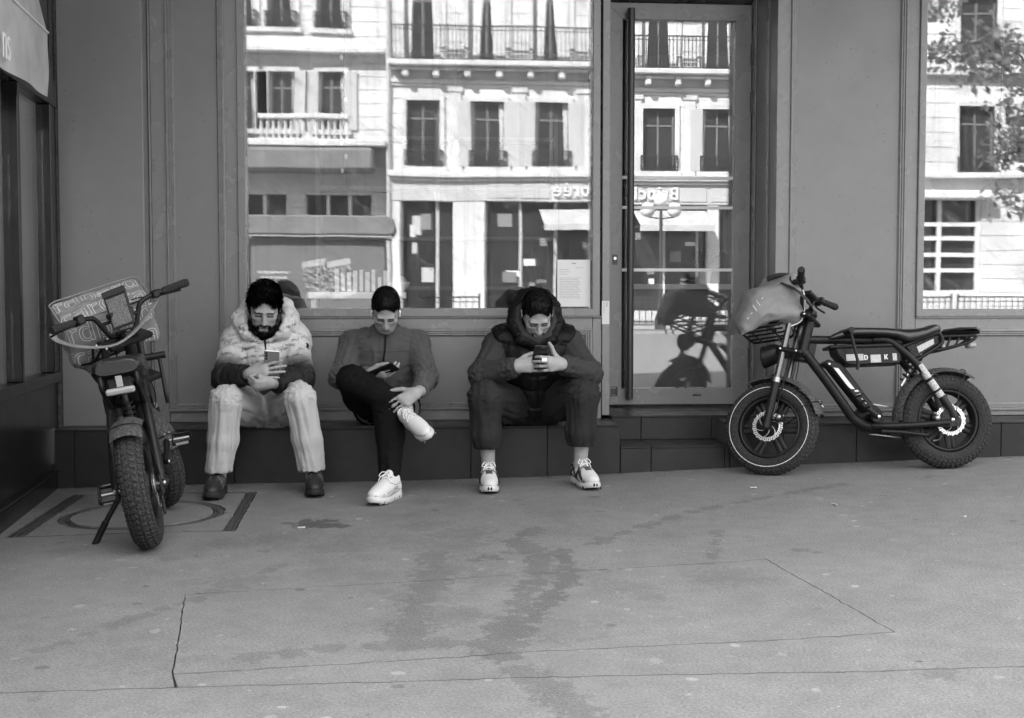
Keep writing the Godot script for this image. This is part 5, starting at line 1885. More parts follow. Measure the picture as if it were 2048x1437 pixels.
	if rack:
		var rr := part("rear_rack", n, "small rear rack with a padded top")
		var pad := MB.new()
		pad.prism(PackedVector2Array([Vector2(-0.20, 0.700), Vector2(0.0, 0.700), Vector2(0.008, 0.712), Vector2(-0.012, 0.727), Vector2(-0.09, 0.736), Vector2(-0.18, 0.736), Vector2(-0.205, 0.722)]), -0.075, 0.075, 0.012, true)
		put("pad", pad, M.seat_vinyl, rr)
		for sg in [-1.0, 1.0]:
			put("rail", tb(Array(bent([Vector3(0.02, 0.690, sg * 0.06), Vector3(-0.195, 0.692, sg * 0.06), Vector3(-0.14, 0.655, sg * 0.06), Vector3(0.0, 0.625, sg * 0.06), Vector3(0.045, 0.62, sg * 0.06)], 0.03, 4)), 0.008, 8), k, rr)
			for x in [-0.04, -0.09]: put("strut", tb([Vector3(x, 0.69, sg * 0.06), Vector3(x + 0.025, 0.634 if x > -0.05 else 0.643, sg * 0.06)], 0.006, 6), k, rr)
		put("lamp_bracket", bx(Vector3(-0.175, 0.655, -0.01), Vector3(-0.16, 0.69, 0.01), 0.002), k, rr)
		put("rear_lamp", bx(Vector3(-0.195, 0.632, -0.03), Vector3(-0.15, 0.662, 0.03), 0.008), M.lens, rr)
	# kickstand
	var ks := part("kickstand", n)
	if stand_down:
		put("arm", tb([Vector3(0.17, 0.225, -0.09), Vector3(0.165, 0.17, -0.13), Vector3(0.155, 0.10, -0.185)], 0.011, 8), k, ks)
		put("foot", tb([Vector3(0.157, 0.115, -0.174), Vector3(0.145, -0.012, -0.265)], 0.014, 8), k, ks)
	else:
		put("arm", tb([Vector3(0.37, 0.205, -0.06), Vector3(0.27, 0.195, -0.08), Vector3(0.14, 0.175, -0.085)], 0.011, 8), k, ks)
	return n

func build_bikes() -> void:
	bike_materials()
	# right bicycle: faces left, leans against the shopfront, handlebar turned to its right
	var b := Basis(Vector3(-1, 0, 0), Vector3(0, 1, 0), Vector3(0, 0, -1))
	b = Basis(Vector3.BACK, 0.0265) * b
	b = Basis(Vector3.RIGHT, deg_to_rad(-10.0)) * b
	var xb := Transform3D(b, Vector3(2.85, 0.1005, 0.66))
	var bike := make_bike("dark electric bicycle with a white line on the front tyre, leaning beside the door", xb, -34.0, true, true, false, 1.0)
	bike_stickers(bike)
	bag_on_right(bike)
	# left bicycle: seen from behind on its kickstand
	var head := Vector3(-0.105, 0.007, -0.93).normalized()
	var up := Vector3(-0.175, 1, 0).normalized()
	var right := head.cross(up).normalized()
	up = right.cross(head)
	var xa := Transform3D(Basis(head, up, right), Vector3(-1.0, 0.006, 1.94))
	var bike2 := make_bike("dark electric bicycle seen from behind, parked on its kickstand at the left", xa, 34.0, false, false, true, -1.0)
	bag_on_left(bike2)

func bike_stickers(n: Node3D) -> void:
	var st := part("stickers", n)
	put("sticker", bx(Vector3(0.438, 0.578, -0.0592), Vector3(0.53, 0.612, -0.0582)), M.sticker, st)
	put("sticker", bx(Vector3(0.345, 0.565, -0.0596), Vector3(0.40, 0.606, -0.0586)), M.sticker, st)
	put("sticker", bx(Vector3(0.258, 0.572, -0.0592), Vector3(0.281, 0.610, -0.0582)), M.sticker, st)
	for q in [["K", 0.318, 0.592], ["D", 0.425, 0.592]]:
		var le := MeshInstance3D.new()
		le.mesh = letters(q[0], 0.026, 0.001, true)
		le.name = "lettering"
		le.material_override = M.white_print
		st.add_child(le, true)
		le.basis = Basis(Vector3.UP, PI)
		le.position = Vector3(q[1], q[2], -0.0589)
	var pl := MB.new()
	pl.prism(PackedVector2Array([Vector2(0.150, 0.640), Vector2(0.055, 0.680), Vector2(0.055, 0.652), Vector2(0.140, 0.608)]), -0.0668, -0.0655)
	put("plate", pl, M.sticker, st)
	# pale tape on the left stay
	var a := Vector3(0.148, 0.543, -0.0722)
	var e := Vector3(0.045, 0.374, -0.0822)
	put("tape_wrap", tb([a, a.lerp(e, 0.42)], 0.0203, 12), M.tape, st)
	put("tape_wrap", tb([a.lerp(e, 0.5), a.lerp(e, 0.78)], 0.0203, 12), M.tape, st)
	put("tape_wrap", tb([a.lerp(e, 0.84), e], 0.0203, 12), M.tape, st)


# soft grey bag resting on the right bicycle's front rack
func bag_on_right(_bike: Node3D) -> void:
	clad(mat("bag_cloth", 0.19, 0.65), T.fine, 9.0, T.soft, 0.08, null, false)
	mat("strap_black", 0.012, 0.75)
	var n := thing("delivery_bag", "slouching grey delivery bag with a black strap on the right bicycle's front rack", "bag", Vector3(1.93, 0.80, 0.42))
	var s := Sdf.new()
	for z in [0.33, 0.41, 0.49, 0.55]:
		var f := 1.0 - 0.16 * absf(z - 0.45) / 0.1
		s.cap(Vector3(1.87, 0.925, z), Vector3(2.025, 0.915, z), 0.072 * f, 0.078 * f, 0.06)
		s.cap(Vector3(1.90, 0.985, z), Vector3(2.03, 1.035, z), 0.064 * f, 0.060 * f, 0.06)
		s.cap(Vector3(1.80, 0.85, z), Vector3(1.86, 0.97, z), 0.040, 0.058 * f, 0.06)
		s.cap(Vector3(1.775, 0.80, z), Vector3(1.80, 0.86, z), 0.016, 0.038, 0.04)
	s.cap(Vector3(1.95, 1.07, 0.38), Vector3(2.045, 1.095, 0.50), 0.034, 0.024, 0.06)
	s.cut(Vector3(1.99, 0.850, 0.42), Vector3(0.0, -1, 0), 0.115)
	s.cut(Vector3(1.78, 0.797, 0.42), Vector3(0.45, -1, 0), 0.16)
	s.bake(0.007)
	var b := s.mesh()
	var nz := noise(1.0, 71, 2)
	var facet := noise(7.0, 72, 1, FastNoiseLite.TYPE_CELLULAR)
	for i in b.v.size():
		var p := b.v[i]
		var crease := 0.5 - absf(nz.get_noise_3d(p.x * 5.0 - p.y * 4.0, p.y * 7.0 + p.x * 2.0, p.z * 4.0)) * 2.2
		b.v[i] += b.n[i] * (0.009 * nz.get_noise_3d(p.x * 6.0, p.y * 6.0 + 3.0, p.z * 5.0) + 0.005 * crease + 0.013 * facet.get_noise_3d(p.x + 0.4 * p.y, p.y, p.z * 0.8))
	b.renormal()
	wear(n, "sack", b, M.bag_cloth)
	var st := MB.new()
	st.tube(curve([Vector3(1.975, 1.072, 0.56), Vector3(2.03, 1.035, 0.625), Vector3(2.085, 0.985, 0.632), Vector3(2.125, 0.95, 0.59), Vector3(2.15, 0.925, 0.50)], 5), 0.021, 8, true, 0.16)
	wear(n, "strap", st, M.strap_black)
	wear(n, "piping", tb(Array(curve([Vector3(2.05, 1.105, 0.52), Vector3(2.083, 1.03, 0.575), Vector3(2.092, 0.95, 0.58), Vector3(2.075, 0.875, 0.575), Vector3(2.02, 0.846, 0.57)], 5)), 0.0035, 6), M.white_print)
	wear(n, "zip_flap", tb(Array(curve([Vector3(1.93, 1.092, 0.44), Vector3(1.98, 1.112, 0.47), Vector3(2.03, 1.112, 0.49)], 4)), 0.012, 8), M.strap_black)
	var tx := MB.new()
	for k in 5: print_text(s, ["-", "-", "/", "/", "-"][k], Vector2(1.782 + k * 0.017, 0.89 + k * 0.026), 0.030, 0.9, tx, 0.009, 0.1)
	wear(n, "lettering", tx, M.white_print)

func letter_cloth() -> Image:
	var im := Image.create(1024, 1024, false, Image.FORMAT_RGBA8)
	im.fill(grey(0.17))
	var r := RandomNumberGenerator.new()
	r.seed = 5
	for row in 8:
		write(im, "picardpicardpicardpicard", -40.0 - (row % 3) * 130, 118 + row * 128, 132, grey(0.7), 9, false)
	for k in 9:
		var o := Vector2(r.randf() * 1024, r.randf() * 1024)
		for q in 90:
			var d := Vector2(r.randfn(0, 24), r.randfn(0, 13))
			im.fill_rect(Rect2i(Vector2i(o + d), Vector2i(4, 3)), grey(0.62))
	return im

# insulated bag with outlined lettering on the left bicycle's front rack
func bag_on_left(_bike: Node3D) -> void:
	var m := mat("bag_print", 1.0, 0.55)
	clad(m, tex(letter_cloth()), 1.0, T.soft, 0.05, null, false)
	mat("webbing", 0.19, 0.8)
	var n := thing("insulated_bag", "grey insulated bag printed with outlined lettering on the left bicycle's front rack", "bag", Vector3(-1.365, 0.885, 1.05))
	var x := Vector3(0.88, 0.32, -0.36).normalized()
	var z0 := x.cross(Vector3.UP).normalized()
	var y0 := z0.cross(x).normalized()
	var b0 := Basis(x, y0, z0)
	n.basis = b0 * Basis(Vector3.RIGHT, deg_to_rad(24))
	var s := Sdf.new()
	s.rbox(Vector3.ZERO, Vector3(0.205, 0.125, 0.115), 0.03, 0.02)
	s.ell(Vector3(0, 0.02, 0.05), Vector3(0.18, 0.11, 0.09), 0.05)
	s.cap(Vector3(-0.15, -0.12, 0.04), Vector3(-0.13, -0.185, 0.07), 0.04, 0.015, 0.06)
	s.bake(0.009)
	var b := s.mesh()
	ruffle(b, 0.012, Vector3(9, 7, 8), 73)
	put("sack", b, m, n)
	var rim := MB.new()
	rim.tube(PackedVector3Array(bent([Vector3(-0.19, 0.118, 0.118), Vector3(0.19, 0.118, 0.118), Vector3(0.207, 0.122, 0.09), Vector3(0.207, 0.122, -0.10), Vector3(0.18, 0.122, -0.118), Vector3(-0.18, 0.122, -0.118), Vector3(-0.207, 0.122, -0.1), Vector3(-0.207, 0.12, 0.09), Vector3(-0.19, 0.118, 0.118)], 0.03, 4)), 0.0035, 6)
	put("piping", rim, M.webbing, n)
	var tg := MB.new()
	tg.lathe([Vector2(0.009, -0.002), Vector2(0.016, -0.002), Vector2(0.016, 0.002), Vector2(0.009, 0.002), Vector2(0.009, -0.002)], Transform3D(Basis(Vector3.RIGHT, PI / 2), Vector3(0.19, 0.085, 0.15)), 20)
	tg.box(Vector3(0.186, 0.03, 0.148), Vector3(0.194, 0.07, 0.152), 0.001)
	put("zip_tag", tg, M.disc_steel, n)
	var st := MB.new()
	st.tube(curve([Vector3(-1.555, 0.86, 1.18), Vector3(-1.535, 0.825, 1.30), Vector3(-1.45, 0.795, 1.37), Vector3(-1.33, 0.785, 1.41), Vector3(-1.24, 0.80, 1.40), Vector3(-1.175, 0.85, 1.36), Vector3(-1.13, 0.93, 1.26), Vector3(-1.115, 0.985, 1.17)], 6), 0.017, 8, true, 0.12)
	for i in st.v.size(): st.v[i] = n.transform.affine_inverse() * st.v[i]
	st.renormal()
	put("strap", st, M.webbing, n)
	# clear-fronted phone pouch on the handlebar
	var p := thing("phone_pouch", "black phone pouch with a clear crinkled window on the left bicycle's handlebar", "phone pouch", Vector3(-1.247, 0.955, 1.33))
	p.basis = Basis(Vector3.BACK, deg_to_rad(21)) * Basis(Vector3.RIGHT, deg_to_rad(-22))
	put("case", bx(Vector3(-0.052, -0.093, -0.012), Vector3(0.052, 0.093, 0.0), 0.006), M.strap_black, p)
	var wv := MB.new()
	var pts := PackedVector3Array()
	var nz := noise(1.0, 74, 4)
	for i in 25:
		for j in 17:
			var q := Vector2(-0.042 + 0.084 * j / 16.0, 0.055 - 0.138 * i / 24.0)
			pts.append(Vector3(q.x, q.y, 0.003 + 0.004 * nz.get_noise_2d(q.x * 45.0, q.y * 45.0)))
	wv.grid(pts, 25, 17, false, false, PackedVector2Array(), true)
	clad(mat("clear_film", 0.16, 0.12, 0.0, 0.6), T.wear, 12.0, T.soft, 0.3, null, false)
	put("window", wv, M.clear_film, p)
	put("flap", bx(Vector3(-0.053, 0.062, 0.0005), Vector3(0.053, 0.094, 0.008), 0.003), M.strap_black, p)

# ---------------------------------------------------------------- smooth bodies
# shapes joined with a smooth minimum on a grid, meshed as surface nets
class Sdf:
	var prims := []
	var lo := Vector3(1e9, 1e9, 1e9)
	var hi := -Vector3(1e9, 1e9, 1e9)
	var cell := 0.01
	var nx := 0
	var ny := 0
	var nz := 0
	var f := PackedFloat32Array()

	func cap(a: Vector3, b: Vector3, ra: float, rb: float, k := 0.03, sub := false, flat := Vector3.ZERO, squash := 1.0) -> void:
		var m := maxf(ra, rb)
		prims.append([0, a, b, ra, rb, k, sub, Vector3(m, m, m), flat, squash])
		if not sub: grow(a.min(b) - Vector3.ONE * m, a.max(b) + Vector3.ONE * m)

	func chain(pts: Array, radii: Array, k := 0.03) -> void:
		for i in pts.size() - 1: cap(pts[i], pts[i + 1], radii[i], radii[i + 1], k)

	func ell(o: Vector3, r: Vector3, k := 0.03, sub := false, b := Basis()) -> void:
		var m := maxf(r.x, maxf(r.y, r.z))
		prims.append([1, o, r, 0.0, 0.0, k, sub, Vector3(m, m, m), b.inverse(), 1.0])
		if not sub: grow(o - Vector3.ONE * m, o + Vector3.ONE * m)

	func rbox(o: Vector3, h: Vector3, rad: float, k := 0.02, sub := false, b := Basis()) -> void:
		var m := h.length()
		prims.append([2, o, h, rad, 0.0, k, sub, Vector3(m, m, m), b.inverse(), 1.0])
		if not sub: grow(o - Vector3.ONE * m, o + Vector3.ONE * m)

	# keep only the side of a plane away from nrm, within reach of p
	func cut(p: Vector3, nrm: Vector3, reach: float) -> void:
		prims.append([3, p, nrm.normalized(), 0.0, 0.0, 0.0, true, Vector3.ONE * reach, Basis(), 1.0])

	func grow(a: Vector3, b: Vector3) -> void:
		lo = lo.min(a); hi = hi.max(b)

	func bake(c: float) -> void:
		cell = c
		lo -= Vector3.ONE * (c * 3.5 + 0.012)
		hi += Vector3.ONE * (c * 3.5 + 0.012)
		nx = int(ceil((hi.x - lo.x) / c)) + 1
		ny = int(ceil((hi.y - lo.y) / c)) + 1
		nz = int(ceil((hi.z - lo.z) / c)) + 1
		f.resize(nx * ny * nz)
		f.fill(0.3)
		for pr in prims:
			var ty: int = pr[0]
			var k: float = pr[5]
			var sub: bool = pr[6]
			var ext: Vector3 = pr[7] + Vector3.ONE * (k + c * 2.5 if ty != 3 else 0.0)
			var a: Vector3 = pr[1]
			var b: Vector3 = pr[2] if ty == 0 else a
			var p0 := ((a.min(b) - ext - lo) / c).floor()
			var p1 := ((a.max(b) + ext - lo) / c).ceil()
			var x0 := clampi(int(p0.x), 0, nx - 1)
			var x1 := clampi(int(p1.x), 0, nx - 1)
			var y0 := clampi(int(p0.y), 0, ny - 1)
			var y1 := clampi(int(p1.y), 0, ny - 1)
			var z0 := clampi(int(p0.z), 0, nz - 1)
			var z1 := clampi(int(p1.z), 0, nz - 1)
			var ra: float = pr[3]
			var rb: float = pr[4]
			var ab := b - a
			var inv := 1.0 / maxf(ab.length_squared(), 1e-9)
			var rv: Vector3 = pr[2]
			var bi = pr[8]
			var squash: float = pr[9]
			var fl: Vector3 = bi if ty == 0 else Vector3.ZERO
			var flatten := ty == 0 and squash != 1.0
			for z in range(z0, z1 + 1):
				for y in range(y0, y1 + 1):
					var i := (z * ny + y) * nx + x0
					var p := lo + Vector3(x0, y, z) * c
					for x in range(x0, x1 + 1):
						var d := 0.0
						if ty == 0:
							var pa := p - a
							var t := clampf(pa.dot(ab) * inv, 0.0, 1.0)
							var q := pa - ab * t
							if flatten: q += fl * (q.dot(fl) * (squash - 1.0))
							d = q.length() - (ra + (rb - ra) * t)
						elif ty == 1:
							var q: Vector3 = bi * (p - a)
							var k0 := (q / rv).length()
							var k1 := (q / (rv * rv)).length()
							d = k0 * (k0 - 1.0) / maxf(k1, 1e-6)
						elif ty == 2:
							var q: Vector3 = (bi * (p - a)).abs() - rv + Vector3.ONE * ra
							d = q.max(Vector3.ZERO).length() + minf(maxf(q.x, maxf(q.y, q.z)), 0.0) - ra
						else:
							d = -(p - a).dot(rv)
						var e := f[i]
						if sub:
							d = -d
							if k > 0.0:
								var h := maxf(k - absf(e - d), 0.0) / k
								f[i] = maxf(e, d) + h * h * k * 0.25
							else: f[i] = maxf(e, d)
						else:
							var h := maxf(k - absf(e - d), 0.0) / k
							f[i] = minf(e, d) - h * h * k * 0.25
						i += 1
						p.x += c

	func at(p: Vector3) -> float:
		var q := (p - lo) / cell
		var x := int(q.x)
		var y := int(q.y)
		var z := int(q.z)
		if x < 0 or y < 0 or z < 0 or x >= nx - 1 or y >= ny - 1 or z >= nz - 1: return 0.3
		var u := q.x - x
		var w := q.y - y
		var s := q.z - z
		var i := (z * ny + y) * nx + x
		var j := i + nx * ny
		return lerpf(lerpf(lerpf(f[i], f[i + 1], u), lerpf(f[i + nx], f[i + nx + 1], u), w), lerpf(lerpf(f[j], f[j + 1], u), lerpf(f[j + nx], f[j + nx + 1], u), w), s)

	func mesh() -> MB:
		var b := MB.new()
		var id := PackedInt32Array()
		id.resize(f.size())
		id.fill(-1)
		var sy := nx
		var sz := nx * ny
		var far := cell * 2.0
		for z in nz - 1:
			for y in ny - 1:
				var i := z * sz + y * sy
				for x in nx - 1:
					var v0 := f[i]
					if v0 < far and v0 > -far:
						var v1 := f[i + 1]
						var v2 := f[i + sy]
						var v3 := f[i + sy + 1]
						var v4 := f[i + sz]
						var v5 := f[i + sz + 1]
						var v6 := f[i + sz + sy]
						var v7 := f[i + sz + sy + 1]
						var m := int(v0 < 0) + int(v1 < 0) + int(v2 < 0) + int(v3 < 0) + int(v4 < 0) + int(v5 < 0) + int(v6 < 0) + int(v7 < 0)
						if m > 0 and m < 8:
							var s := Vector3.ZERO
							var n := 0
							if (v0 < 0) != (v1 < 0): s += Vector3(v0 / (v0 - v1), 0, 0); n += 1
							if (v2 < 0) != (v3 < 0): s += Vector3(v2 / (v2 - v3), 1, 0); n += 1
							if (v4 < 0) != (v5 < 0): s += Vector3(v4 / (v4 - v5), 0, 1); n += 1
							if (v6 < 0) != (v7 < 0): s += Vector3(v6 / (v6 - v7), 1, 1); n += 1
							if (v0 < 0) != (v2 < 0): s += Vector3(0, v0 / (v0 - v2), 0); n += 1
							if (v1 < 0) != (v3 < 0): s += Vector3(1, v1 / (v1 - v3), 0); n += 1
							if (v4 < 0) != (v6 < 0): s += Vector3(0, v4 / (v4 - v6), 1); n += 1
							if (v5 < 0) != (v7 < 0): s += Vector3(1, v5 / (v5 - v7), 1); n += 1
							if (v0 < 0) != (v4 < 0): s += Vector3(0, 0, v0 / (v0 - v4)); n += 1
							if (v1 < 0) != (v5 < 0): s += Vector3(1, 0, v1 / (v1 - v5)); n += 1
							if (v2 < 0) != (v6 < 0): s += Vector3(0, 1, v2 / (v2 - v6)); n += 1
							if (v3 < 0) != (v7 < 0): s += Vector3(1, 1, v3 / (v3 - v7)); n += 1
							id[i] = b.v.size()
							b.v.append(lo + (Vector3(x, y, z) + s / n) * cell)
					i += 1
		for z in range(1, nz - 1):
			for y in range(1, ny - 1):
				var i := z * sz + y * sy + 1
				for x in range(1, nx - 1):
					var v0 := f[i]
					if v0 < far and v0 > -far:
						var neg := v0 < 0
						if neg != (f[i + 1] < 0): four(b, id[i], id[i - sy], id[i - sy - sz], id[i - sz], neg)
						if neg != (f[i + sy] < 0): four(b, id[i], id[i - sz], id[i - sz - 1], id[i - 1], neg)
						if neg != (f[i + sz] < 0): four(b, id[i], id[i - 1], id[i - 1 - sy], id[i - sy], neg)
					i += 1
		b.n.resize(b.v.size())
		b.t.resize(b.v.size())
		b.c.resize(b.v.size())
		b.c.fill(Color.WHITE)
		b.renormal()
		return b

	func four(b: MB, a: int, e: int, g: int, h: int, neg: bool) -> void:
		if a < 0 or e < 0 or g < 0 or h < 0: return
		if neg:
			b.tri_i(a, e, g); b.tri_i(a, g, h)
		else:
			b.tri_i(a, g, e); b.tri_i(a, h, g)

# distance from p to the segment a-b, and how far along it (0 to 1)
func along(p: Vector3, a: Vector3, b: Vector3) -> Vector2:
	var ab := b - a
	var t := clampf((p - a).dot(ab) / ab.length_squared(), 0.0, 1.0)
	return Vector2((p - a - ab * t).length(), t)

# push a smooth mesh out and in with noise
func ruffle(b: MB, amp: float, freq: Vector3, sd: int, oct := 3) -> void:
	var nz := noise(1.0, sd, oct)
	for i in b.v.size():
		b.v[i] += b.n[i] * amp * nz.get_noise_3dv(b.v[i] * freq)
	b.renormal()

func people_materials() -> void:
	var sk := mat("skin", 1.0, 0.5, 0.0, 0.38)
	sk.vertex_color_use_as_albedo = true
	sk.subsurf_scatter_enabled = true
	sk.subsurf_scatter_strength = 0.06
	sk.heightmap_enabled = true
	clad(sk, T.fine, 22.0, T.grain, 0.012, null, false)
	mat("hair", 1.0, 0.4).vertex_color_use_as_albedo = true
	var pj := mat("puffer", 1.0, 0.5)
	pj.vertex_color_use_as_albedo = true
	clad(pj, T.fine, 8.0, T.soft, 0.06, null, false)
	clad(mat("puffer_black", 0.008, 0.42), T.fine, 8.0, T.soft, 0.06, null, false)
	clad(mat("hoodie", 0.042, 0.92), T.melange, 12.0, T.cloth, 0.02, null, false)
	clad(mat("lining", 0.010, 0.9), T.fine, 12.0, T.grain, 0.05, null, false)
	var fl := clad(mat("fleece", 0.075, 0.95), T.melange, 14.0, T.grain, 0.08, null, false)
	fl.rim_enabled = true
	fl.rim = 0.35
	clad(mat("sweat", 0.40, 0.95), T.melange, 10.0, T.cloth, 0.03, null, false)
	clad(mat("trousers_black", 0.005, 0.85), T.fine, 10.0, T.cloth, 0.02, null, false)
	clad(mat("denim", 0.024, 0.9), T.melange, 6.0, T.cloth, 0.03, null, false)
	var su := clad(mat("shoe_upper", 1.0, 0.6), T.fine, 14.0, T.soft, 0.03, null, false)
	su.vertex_color_use_as_albedo = true
	clad(mat("shoe_white", 0.50, 0.55), T.fine, 12.0, T.soft, 0.02, null, false)
	clad(mat("shoe_grey", 0.2, 0.6), T.fine, 12.0, T.soft, 0.02, null, false)
	clad(mat("shoe_black", 0.022, 0.55), T.fine, 12.0, T.cloth, 0.03, null, false)
	clad(mat("sole_dark", 0.025, 0.8), T.fine, 12.0, null, 0.0, null, false)
	clad(mat("sole_white", 0.46, 0.6), T.fine, 12.0, null, 0.0, null, false)
	mat("lace_white", 0.6, 0.8)
	mat("print_black", 0.008, 0.8)
	mat("zip", 0.006, 0.5)
	mat("phone_silver", 0.35, 0.18, 0.6)
	mat("phone_black", 0.012, 0.2)
	mat("earbud", 0.75, 0.3)
	mat("bandage", 0.75, 0.8)
	for k in ["hair", "lining", "hoodie", "fleece", "sweat", "trousers_black", "denim", "sole_dark", "puffer_black", "zip", "print_black", "puffer"]:
		M[k].metallic_specular = 0.22

const SKIN := 0.27

# head in its own axes: y up, z out of the face, x to the person's left
func head_mesh(neck: Vector3, beard: float, sd: int, wide := 1.0) -> MB:
	var s := Sdf.new()
	s.ell(Vector3(0, 0.035, -0.018), Vector3(0.076 * wide, 0.088, 0.098), 0.02)
	s.ell(Vector3(0, -0.028, 0.028), Vector3(0.064 * wide, 0.082, 0.064), 0.03)
	s.ell(Vector3(0, -0.080, 0.042), Vector3(0.047 * wide, 0.036, 0.044), 0.03)
	s.ell(Vector3(0, -0.102, 0.068), Vector3(0.021, 0.017, 0.017), 0.025)
	for sg in [-1.0, 1.0]:
		s.cap(Vector3(sg * 0.050, -0.035, 0.0), Vector3(sg * 0.030, -0.092, 0.055), 0.019, 0.015, 0.025)
		s.ell(Vector3(sg * 0.043, -0.022, 0.062), Vector3(0.02, 0.014, 0.017), 0.02)
	s.cap(Vector3(-0.036, 0.016, 0.080), Vector3(0.036, 0.016, 0.080), 0.0125, 0.0125, 0.016)
	for sg in [-1.0, 1.0]:
		s.ell(Vector3(sg * 0.031, -0.001, 0.099), Vector3(0.021, 0.0125, 0.020), 0.009, true)
		s.ell(Vector3(sg * 0.031, -0.002, 0.0735), Vector3(0.0155, 0.0100, 0.0120), 0.005)
	s.cap(Vector3(0, 0.012, 0.086), Vector3(0, -0.036, 0.110), 0.0075, 0.0115, 0.012)
	for sg in [-1.0, 1.0]:
		s.ell(Vector3(sg * 0.0115, -0.039, 0.099), Vector3(0.0085, 0.0075, 0.010), 0.006)
		s.ell(Vector3(sg * 0.007, -0.047, 0.104), Vector3(0.0035, 0.003, 0.005), 0.003, true)
	s.cap(Vector3(-0.020, -0.066, 0.085), Vector3(0.020, -0.066, 0.085), 0.006, 0.006, 0.010)
	s.ell(Vector3(0, -0.0655, 0.0925), Vector3(0.012, 0.0055, 0.006), 0.008)
	s.cap(Vector3(-0.016, -0.078, 0.083), Vector3(0.016, -0.078, 0.083), 0.0075, 0.0075, 0.010)
	s.cap(Vector3(-0.023, -0.0715, 0.095), Vector3(0.023, -0.0715, 0.095), 0.0024, 0.0024, 0.004, true)
	for sg in [-1.0, 1.0]:
		var eb := Basis(Vector3.UP, sg * 0.5) * Basis(Vector3.BACK, sg * -0.12)
		s.ell(Vector3(sg * 0.079 * wide, -0.004, -0.014), Vector3(0.0075, 0.032, 0.019), 0.006, false, eb)
		s.ell(Vector3(sg * 0.088 * wide, -0.001, -0.008), Vector3(0.006, 0.020, 0.010), 0.004, true, eb)
	s.cap(Vector3(0, -0.06, -0.03), neck, 0.056, 0.060, 0.03)
	s.bake(0.0042)
	var b := s.mesh()
	var nz := noise(260.0, sd, 2)
	for i in b.v.size():
		var p := b.v[i]
		var l := SKIN * (1.0 + 0.10 * nz.get_noise_3dv(p * 0.12))
		var n3 := nz.get_noise_3dv(p)
		# brows
		var by := p.y - (0.0155 - 0.22 * maxf(0.0, absf(p.x) - 0.036) - 0.10 * maxf(0.0, 0.022 - absf(p.x)))
		if p.z > 0.045 and absf(p.x) > 0.009 and absf(p.x) < 0.054 and absf(by) < 0.0054 - 0.06 * maxf(0.0, absf(p.x) - 0.032):
			l = lerpf(l, 0.008, 0.93 + 0.06 * n3)
		# lashes and the line of the lowered lids
		var ey := p.y + 0.0050 + 7.0 * pow(absf(p.x) - 0.031, 2)
		if p.z > 0.05 and absf(absf(p.x) - 0.031) < 0.017 and absf(ey) < 0.0036: l = 0.012
		# lips
		if p.z > 0.082 and absf(p.x) < 0.022 and p.y > -0.084 and p.y < -0.0625: l *= 0.72
		if p.z > 0.080 and absf(p.x) < 0.023 and absf(p.y + 0.0715) < 0.0022: l *= 0.35
		if p.z > 0.092 and p.y < -0.0445 and p.y > -0.051 and absf(p.x) < 0.012: l *= 0.4
		# beard
		if beard > 0.0:
			var jaw := smoothstep(-0.052, -0.078, p.y - 0.75 * maxf(0.0, 0.058 - p.z)) if p.z > -0.005 else 0.0
			var mo := smoothstep(0.0085, 0.005, absf(p.y + 0.0575 + absf(p.x) * 0.16)) if p.z > 0.07 and absf(p.x) < 0.034 else 0.0
			var side := smoothstep(0.052, 0.058, absf(p.x)) * smoothstep(-0.02, -0.035, p.y) * smoothstep(0.055, 0.035, p.z) * (1.0 if p.z > -0.002 else 0.0)
			var lipgap := 0.0 if p.z > 0.078 and absf(p.x) < 0.023 and p.y > -0.085 and p.y < -0.061 else 1.0
			var a := clampf(maxf(jaw, maxf(mo, side)) * lipgap, 0, 1) * beard
			l = lerpf(l, 0.006, clampf(a * (1.15 + 0.3 * n3), 0, 0.985))
		b.c[i] = Color(l, l, l)
		if beard > 0.9 and p.y < -0.075 and p.z > 0.02:
			b.v[i] += b.n[i] * (0.010 * smoothstep(-0.078, -0.10, p.y) + 0.002 * n3)
	b.renormal()
	return b

# short hairs standing on the dark parts of a bearded jaw
func beard_mesh(h: MB, length: float, count: int, sd: int) -> MB:
	var b := MB.new()
	var spots := PackedInt32Array()
	for i in h.v.size():
		if h.c[i].r < 0.05 and h.v[i].y < -0.045: spots.append(i)
	var r := RandomNumberGenerator.new()
	r.seed = sd
	for k in count:
		var i := spots[r.randi() % spots.size()]
		var n := h.n[i]
		var p := h.v[i] + Vector3(r.randfn(0, 0.0016), r.randfn(0, 0.0016), 0)
		var flow := (Vector3(r.randfn(0, 0.3), -1.0, 0.2 + r.randfn(0, 0.3)))
		flow = (flow - n * flow.dot(n)).normalized()
		var tip := p + n * length * r.randf_range(0.3, 0.8) + flow * length * r.randf_range(0.5, 1.2)
		var w := n.cross(flow) * 0.0011
		var l := 0.004 + 0.03 * pow(r.randf(), 3.0)
		b.col = Color(l, l, l)
		var i0 := b.vert(p - w - n * 0.001, n)
		b.vert(p + w - n * 0.001, n); b.vert(tip, (n + flow * 0.4).normalized())
		b.tri_i(i0, i0 + 1, i0 + 2)
	return b

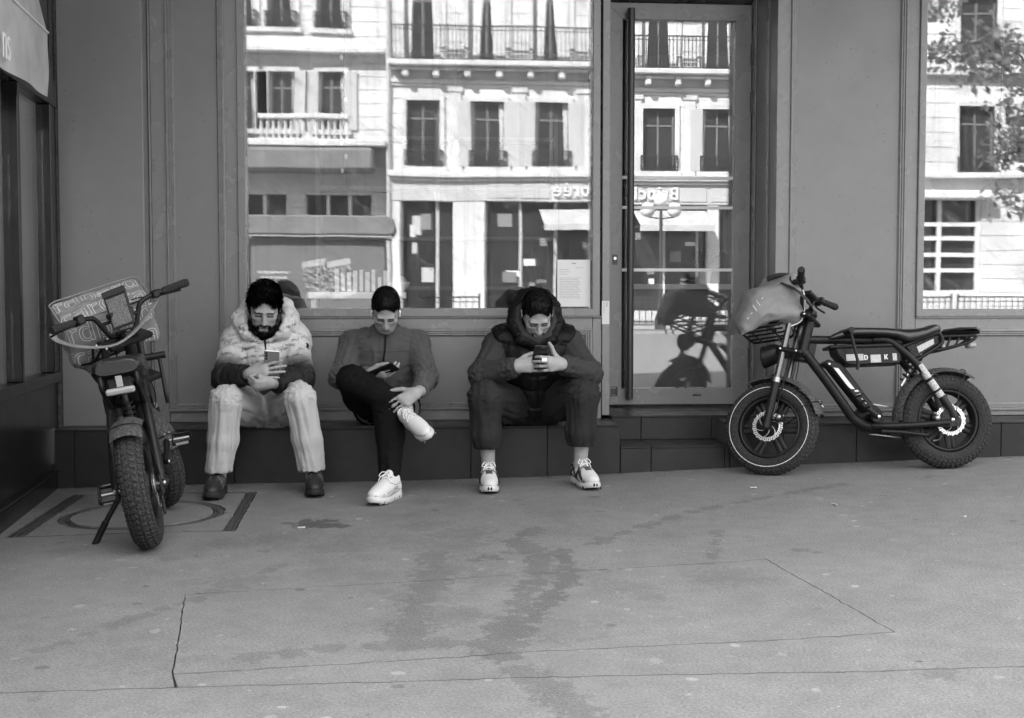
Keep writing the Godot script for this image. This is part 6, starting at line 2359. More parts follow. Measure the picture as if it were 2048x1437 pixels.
# hair: a short cap cut to a hairline, covered with fine tufts
func hair_mesh(thick: float, fringe: float, tuft: float, sd: int, wide := 1.0) -> MB:
	var s := Sdf.new()
	s.ell(Vector3(0, 0.037, -0.018), Vector3(0.0765 * wide + 0.0015 + thick * 0.35, 0.089 + thick, 0.0985 + thick * 0.6), 0.01)
	s.ell(Vector3(0, 0.082, 0.022), Vector3(0.056, 0.034 + thick * 0.8, 0.052), 0.025)
	# hairline: take away the face, the temples, the neck and the ears
	s.ell(Vector3(0, -0.024 - fringe, 0.094), Vector3(0.063, 0.108, 0.080), 0.004, true)
	for sg in [-1.0, 1.0]: s.ell(Vector3(sg * 0.066, 0.012, 0.072), Vector3(0.030, 0.040, 0.052), 0.004, true)
	s.rbox(Vector3(0, -0.112, 0.115), Vector3(0.2, 0.13, 0.102), 0.01, 0.003, true)
	s.rbox(Vector3(0, -0.13, 0.0), Vector3(0.2, 0.075, 0.2), 0.01, 0.003, true)
	for sg in [-1.0, 1.0]: s.ell(Vector3(sg * 0.085, -0.010, -0.014), Vector3(0.022, 0.034, 0.022), 0.003, true)
	s.bake(0.004)
	var b := s.mesh()
	var r := RandomNumberGenerator.new()
	r.seed = sd
	var nz := noise(70.0, sd, 3)
	for i in b.v.size():
		b.v[i] += b.n[i] * (thick * 0.5 + 0.0012) * nz.get_noise_3d(b.v[i].x * 1.6, b.v[i].y * 0.5, b.v[i].z)
	b.renormal()
	b.c.fill(Color(0.010, 0.010, 0.010))
	var base := b.v.size()
	for k in 7000:
		var i := r.randi() % base
		var n := b.n[i]
		var p := b.v[i]
		var flow := Vector3(r.randfn(0, 0.4) + p.x * 4.0, -0.35 + r.randfn(0, 0.3), 0.55 + r.randfn(0, 0.35))
		flow = (flow - n * flow.dot(n)).normalized()
		var tip := p + n * tuft * r.randf_range(0.15, 0.75) + flow * tuft * r.randf_range(0.7, 1.7)
		var w := n.cross(flow) * 0.0012
		var l := 0.008 + 0.16 * pow(r.randf(), 3.0)
		var i0 := b.v.size()
		for q in [p - w - n * 0.001, p + w - n * 0.001, p.lerp(tip, 0.55) + n * tuft * 0.2, tip]:
			b.v.append(q); b.n.append((n + flow * 0.4).normalized()); b.t.append(Vector2.ZERO); b.c.append(Color(l, l, l))
		b.tri_i(i0, i0 + 1, i0 + 2); b.tri_i(i0 + 1, i0 + 3, i0 + 2); b.tri_i(i0, i0 + 2, i0 + 3)
	return b

# hand: wrist, finger direction, palm direction; curl of each finger (index to little) and of the thumb
func hand_mesh(wrist: Vector3, fd: Vector3, pd: Vector3, side: float, curls: Array, thumb: Array, spread := 0.1, from := Vector3.ZERO) -> MB:
	fd = fd.normalized()
	pd = (pd - fd * pd.dot(fd)).normalized()
	var td := fd.cross(pd) * side   # towards the thumb
	var s := Sdf.new()
	var lens := [[0.041, 0.026, 0.021], [0.045, 0.029, 0.022], [0.042, 0.027, 0.021], [0.033, 0.020, 0.018]]
	var kn := []
	for i in 4:
		var across := 0.029 - 0.0195 * i
		var k := wrist + fd * (0.090 - 0.004 * absf(i - 1.0) - (0.008 if i == 3 else 0.0)) + td * across
		kn.append(k)
		s.cap(wrist + fd * 0.012 + td * across * 0.55, k, 0.0145, 0.0115, 0.016)
	s.cap(wrist + fd * 0.03, wrist + fd * 0.075, 0.019, 0.016, 0.02)
	if from != Vector3.ZERO: s.cap(wrist, from, 0.0255, 0.030, 0.02, false, pd, 1.25)
	else: s.cap(wrist, wrist - fd * 0.05, 0.0255, 0.027, 0.02, false, pd, 1.25)
	for i in 4:
		var c: Array = curls[i]
		var d := (fd + td * spread * (1.2 - i * 0.8)).normalized()
		var p: Vector3 = kn[i]
		var ang := 0.0
		for j in 3:
			ang += c[j]
			var dir := (d * cos(ang) + pd * sin(ang)).normalized()
			var q: Vector3 = p + dir * float(lens[i][j])
			var r0: float = [0.0098, 0.0088, 0.0078][j] * (0.88 if i == 3 else 1.0)
			s.cap(p, q, r0 * 0.93, r0 * 0.85, 0.003 if j else 0.004)
			p = q
	# thumb leaves the side of the palm near its base
	var tb0 := wrist + fd * 0.022 + td * 0.022 + pd * 0.006
	var dir: Vector3 = (fd * thumb[0].x + td * thumb[0].y + pd * thumb[0].z).normalized()
	var t1: Vector3 = tb0 + dir * 0.042
	dir = (fd * thumb[1].x + td * thumb[1].y + pd * thumb[1].z).normalized()
	var t2: Vector3 = t1 + dir * 0.032
	var t3: Vector3 = t2 + (dir + (fd * 0.3 if thumb[1].x > 0 else Vector3.ZERO)).normalized() * 0.024
	s.cap(tb0, t1, 0.0155, 0.0115, 0.014)
	s.cap(t1, t2, 0.0115, 0.0105, 0.005)
	s.cap(t2, t3, 0.0105, 0.009, 0.004)
	s.bake(0.0033)
	var b := s.mesh()
	var nz := noise(30.0, 77, 2)
	for i in b.v.size():
		var l := SKIN * (1.0 + 0.12 * nz.get_noise_3dv(b.v[i]))
		b.c[i] = Color(l, l, l)
	return b

func plain_colour(b: MB, l: float) -> MB:
	b.c.fill(Color(l, l, l))
	return b

# lettering laid onto a body's front, following its surface; x and y in metres, looking from the street
func print_text(s: Sdf, text: String, o: Vector2, h: float, turn: float, m: MB, lift := 0.0018, shear := 0.55) -> void:
	var tm := letters(text, h, 0.0, false, true)
	var a: Array = tm.surface_get_arrays(0)
	var vs: PackedVector3Array = a[Mesh.ARRAY_VERTEX]
	var ids: PackedInt32Array = a[Mesh.ARRAY_INDEX]
	var put_v := PackedVector3Array()
	var ok := PackedByteArray()
	for p in vs:
		var q := Vector2(p.x + p.y * shear, p.y * 0.9).rotated(turn) + o
		var z := 1.05
		var hit := false
		for k in 70:
			var d := s.at(Vector3(q.x, q.y, z))
			if d < 0.0015: hit = true; break
			z -= clampf(d * 0.8, 0.003, 0.05)
			if z < 0.2: break
		put_v.append(Vector3(q.x, q.y, z + lift))
		ok.append(1 if hit else 0)
	var i0 := m.v.size()
	for p in put_v: m.vert(p, Vector3(0, 0, 1))
	for k in range(0, ids.size(), 3):
		var i := ids[k]
		var j := ids[k + 1]
		var l := ids[k + 2]
		if ok[i] and ok[j] and ok[l] and absf(put_v[i].z - put_v[j].z) < 0.02 and absf(put_v[i].z - put_v[l].z) < 0.02:
			m.ix.append(i0 + i); m.ix.append(i0 + j); m.ix.append(i0 + l)

# a line drawn on a body's front (seam, zip, piping)
func seam(s: Sdf, pts: Array, r: float, lift := 0.0) -> MB:
	var out := PackedVector3Array()
	for q in curve(pts, 8):
		var z := 1.05
		for k in 80:
			var d := s.at(Vector3(q.x, q.y, z))
			if d < 0.001: break
			z -= clampf(d * 0.8, 0.002, 0.05)
			if z < 0.2: break
		out.append(Vector3(q.x, q.y, z + lift))
	var b := MB.new()
	b.tube(out, r, 6)
	return b

# sports shoe in its own axes: z towards the toe, y up, heel at the origin on the ground
func make_shoe(p: Node3D, xf: Transform3D, upper_m: Material, sole_m: Material, accent: Material, lace_m: Material, kind: int) -> void:
	var sh := part("shoe", p)
	sh.transform = xf
	var outline := [[0.0, 0.026], [0.03, 0.034], [0.08, 0.034], [0.13, 0.037], [0.18, 0.046], [0.22, 0.045], [0.255, 0.036], [0.278, 0.020]]
	# sole: thick heel, toe sprung upwards
	var pts := PackedVector3Array()
	var ring := []
	for q in outline: ring.append(Vector2(q[1], q[0]))
	ring.append(Vector2(0.0, 0.286))
	for i in range(outline.size() - 1, -1, -1): ring.append(Vector2(-outline[i][1], outline[i][0]))
	ring.append(Vector2(0.0, -0.012))
	for lay in 5:
		var grow: float = [-0.004, 0.002, 0.003, 0.001, -0.004][lay]
		for q in ring:
			var z: float = q.y
			var toe := 0.016 * smoothstep(0.20, 0.29, z)
			var h := 0.030 + 0.012 * smoothstep(0.12, 0.0, z)
			var y: float = [0.0, 0.004, h * 0.5, h - 0.002, h][lay]
			y = y + toe * (1.0 if lay < 4 else 0.9)
			var sc := 1.0 + grow / 0.04
			pts.append(Vector3(q.x * sc, y, 0.135 + (z - 0.135) * (1.0 + grow / 0.15)))
	var so := MB.new()
	so.grid(pts, 5, ring.size(), false, true, PackedVector2Array(), true)
	so.fan(pts.slice(0, ring.size()), Vector3.DOWN)
	so.fan(pts.slice(4 * ring.size()), Vector3.UP)
	put("sole", so, sole_m, sh)
	var gr := MB.new()
	for i in 9:
		var z := 0.012 + i * 0.03
		for sg in [-1.0, 1.0]:
			var w := 0.0
			for k in outline.size() - 1:
				if z >= outline[k][0] and z <= outline[k + 1][0]: w = lerpf(outline[k][1], outline[k + 1][1], (z - outline[k][0]) / (outline[k + 1][0] - outline[k][0]))
			gr.box(Vector3(sg * (w + 0.001) - 0.003, 0.006, z), Vector3(sg * (w + 0.001) + 0.003, 0.012 + 0.006 * (i % 2), z + 0.014), 0.001)
	put("sole_groove", gr, accent, sh).set_meta("kind", "stuff")
	var u := Sdf.new()
	u.ell(Vector3(0, 0.048, 0.215), Vector3(0.041, 0.034, 0.066), 0.02)
	u.cap(Vector3(0, 0.055, 0.185), Vector3(0, 0.082, 0.095), 0.036, 0.034, 0.03, false, Vector3.RIGHT, 0.95)
	u.cap(Vector3(0, 0.060, 0.035), Vector3(0, 0.060, 0.15), 0.033, 0.037, 0.03)
	u.cap(Vector3(0, 0.06, 0.035), Vector3(0, 0.098, 0.048), 0.034, 0.036, 0.02)
	u.cap(Vector3(0, 0.085, 0.105), Vector3(0, 0.128, 0.088), 0.026, 0.020, 0.012)
	u.cap(Vector3(0, 0.10, 0.052), Vector3(0, 0.16, 0.050), 0.027, 0.030, 0.006, true)
	u.cut(Vector3(0, 0.030, 0.1), Vector3(0, -1, 0), 0.35)
	u.bake(0.0042)
	var ub := u.mesh()
	for i in ub.v.size():
		var w := ub.v[i]
		var l := 0.50
		if kind == 0:
			l = 0.012
			if absf(w.x) > 0.014 and w.z > 0.075 and w.z < 0.195 and w.y > 0.045:
				var band := fposmod((w.z + w.y * 0.9) / 0.021, 1.0)
				if band < 0.33: l = 0.16
		elif kind == 1:
			l = 0.52
			if w.y < 0.052 and fposmod(w.z / 0.045, 1.0) < 0.12: l = 0.3
		else:
			var q := fposmod((w.z * 0.8 + w.y * 1.3 + absf(w.x) * 0.8) / 0.062, 1.0)
			if q < 0.30: l = 0.06
			elif q < 0.48: l = 0.22
			if w.z > 0.235: l = 0.48
			if absf(w.x) < 0.017 and w.z < 0.20 and w.z > 0.06 and w.y > 0.07: l = 0.045
		ub.c[i] = Color(l, l, l)
	put("upper", ub, upper_m, sh)
	# tongue and laces over the instep
	var lc := MB.new()
	for i in 6:
		var t := i / 5.0
		var o := Vector3(0, lerpf(0.082, 0.128, t), lerpf(0.178, 0.100, t))
		var w := 0.021
		for sg in [-1.0, 1.0]:
			lc.tube(PackedVector3Array([o + Vector3(-w * sg, -0.006, 0.004), o + Vector3(-w * 0.4 * sg, 0.0045, 0.004), o + Vector3(w * 0.4 * sg, 0.0065, -0.004), o + Vector3(w * sg, 0.0, -0.010)]), 0.0026, 5)
	for sg in [-1.0, 1.0]:
		lc.tube(curve([Vector3(0, 0.135, 0.108), Vector3(sg * 0.02, 0.14, 0.12), Vector3(sg * 0.034, 0.122, 0.128), Vector3(sg * 0.022, 0.118, 0.118), Vector3(0, 0.134, 0.11)], 4), 0.0024, 5)
		lc.tube(curve([Vector3(0, 0.134, 0.11), Vector3(sg * 0.018, 0.122, 0.135), Vector3(sg * 0.030, 0.10, 0.145)], 4), 0.0022, 5)
	put("laces", lc, lace_m, sh)
	# side trim by kind
	var tr := MB.new()
	for sg in [-1.0, 1.0]:
		if kind == 1:
			shoe_line(u, tr, sg, [Vector2(0.05, 0.045), Vector2(0.062, 0.12), Vector2(0.05, 0.20)], 0.0014)
			shoe_line(u, tr, sg, [Vector2(0.085, 0.03), Vector2(0.078, 0.09), Vector2(0.095, 0.15)], 0.0014)
			shoe_line(u, tr, sg, [Vector2(0.062, 0.075), Vector2(0.07, 0.095), Vector2(0.06, 0.105), Vector2(0.07, 0.12)], 0.0022)
		elif kind == 2:
			shoe_line(u, tr, sg, [Vector2(0.045, 0.03), Vector2(0.09, 0.07), Vector2(0.05, 0.12)], 0.006)
			shoe_line(u, tr, sg, [Vector2(0.05, 0.14), Vector2(0.085, 0.155), Vector2(0.05, 0.21)], 0.007)
			shoe_line(u, tr, sg, [Vector2(0.10, 0.03), Vector2(0.10, 0.07)], 0.006)
	if kind: put("side_trim", tr, accent, sh)
	if kind == 2:
		var tg := MB.new()
		tg.xf = Transform3D(Basis(Vector3.RIGHT, 0.45), Vector3(0, 0.122, 0.112))
		for i in 5:
			var a := PI * (0.15 + 0.175 * i)
			tg.tube(PackedVector3Array([Vector3(0, 0, 0.004), Vector3(cos(a) * 0.022, sin(a) * 0.022, 0.003)]), 0.0032, 5)
		put("tongue_mark", tg, lace_m, sh)
		var tc := MB.new()
		tc.ball(Vector3(0, 0.030, 0.268), Vector3(0.021, 0.021, 0.021), 12, 8)
		put("toe_cap", tc, accent, sh)

func shoe_line(u: Sdf, b: MB, side: float, pts: Array, r: float) -> void:
	var p3 := []
	for q in pts: p3.append(Vector3(q.x, q.y, 0))
	var out := PackedVector3Array()
	for q in curve(p3, 6):
		var x := 0.09
		for k in 60:
			var d := u.at(Vector3(x * side, q.x, q.y))
			if d < 0.0008: break
			x -= clampf(d * 0.8, 0.001, 0.02)
			if x < 0.0: break
		out.append(Vector3(x * side, q.x, q.y))
	b.tube(out, r, 6, true)

func wear(n: Node3D, called: String, b: MB, m: Material, label := "") -> MeshInstance3D:
	for i in b.v.size(): b.v[i] -= n.position
	var o := put(called, b, m, n)
	if label: o.set_meta("label", label)
	return o

func shoe_at(n: Node3D, heel: Vector3, dir: Vector3, up: Vector3, kind: int, size := 1.0) -> void:
	var z := dir.normalized()
	var x := up.cross(z).normalized()
	var y := z.cross(x)
	var xf := Transform3D(Basis(x, y, z).scaled_local(Vector3.ONE * size), heel - n.position)
	if kind == 0: make_shoe(n, xf, M.shoe_upper, M.sole_dark, M.sole_dark, M.shoe_black, 0)
	elif kind == 1: make_shoe(n, xf, M.shoe_upper, M.sole_white, M.shoe_grey, M.lace_white, 1)
	else: make_shoe(n, xf, M.shoe_upper, M.sole_white, M.sole_dark, M.lace_white, 2)

# the figure under the clothes, joined with the finer head and hands into one skin
func body_skin(pelvis: Vector3, chest: Vector3, neck: Vector3, arms: Array, legs: Array, extra: Array) -> MB:
	var s := Sdf.new()
	s.cap(pelvis, chest, 0.115, 0.12, 0.05)
	s.cap(chest, neck, 0.10, 0.055, 0.04)
	for a in arms:
		s.cap(chest + (a[0] - chest) * 0.4, a[0], 0.075, 0.052, 0.04)
		s.cap(a[0], a[1], 0.048, 0.039, 0.03)
		s.cap(a[1], a[2], 0.039, 0.027, 0.02)
	for l in legs:
		s.cap(pelvis, l[0], 0.10, 0.085, 0.05)
		s.cap(l[0], l[1], 0.078, 0.052, 0.03)
		s.cap(l[1], l[1].lerp(l[2], 0.35), 0.05, 0.048, 0.02)
		s.cap(l[1].lerp(l[2], 0.35), l[2], 0.048, 0.033, 0.02)
		s.cap(l[2], l[2] + l[3] * 0.06 - Vector3(0, 0.035, 0), 0.033, 0.028, 0.02)
	s.bake(0.013)
	var b := plain_colour(s.mesh(), SKIN)
	for e in extra: b.join(e)
	return b

func head_on(at: Vector3, pitch: float, yaw: float, roll: float, scale: float) -> Transform3D:
	return Transform3D((Basis(Vector3.UP, deg_to_rad(yaw)) * Basis(Vector3.RIGHT, deg_to_rad(pitch)) * Basis(Vector3.BACK, deg_to_rad(roll))).scaled(Vector3.ONE * scale), at)

func turned(b: MB, t: Transform3D) -> MB:
	var o := MB.new()
	o.xf = t
	o.join(b)
	return o

# quilted bulges between stitched lines, counted along the nearest bone
func quilt(b: MB, bones: Array, gap: float, depth: float) -> void:
	var nz := noise(16.0, 61, 3)
	for i in b.v.size():
		var p := b.v[i]
		var best := 1e9
		var u := 0.0
		for q in bones:
			var d := along(p, q[0], q[1])
			if d.x < best:
				best = d.x
				u = ((p - q[0]).dot((q[1] - q[0]).normalized()) + q[2]) / gap
		u += 0.12 * nz.get_noise_3dv(p)
		var w := absf(fposmod(u, 1.0) - 0.5) * 2.0   # 1 at a stitched line
		b.v[i] += b.n[i] * (depth * (0.4 - pow(w, 7.0) * 1.5) + depth * 0.7 * nz.get_noise_3d(p.x * 4.0, p.y * 0.8, p.z * 4.0) * (0.25 + w * w) + depth * 0.5 * nz.get_noise_3dv(p * 1.1))
	b.renormal()

# folds of cloth about limbs: creases across the limb near its joints, long folds down its length
func drape(b: MB, bones: Array, amp: float, sd: int, across := 30.0, down := 0.6) -> void:
	var nz := noise(1.0, sd, 3)
	var n2 := noise(1.0, sd + 1, 2)
	for i in b.v.size():
		var p := b.v[i]
		var best := 1e9
		var bi := 0
		var t := 0.0
		for k in bones.size():
			var d := along(p, bones[k][0], bones[k][1])
			if d.x < best: best = d.x; bi = k; t = d.y
		var a: Vector3 = bones[bi][0]
		var ax: Vector3 = (bones[bi][1] - a).normalized()
		var ref := ax.cross(Vector3(0.3, 0.2, 0.93)).normalized()
		var rel := p - a
		var u := rel.dot(ax)
		var ang := atan2(rel.dot(ax.cross(ref)), rel.dot(ref))
		var w: float = 0.06 + bones[bi][2] * smoothstep(0.55, 0.0, t) + bones[bi][3] * smoothstep(0.45, 1.0, t)
		var cr := 1.0 - 2.6 * absf(nz.get_noise_3d(u * across + 0.9 * sin(ang) + bi * 7.0, cos(ang) * 1.1, sin(ang) * 1.1))
		var lo := n2.get_noise_3d(u * 2.6 + 0.6 * ang + bi * 5.0, cos(ang) * 1.7, sin(ang) * 1.7)
		var rad := clampf((rel - ax * u).length() / 0.055, 0.0, 1.0)
		b.v[i] += b.n[i] * amp * rad * (w * (cr - 0.35) + down * lo)
	b.renormal()

func cuff(n: Node3D, parent: Node, wrist: Vector3, elbow: Vector3, r: float, w: float, m: Material) -> void:
	var d := (wrist - elbow).normalized()
	var x := d.cross(Vector3.UP).normalized()
	var b := MB.new()
	b.lathe([Vector2(r * 0.80, w), Vector2(r, w), Vector2(r * 1.06, w * 0.5), Vector2(r * 1.05, 0.0), Vector2(r * 0.9, -0.012)], Transform3D(Basis(x, d, x.cross(d)), wrist - d * w * 0.6 - n.position), 22)
	put("cuff", b, m, parent)

func build_people() -> void:
	people_materials()
	person_left()
	print("  first ", Time.get_ticks_msec())
	person_middle()
	print("  second ", Time.get_ticks_msec())
	person_right()

func phone(label: String, o: Vector3, up: Vector3, back: Vector3, m: Material, cams: bool) -> void:
	var p := thing("smartphone", label, "phone", o)
	var z := back.normalized()
	var x := up.cross(z).normalized()
	p.basis = Basis(x, z.cross(x), z)
	put("case", bx(Vector3(-0.037, -0.076, -0.004), Vector3(0.037, 0.076, 0.004), 0.003), m, p)
	put("screen", bx(Vector3(-0.034, -0.072, -0.0048), Vector3(0.034, 0.072, -0.0042)), M.phone_black, p)
	if cams:
		for k in 3:
			var c := MB.new()
			c.lathe_hard([Vector2(0.001, 0.0015), Vector2(0.006, 0.0015), Vector2(0.006, 0.0)], Transform3D(Basis(Vector3.RIGHT, PI / 2), Vector3(-0.025, 0.062 - k * 0.016, 0.0042)), 12)
			put("camera_lens", c, M.phone_black, p)
		put("grip_ring", bx(Vector3(-0.014, -0.012, 0.0042), Vector3(0.014, 0.004, 0.007), 0.002), M.phone_black, p)

func person_left() -> void:
	var n := thing("person", "man in a pale puffer jacket with dark script print and light grey sweatpants", "person", Vector3(-0.70, 0.016, 0.45), "people sitting on the ledge")
	var pelvis := Vector3(-0.72, 0.425, 0.22)
	var chest := Vector3(-0.712, 0.70, 0.345)
	var neck := Vector3(-0.706, 0.815, 0.40)
	var arms := [[Vector3(-0.855, 0.760, 0.36), Vector3(-0.890, 0.592, 0.555), Vector3(-0.762, 0.618, 0.722)], [Vector3(-0.562, 0.765, 0.36), Vector3(-0.515, 0.592, 0.555), Vector3(-0.628, 0.572, 0.712)]]
	var legs := [[Vector3(-0.80, 0.405, 0.28), Vector3(-0.864, 0.497, 0.735), Vector3(-0.916, 0.10, 0.665), Vector3(0, 0, 1)], [Vector3(-0.64, 0.405, 0.28), Vector3(-0.506, 0.506, 0.735), Vector3(-0.452, 0.10, 0.65), Vector3(0, 0, 1)]]
	var ht := head_on(Vector3(-0.700, 0.942, 0.50), 27, 6, -3, 0.97)
	var hm := head_mesh(ht.affine_inverse() * neck, 1.0, 3)
	var head := turned(hm, ht)
	var hr := hand_mesh(Vector3(-0.752, 0.622, 0.742), Vector3(0.95, 0.16, 0.16), Vector3(0.1, -0.15, -1), 1.0, [[-0.05, 0.25, 0.15], [0.1, 0.2, 0.12], [0.12, 0.2, 0.12], [0.14, 0.2, 0.12]], [Vector3(0.75, 0.5, 0.45), Vector3(0.9, 0.3, 0.2)], 0.12, arms[0][2])
	var hl := hand_mesh(Vector3(-0.642, 0.578, 0.748), Vector3(-0.86, -0.12, 0.42), Vector3(-0.35, 0.6, -0.6), -1.0, [[1.25, 1.6, 0.9], [1.3, 1.6, 0.9], [1.3, 1.6, 0.9], [1.3, 1.6, 0.9]], [Vector3(0.8, 0.25, 0.5), Vector3(0.35, -0.45, 0.75)], 0.02, arms[1][2])
	wear(n, "body", body_skin(pelvis, chest, neck, arms, legs, [head, hr, hl]), M.skin)
	var hair := turned(hair_mesh(0.017, 0.0, 0.015, 5), ht)
	wear(n, "hair", hair, M.hair, "tousled short dark hair")
	wear(n, "beard", turned(beard_mesh(hm, 0.009, 4200, 6), ht), M.hair)
	# jacket
	var j := Sdf.new()
	j.cap(pelvis + Vector3(0, 0.08, 0.03), chest, 0.140, 0.142, 0.05)
	for sg in [-1.0, 1.0]: j.cap(pelvis + Vector3(sg * 0.07, 0.10, 0.05), chest + Vector3(sg * 0.075, 0.02, 0.0), 0.125, 0.120, 0.05)
	j.cap(chest + Vector3(0, -0.09, 0.06), chest + Vector3(0, -0.02, 0.04), 0.11, 0.11, 0.05)
	for a in arms:
		j.cap(chest.lerp(a[0], 0.35) + Vector3(0, 0.035, 0), a[0], 0.100, 0.074, 0.05)
		j.cap(a[0], a[1], 0.074, 0.064, 0.03)
		j.cap(a[1], a[2].lerp(a[1], 0.10), 0.066, 0.049, 0.03)
	j.chain([Vector3(-0.70, 0.795, 0.465), Vector3(-0.785, 0.825, 0.475), Vector3(-0.822, 0.885, 0.42), Vector3(-0.785, 0.945, 0.355), Vector3(-0.70, 0.962, 0.325), Vector3(-0.615, 0.945, 0.355), Vector3(-0.585, 0.885, 0.42), Vector3(-0.618, 0.825, 0.475), Vector3(-0.70, 0.795, 0.465)], [0.030, 0.036, 0.040, 0.043, 0.044, 0.043, 0.040, 0.036, 0.030], 0.03)
	for sg in [-1.0, 1.0]: j.cap(Vector3(-0.70 + sg * 0.13, 0.79, 0.37), Vector3(-0.70 + sg * 0.105, 0.875, 0.40), 0.07, 0.045, 0.05)
	j.ell(Vector3(-0.703, 0.905, 0.485), Vector3(0.096, 0.128, 0.13), 0.012, true)
	for a in arms: j.cut(a[2].lerp(a[1], 0.02), a[2] - a[1], 0.075)
	j.cut(pelvis + Vector3(0, 0.045, 0.1), Vector3(0, -1, 0.25), 0.30)
	j.bake(0.0068)
	var jm := j.mesh()
	var bones := [[pelvis, chest + Vector3(0, 0.15, 0.05), 0.0], [arms[0][0], arms[0][1], 0.02], [arms[0][1], arms[0][2], 0.25], [arms[1][0], arms[1][1], 0.02], [arms[1][1], arms[1][2], 0.25]]
	quilt(jm, bones, 0.060, 0.0115)
	# dip-dyed cloth: pale at collar and shoulders, black towards hem and cuffs, measured along the garment
	var nz := noise(7.0, 9, 2)
	for i in jm.v.size():
		var p := jm.v[i]
		var best := 1e9
		var t := 0.0
		for k in 5:
			var d := along(p, bones[k][0], bones[k][1])
			if d.x < best:
				best = d.x
				t = [smoothstep(0.52, 0.22, d.y), smoothstep(0.45, 1.08, d.y), 1.0, smoothstep(0.45, 1.08, d.y), 1.0][k]
		t = clampf(t + 0.10 * nz.get_noise_3dv(p), 0, 1)
		var l := 0.50 * pow(0.020 / 0.50, t)
		jm.c[i] = Color(l, l, l)
	var jk := part("jacket", n, "pale quilted puffer jacket fading to black")
	jk.position = Vector3.ZERO
	for i in jm.v.size(): jm.v[i] -= n.position
	put("shell", jm, M.puffer, jk)
	var tx := MB.new()
	var words := ["Project", "Future"]
	var spots := [[-0.855, 0.765], [-0.785, 0.738], [-0.66, 0.775], [-0.58, 0.755], [-0.535, 0.785], [-0.80, 0.690], [-0.735, 0.700], [-0.645, 0.712], [-0.56, 0.70], [-0.895, 0.715], [-0.775, 0.645], [-0.66, 0.655], [-0.50, 0.735], [-0.505, 0.67], [-0.90, 0.77], [-0.83, 0.845], [-0.79, 0.87], [-0.575, 0.85], [-0.85, 0.64]]
	for k in spots.size():
		print_text(j, words[k % 2], Vector2(spots[k][0], spots[k][1]), 0.0155, 0.32 if k % 3 else 0.12, tx, 0.0065)
	for i in tx.v.size(): tx.v[i] -= n.position
	put("script_print", tx, M.print_black, jk)
	var zp := seam(j, [Vector3(-0.70, 0.785, 0), Vector3(-0.695, 0.72, 0), Vector3(-0.70, 0.64, 0), Vector3(-0.705, 0.57, 0)], 0.0055, 0.003)
	for i in zp.v.size(): zp.v[i] -= n.position
	put("zip", zp, M.zip, jk)
	mat("stitch", 0.10, 0.8)
	for y in [0.772, 0.728, 0.682, 0.636]:
		for sg in [-1.0, 1.0]:
			var sl := seam(j, [Vector3(-0.70 + sg * 0.012, y - 0.012, 0), Vector3(-0.70 + sg * 0.06, y - 0.004, 0), Vector3(-0.70 + sg * 0.115, y + 0.012, 0)], 0.0014, 0.001)
			for i in sl.v.size(): sl.v[i] -= n.position
			put("stitch_line", sl, M.stitch, jk)
	var ln := Sdf.new()
	ln.chain([Vector3(-0.70, 0.805, 0.485), Vector3(-0.775, 0.838, 0.475), Vector3(-0.806, 0.895, 0.415), Vector3(-0.765, 0.945, 0.375), Vector3(-0.70, 0.958, 0.35), Vector3(-0.638, 0.945, 0.375), Vector3(-0.600, 0.895, 0.415), Vector3(-0.628, 0.838, 0.475), Vector3(-0.70, 0.805, 0.485)], [0.016, 0.017, 0.018, 0.018, 0.018, 0.018, 0.018, 0.017, 0.016], 0.01)
	ln.bake(0.008)
	var lm := ln.mesh()
	for i in lm.v.size(): lm.v[i] -= n.position
	put("hood_lining", lm, M.lining, jk)
	var bd := MB.new()
	var zb := 1.0
	while j.at(Vector3(-0.492, 0.748, zb)) > 0.001 and zb > 0.2: zb -= 0.003
	bd.ball(Vector3(-0.492, 0.748, zb) - n.position, Vector3(0.012, 0.014, 0.006), 12, 6)
	put("sleeve_badge", bd, M.print_black, jk)
	for a in arms: cuff(n, jk, a[2], a[1], 0.042, 0.022, M.puffer_black)
	# trousers
	var t := Sdf.new()
	t.cap(pelvis + Vector3(-0.07, -0.005, 0.0), pelvis + Vector3(0.07, -0.005, 0.0), 0.125, 0.125, 0.04)
	for l in legs:
		t.cap(pelvis.lerp(l[0], 0.5), l[0].lerp(l[1], 0.5), 0.115, 0.098, 0.045)
		t.cap(l[0].lerp(l[1], 0.5), l[1], 0.098, 0.074, 0.03)
		t.cap(l[1], l[1].lerp(l[2], 0.5) + Vector3(0, 0, 0.006), 0.076, 0.071, 0.02)
		t.cap(l[1].lerp(l[2], 0.5) + Vector3(0, 0, 0.006), l[2] + Vector3(0, 0.02, 0.02), 0.070, 0.063, 0.02)
		t.cut(l[2] + Vector3(0, 0.030, 0), Vector3(0.0, -1, 0.03), 0.13)
	t.cut(Vector3(-0.72, 0.312, 0.15), Vector3(0, -1, 0), 0.17)
	t.bake(0.0072)
	var tm := t.mesh()
	drape(tm, [[legs[0][0], legs[0][1], 0.6, 0.04], [legs[0][1], legs[0][2], 0.05, 0.16], [legs[1][0], legs[1][1], 0.6, 0.04], [legs[1][1], legs[1][2], 0.05, 0.16]], 0.0115, 31, 13.0, 1.15)
	wear(n, "sweatpants", tm, M.sweat, "light grey melange sweatpants")
	shoe_at(n, Vector3(-0.912, 0.0155, 0.595), Vector3(-0.06, 0, 1), Vector3.UP, 0)
	shoe_at(n, Vector3(-0.448, 0.0185, 0.565), Vector3(0.06, 0, 1), Vector3.UP, 0)
	phone("silver phone with its camera lenses showing, held by the man in the pale jacket", Vector3(-0.640, 0.672, 0.752), Vector3(0.06, 0.88, 0.45), Vector3(-0.05, -0.45, 0.88), M.phone_silver, true)

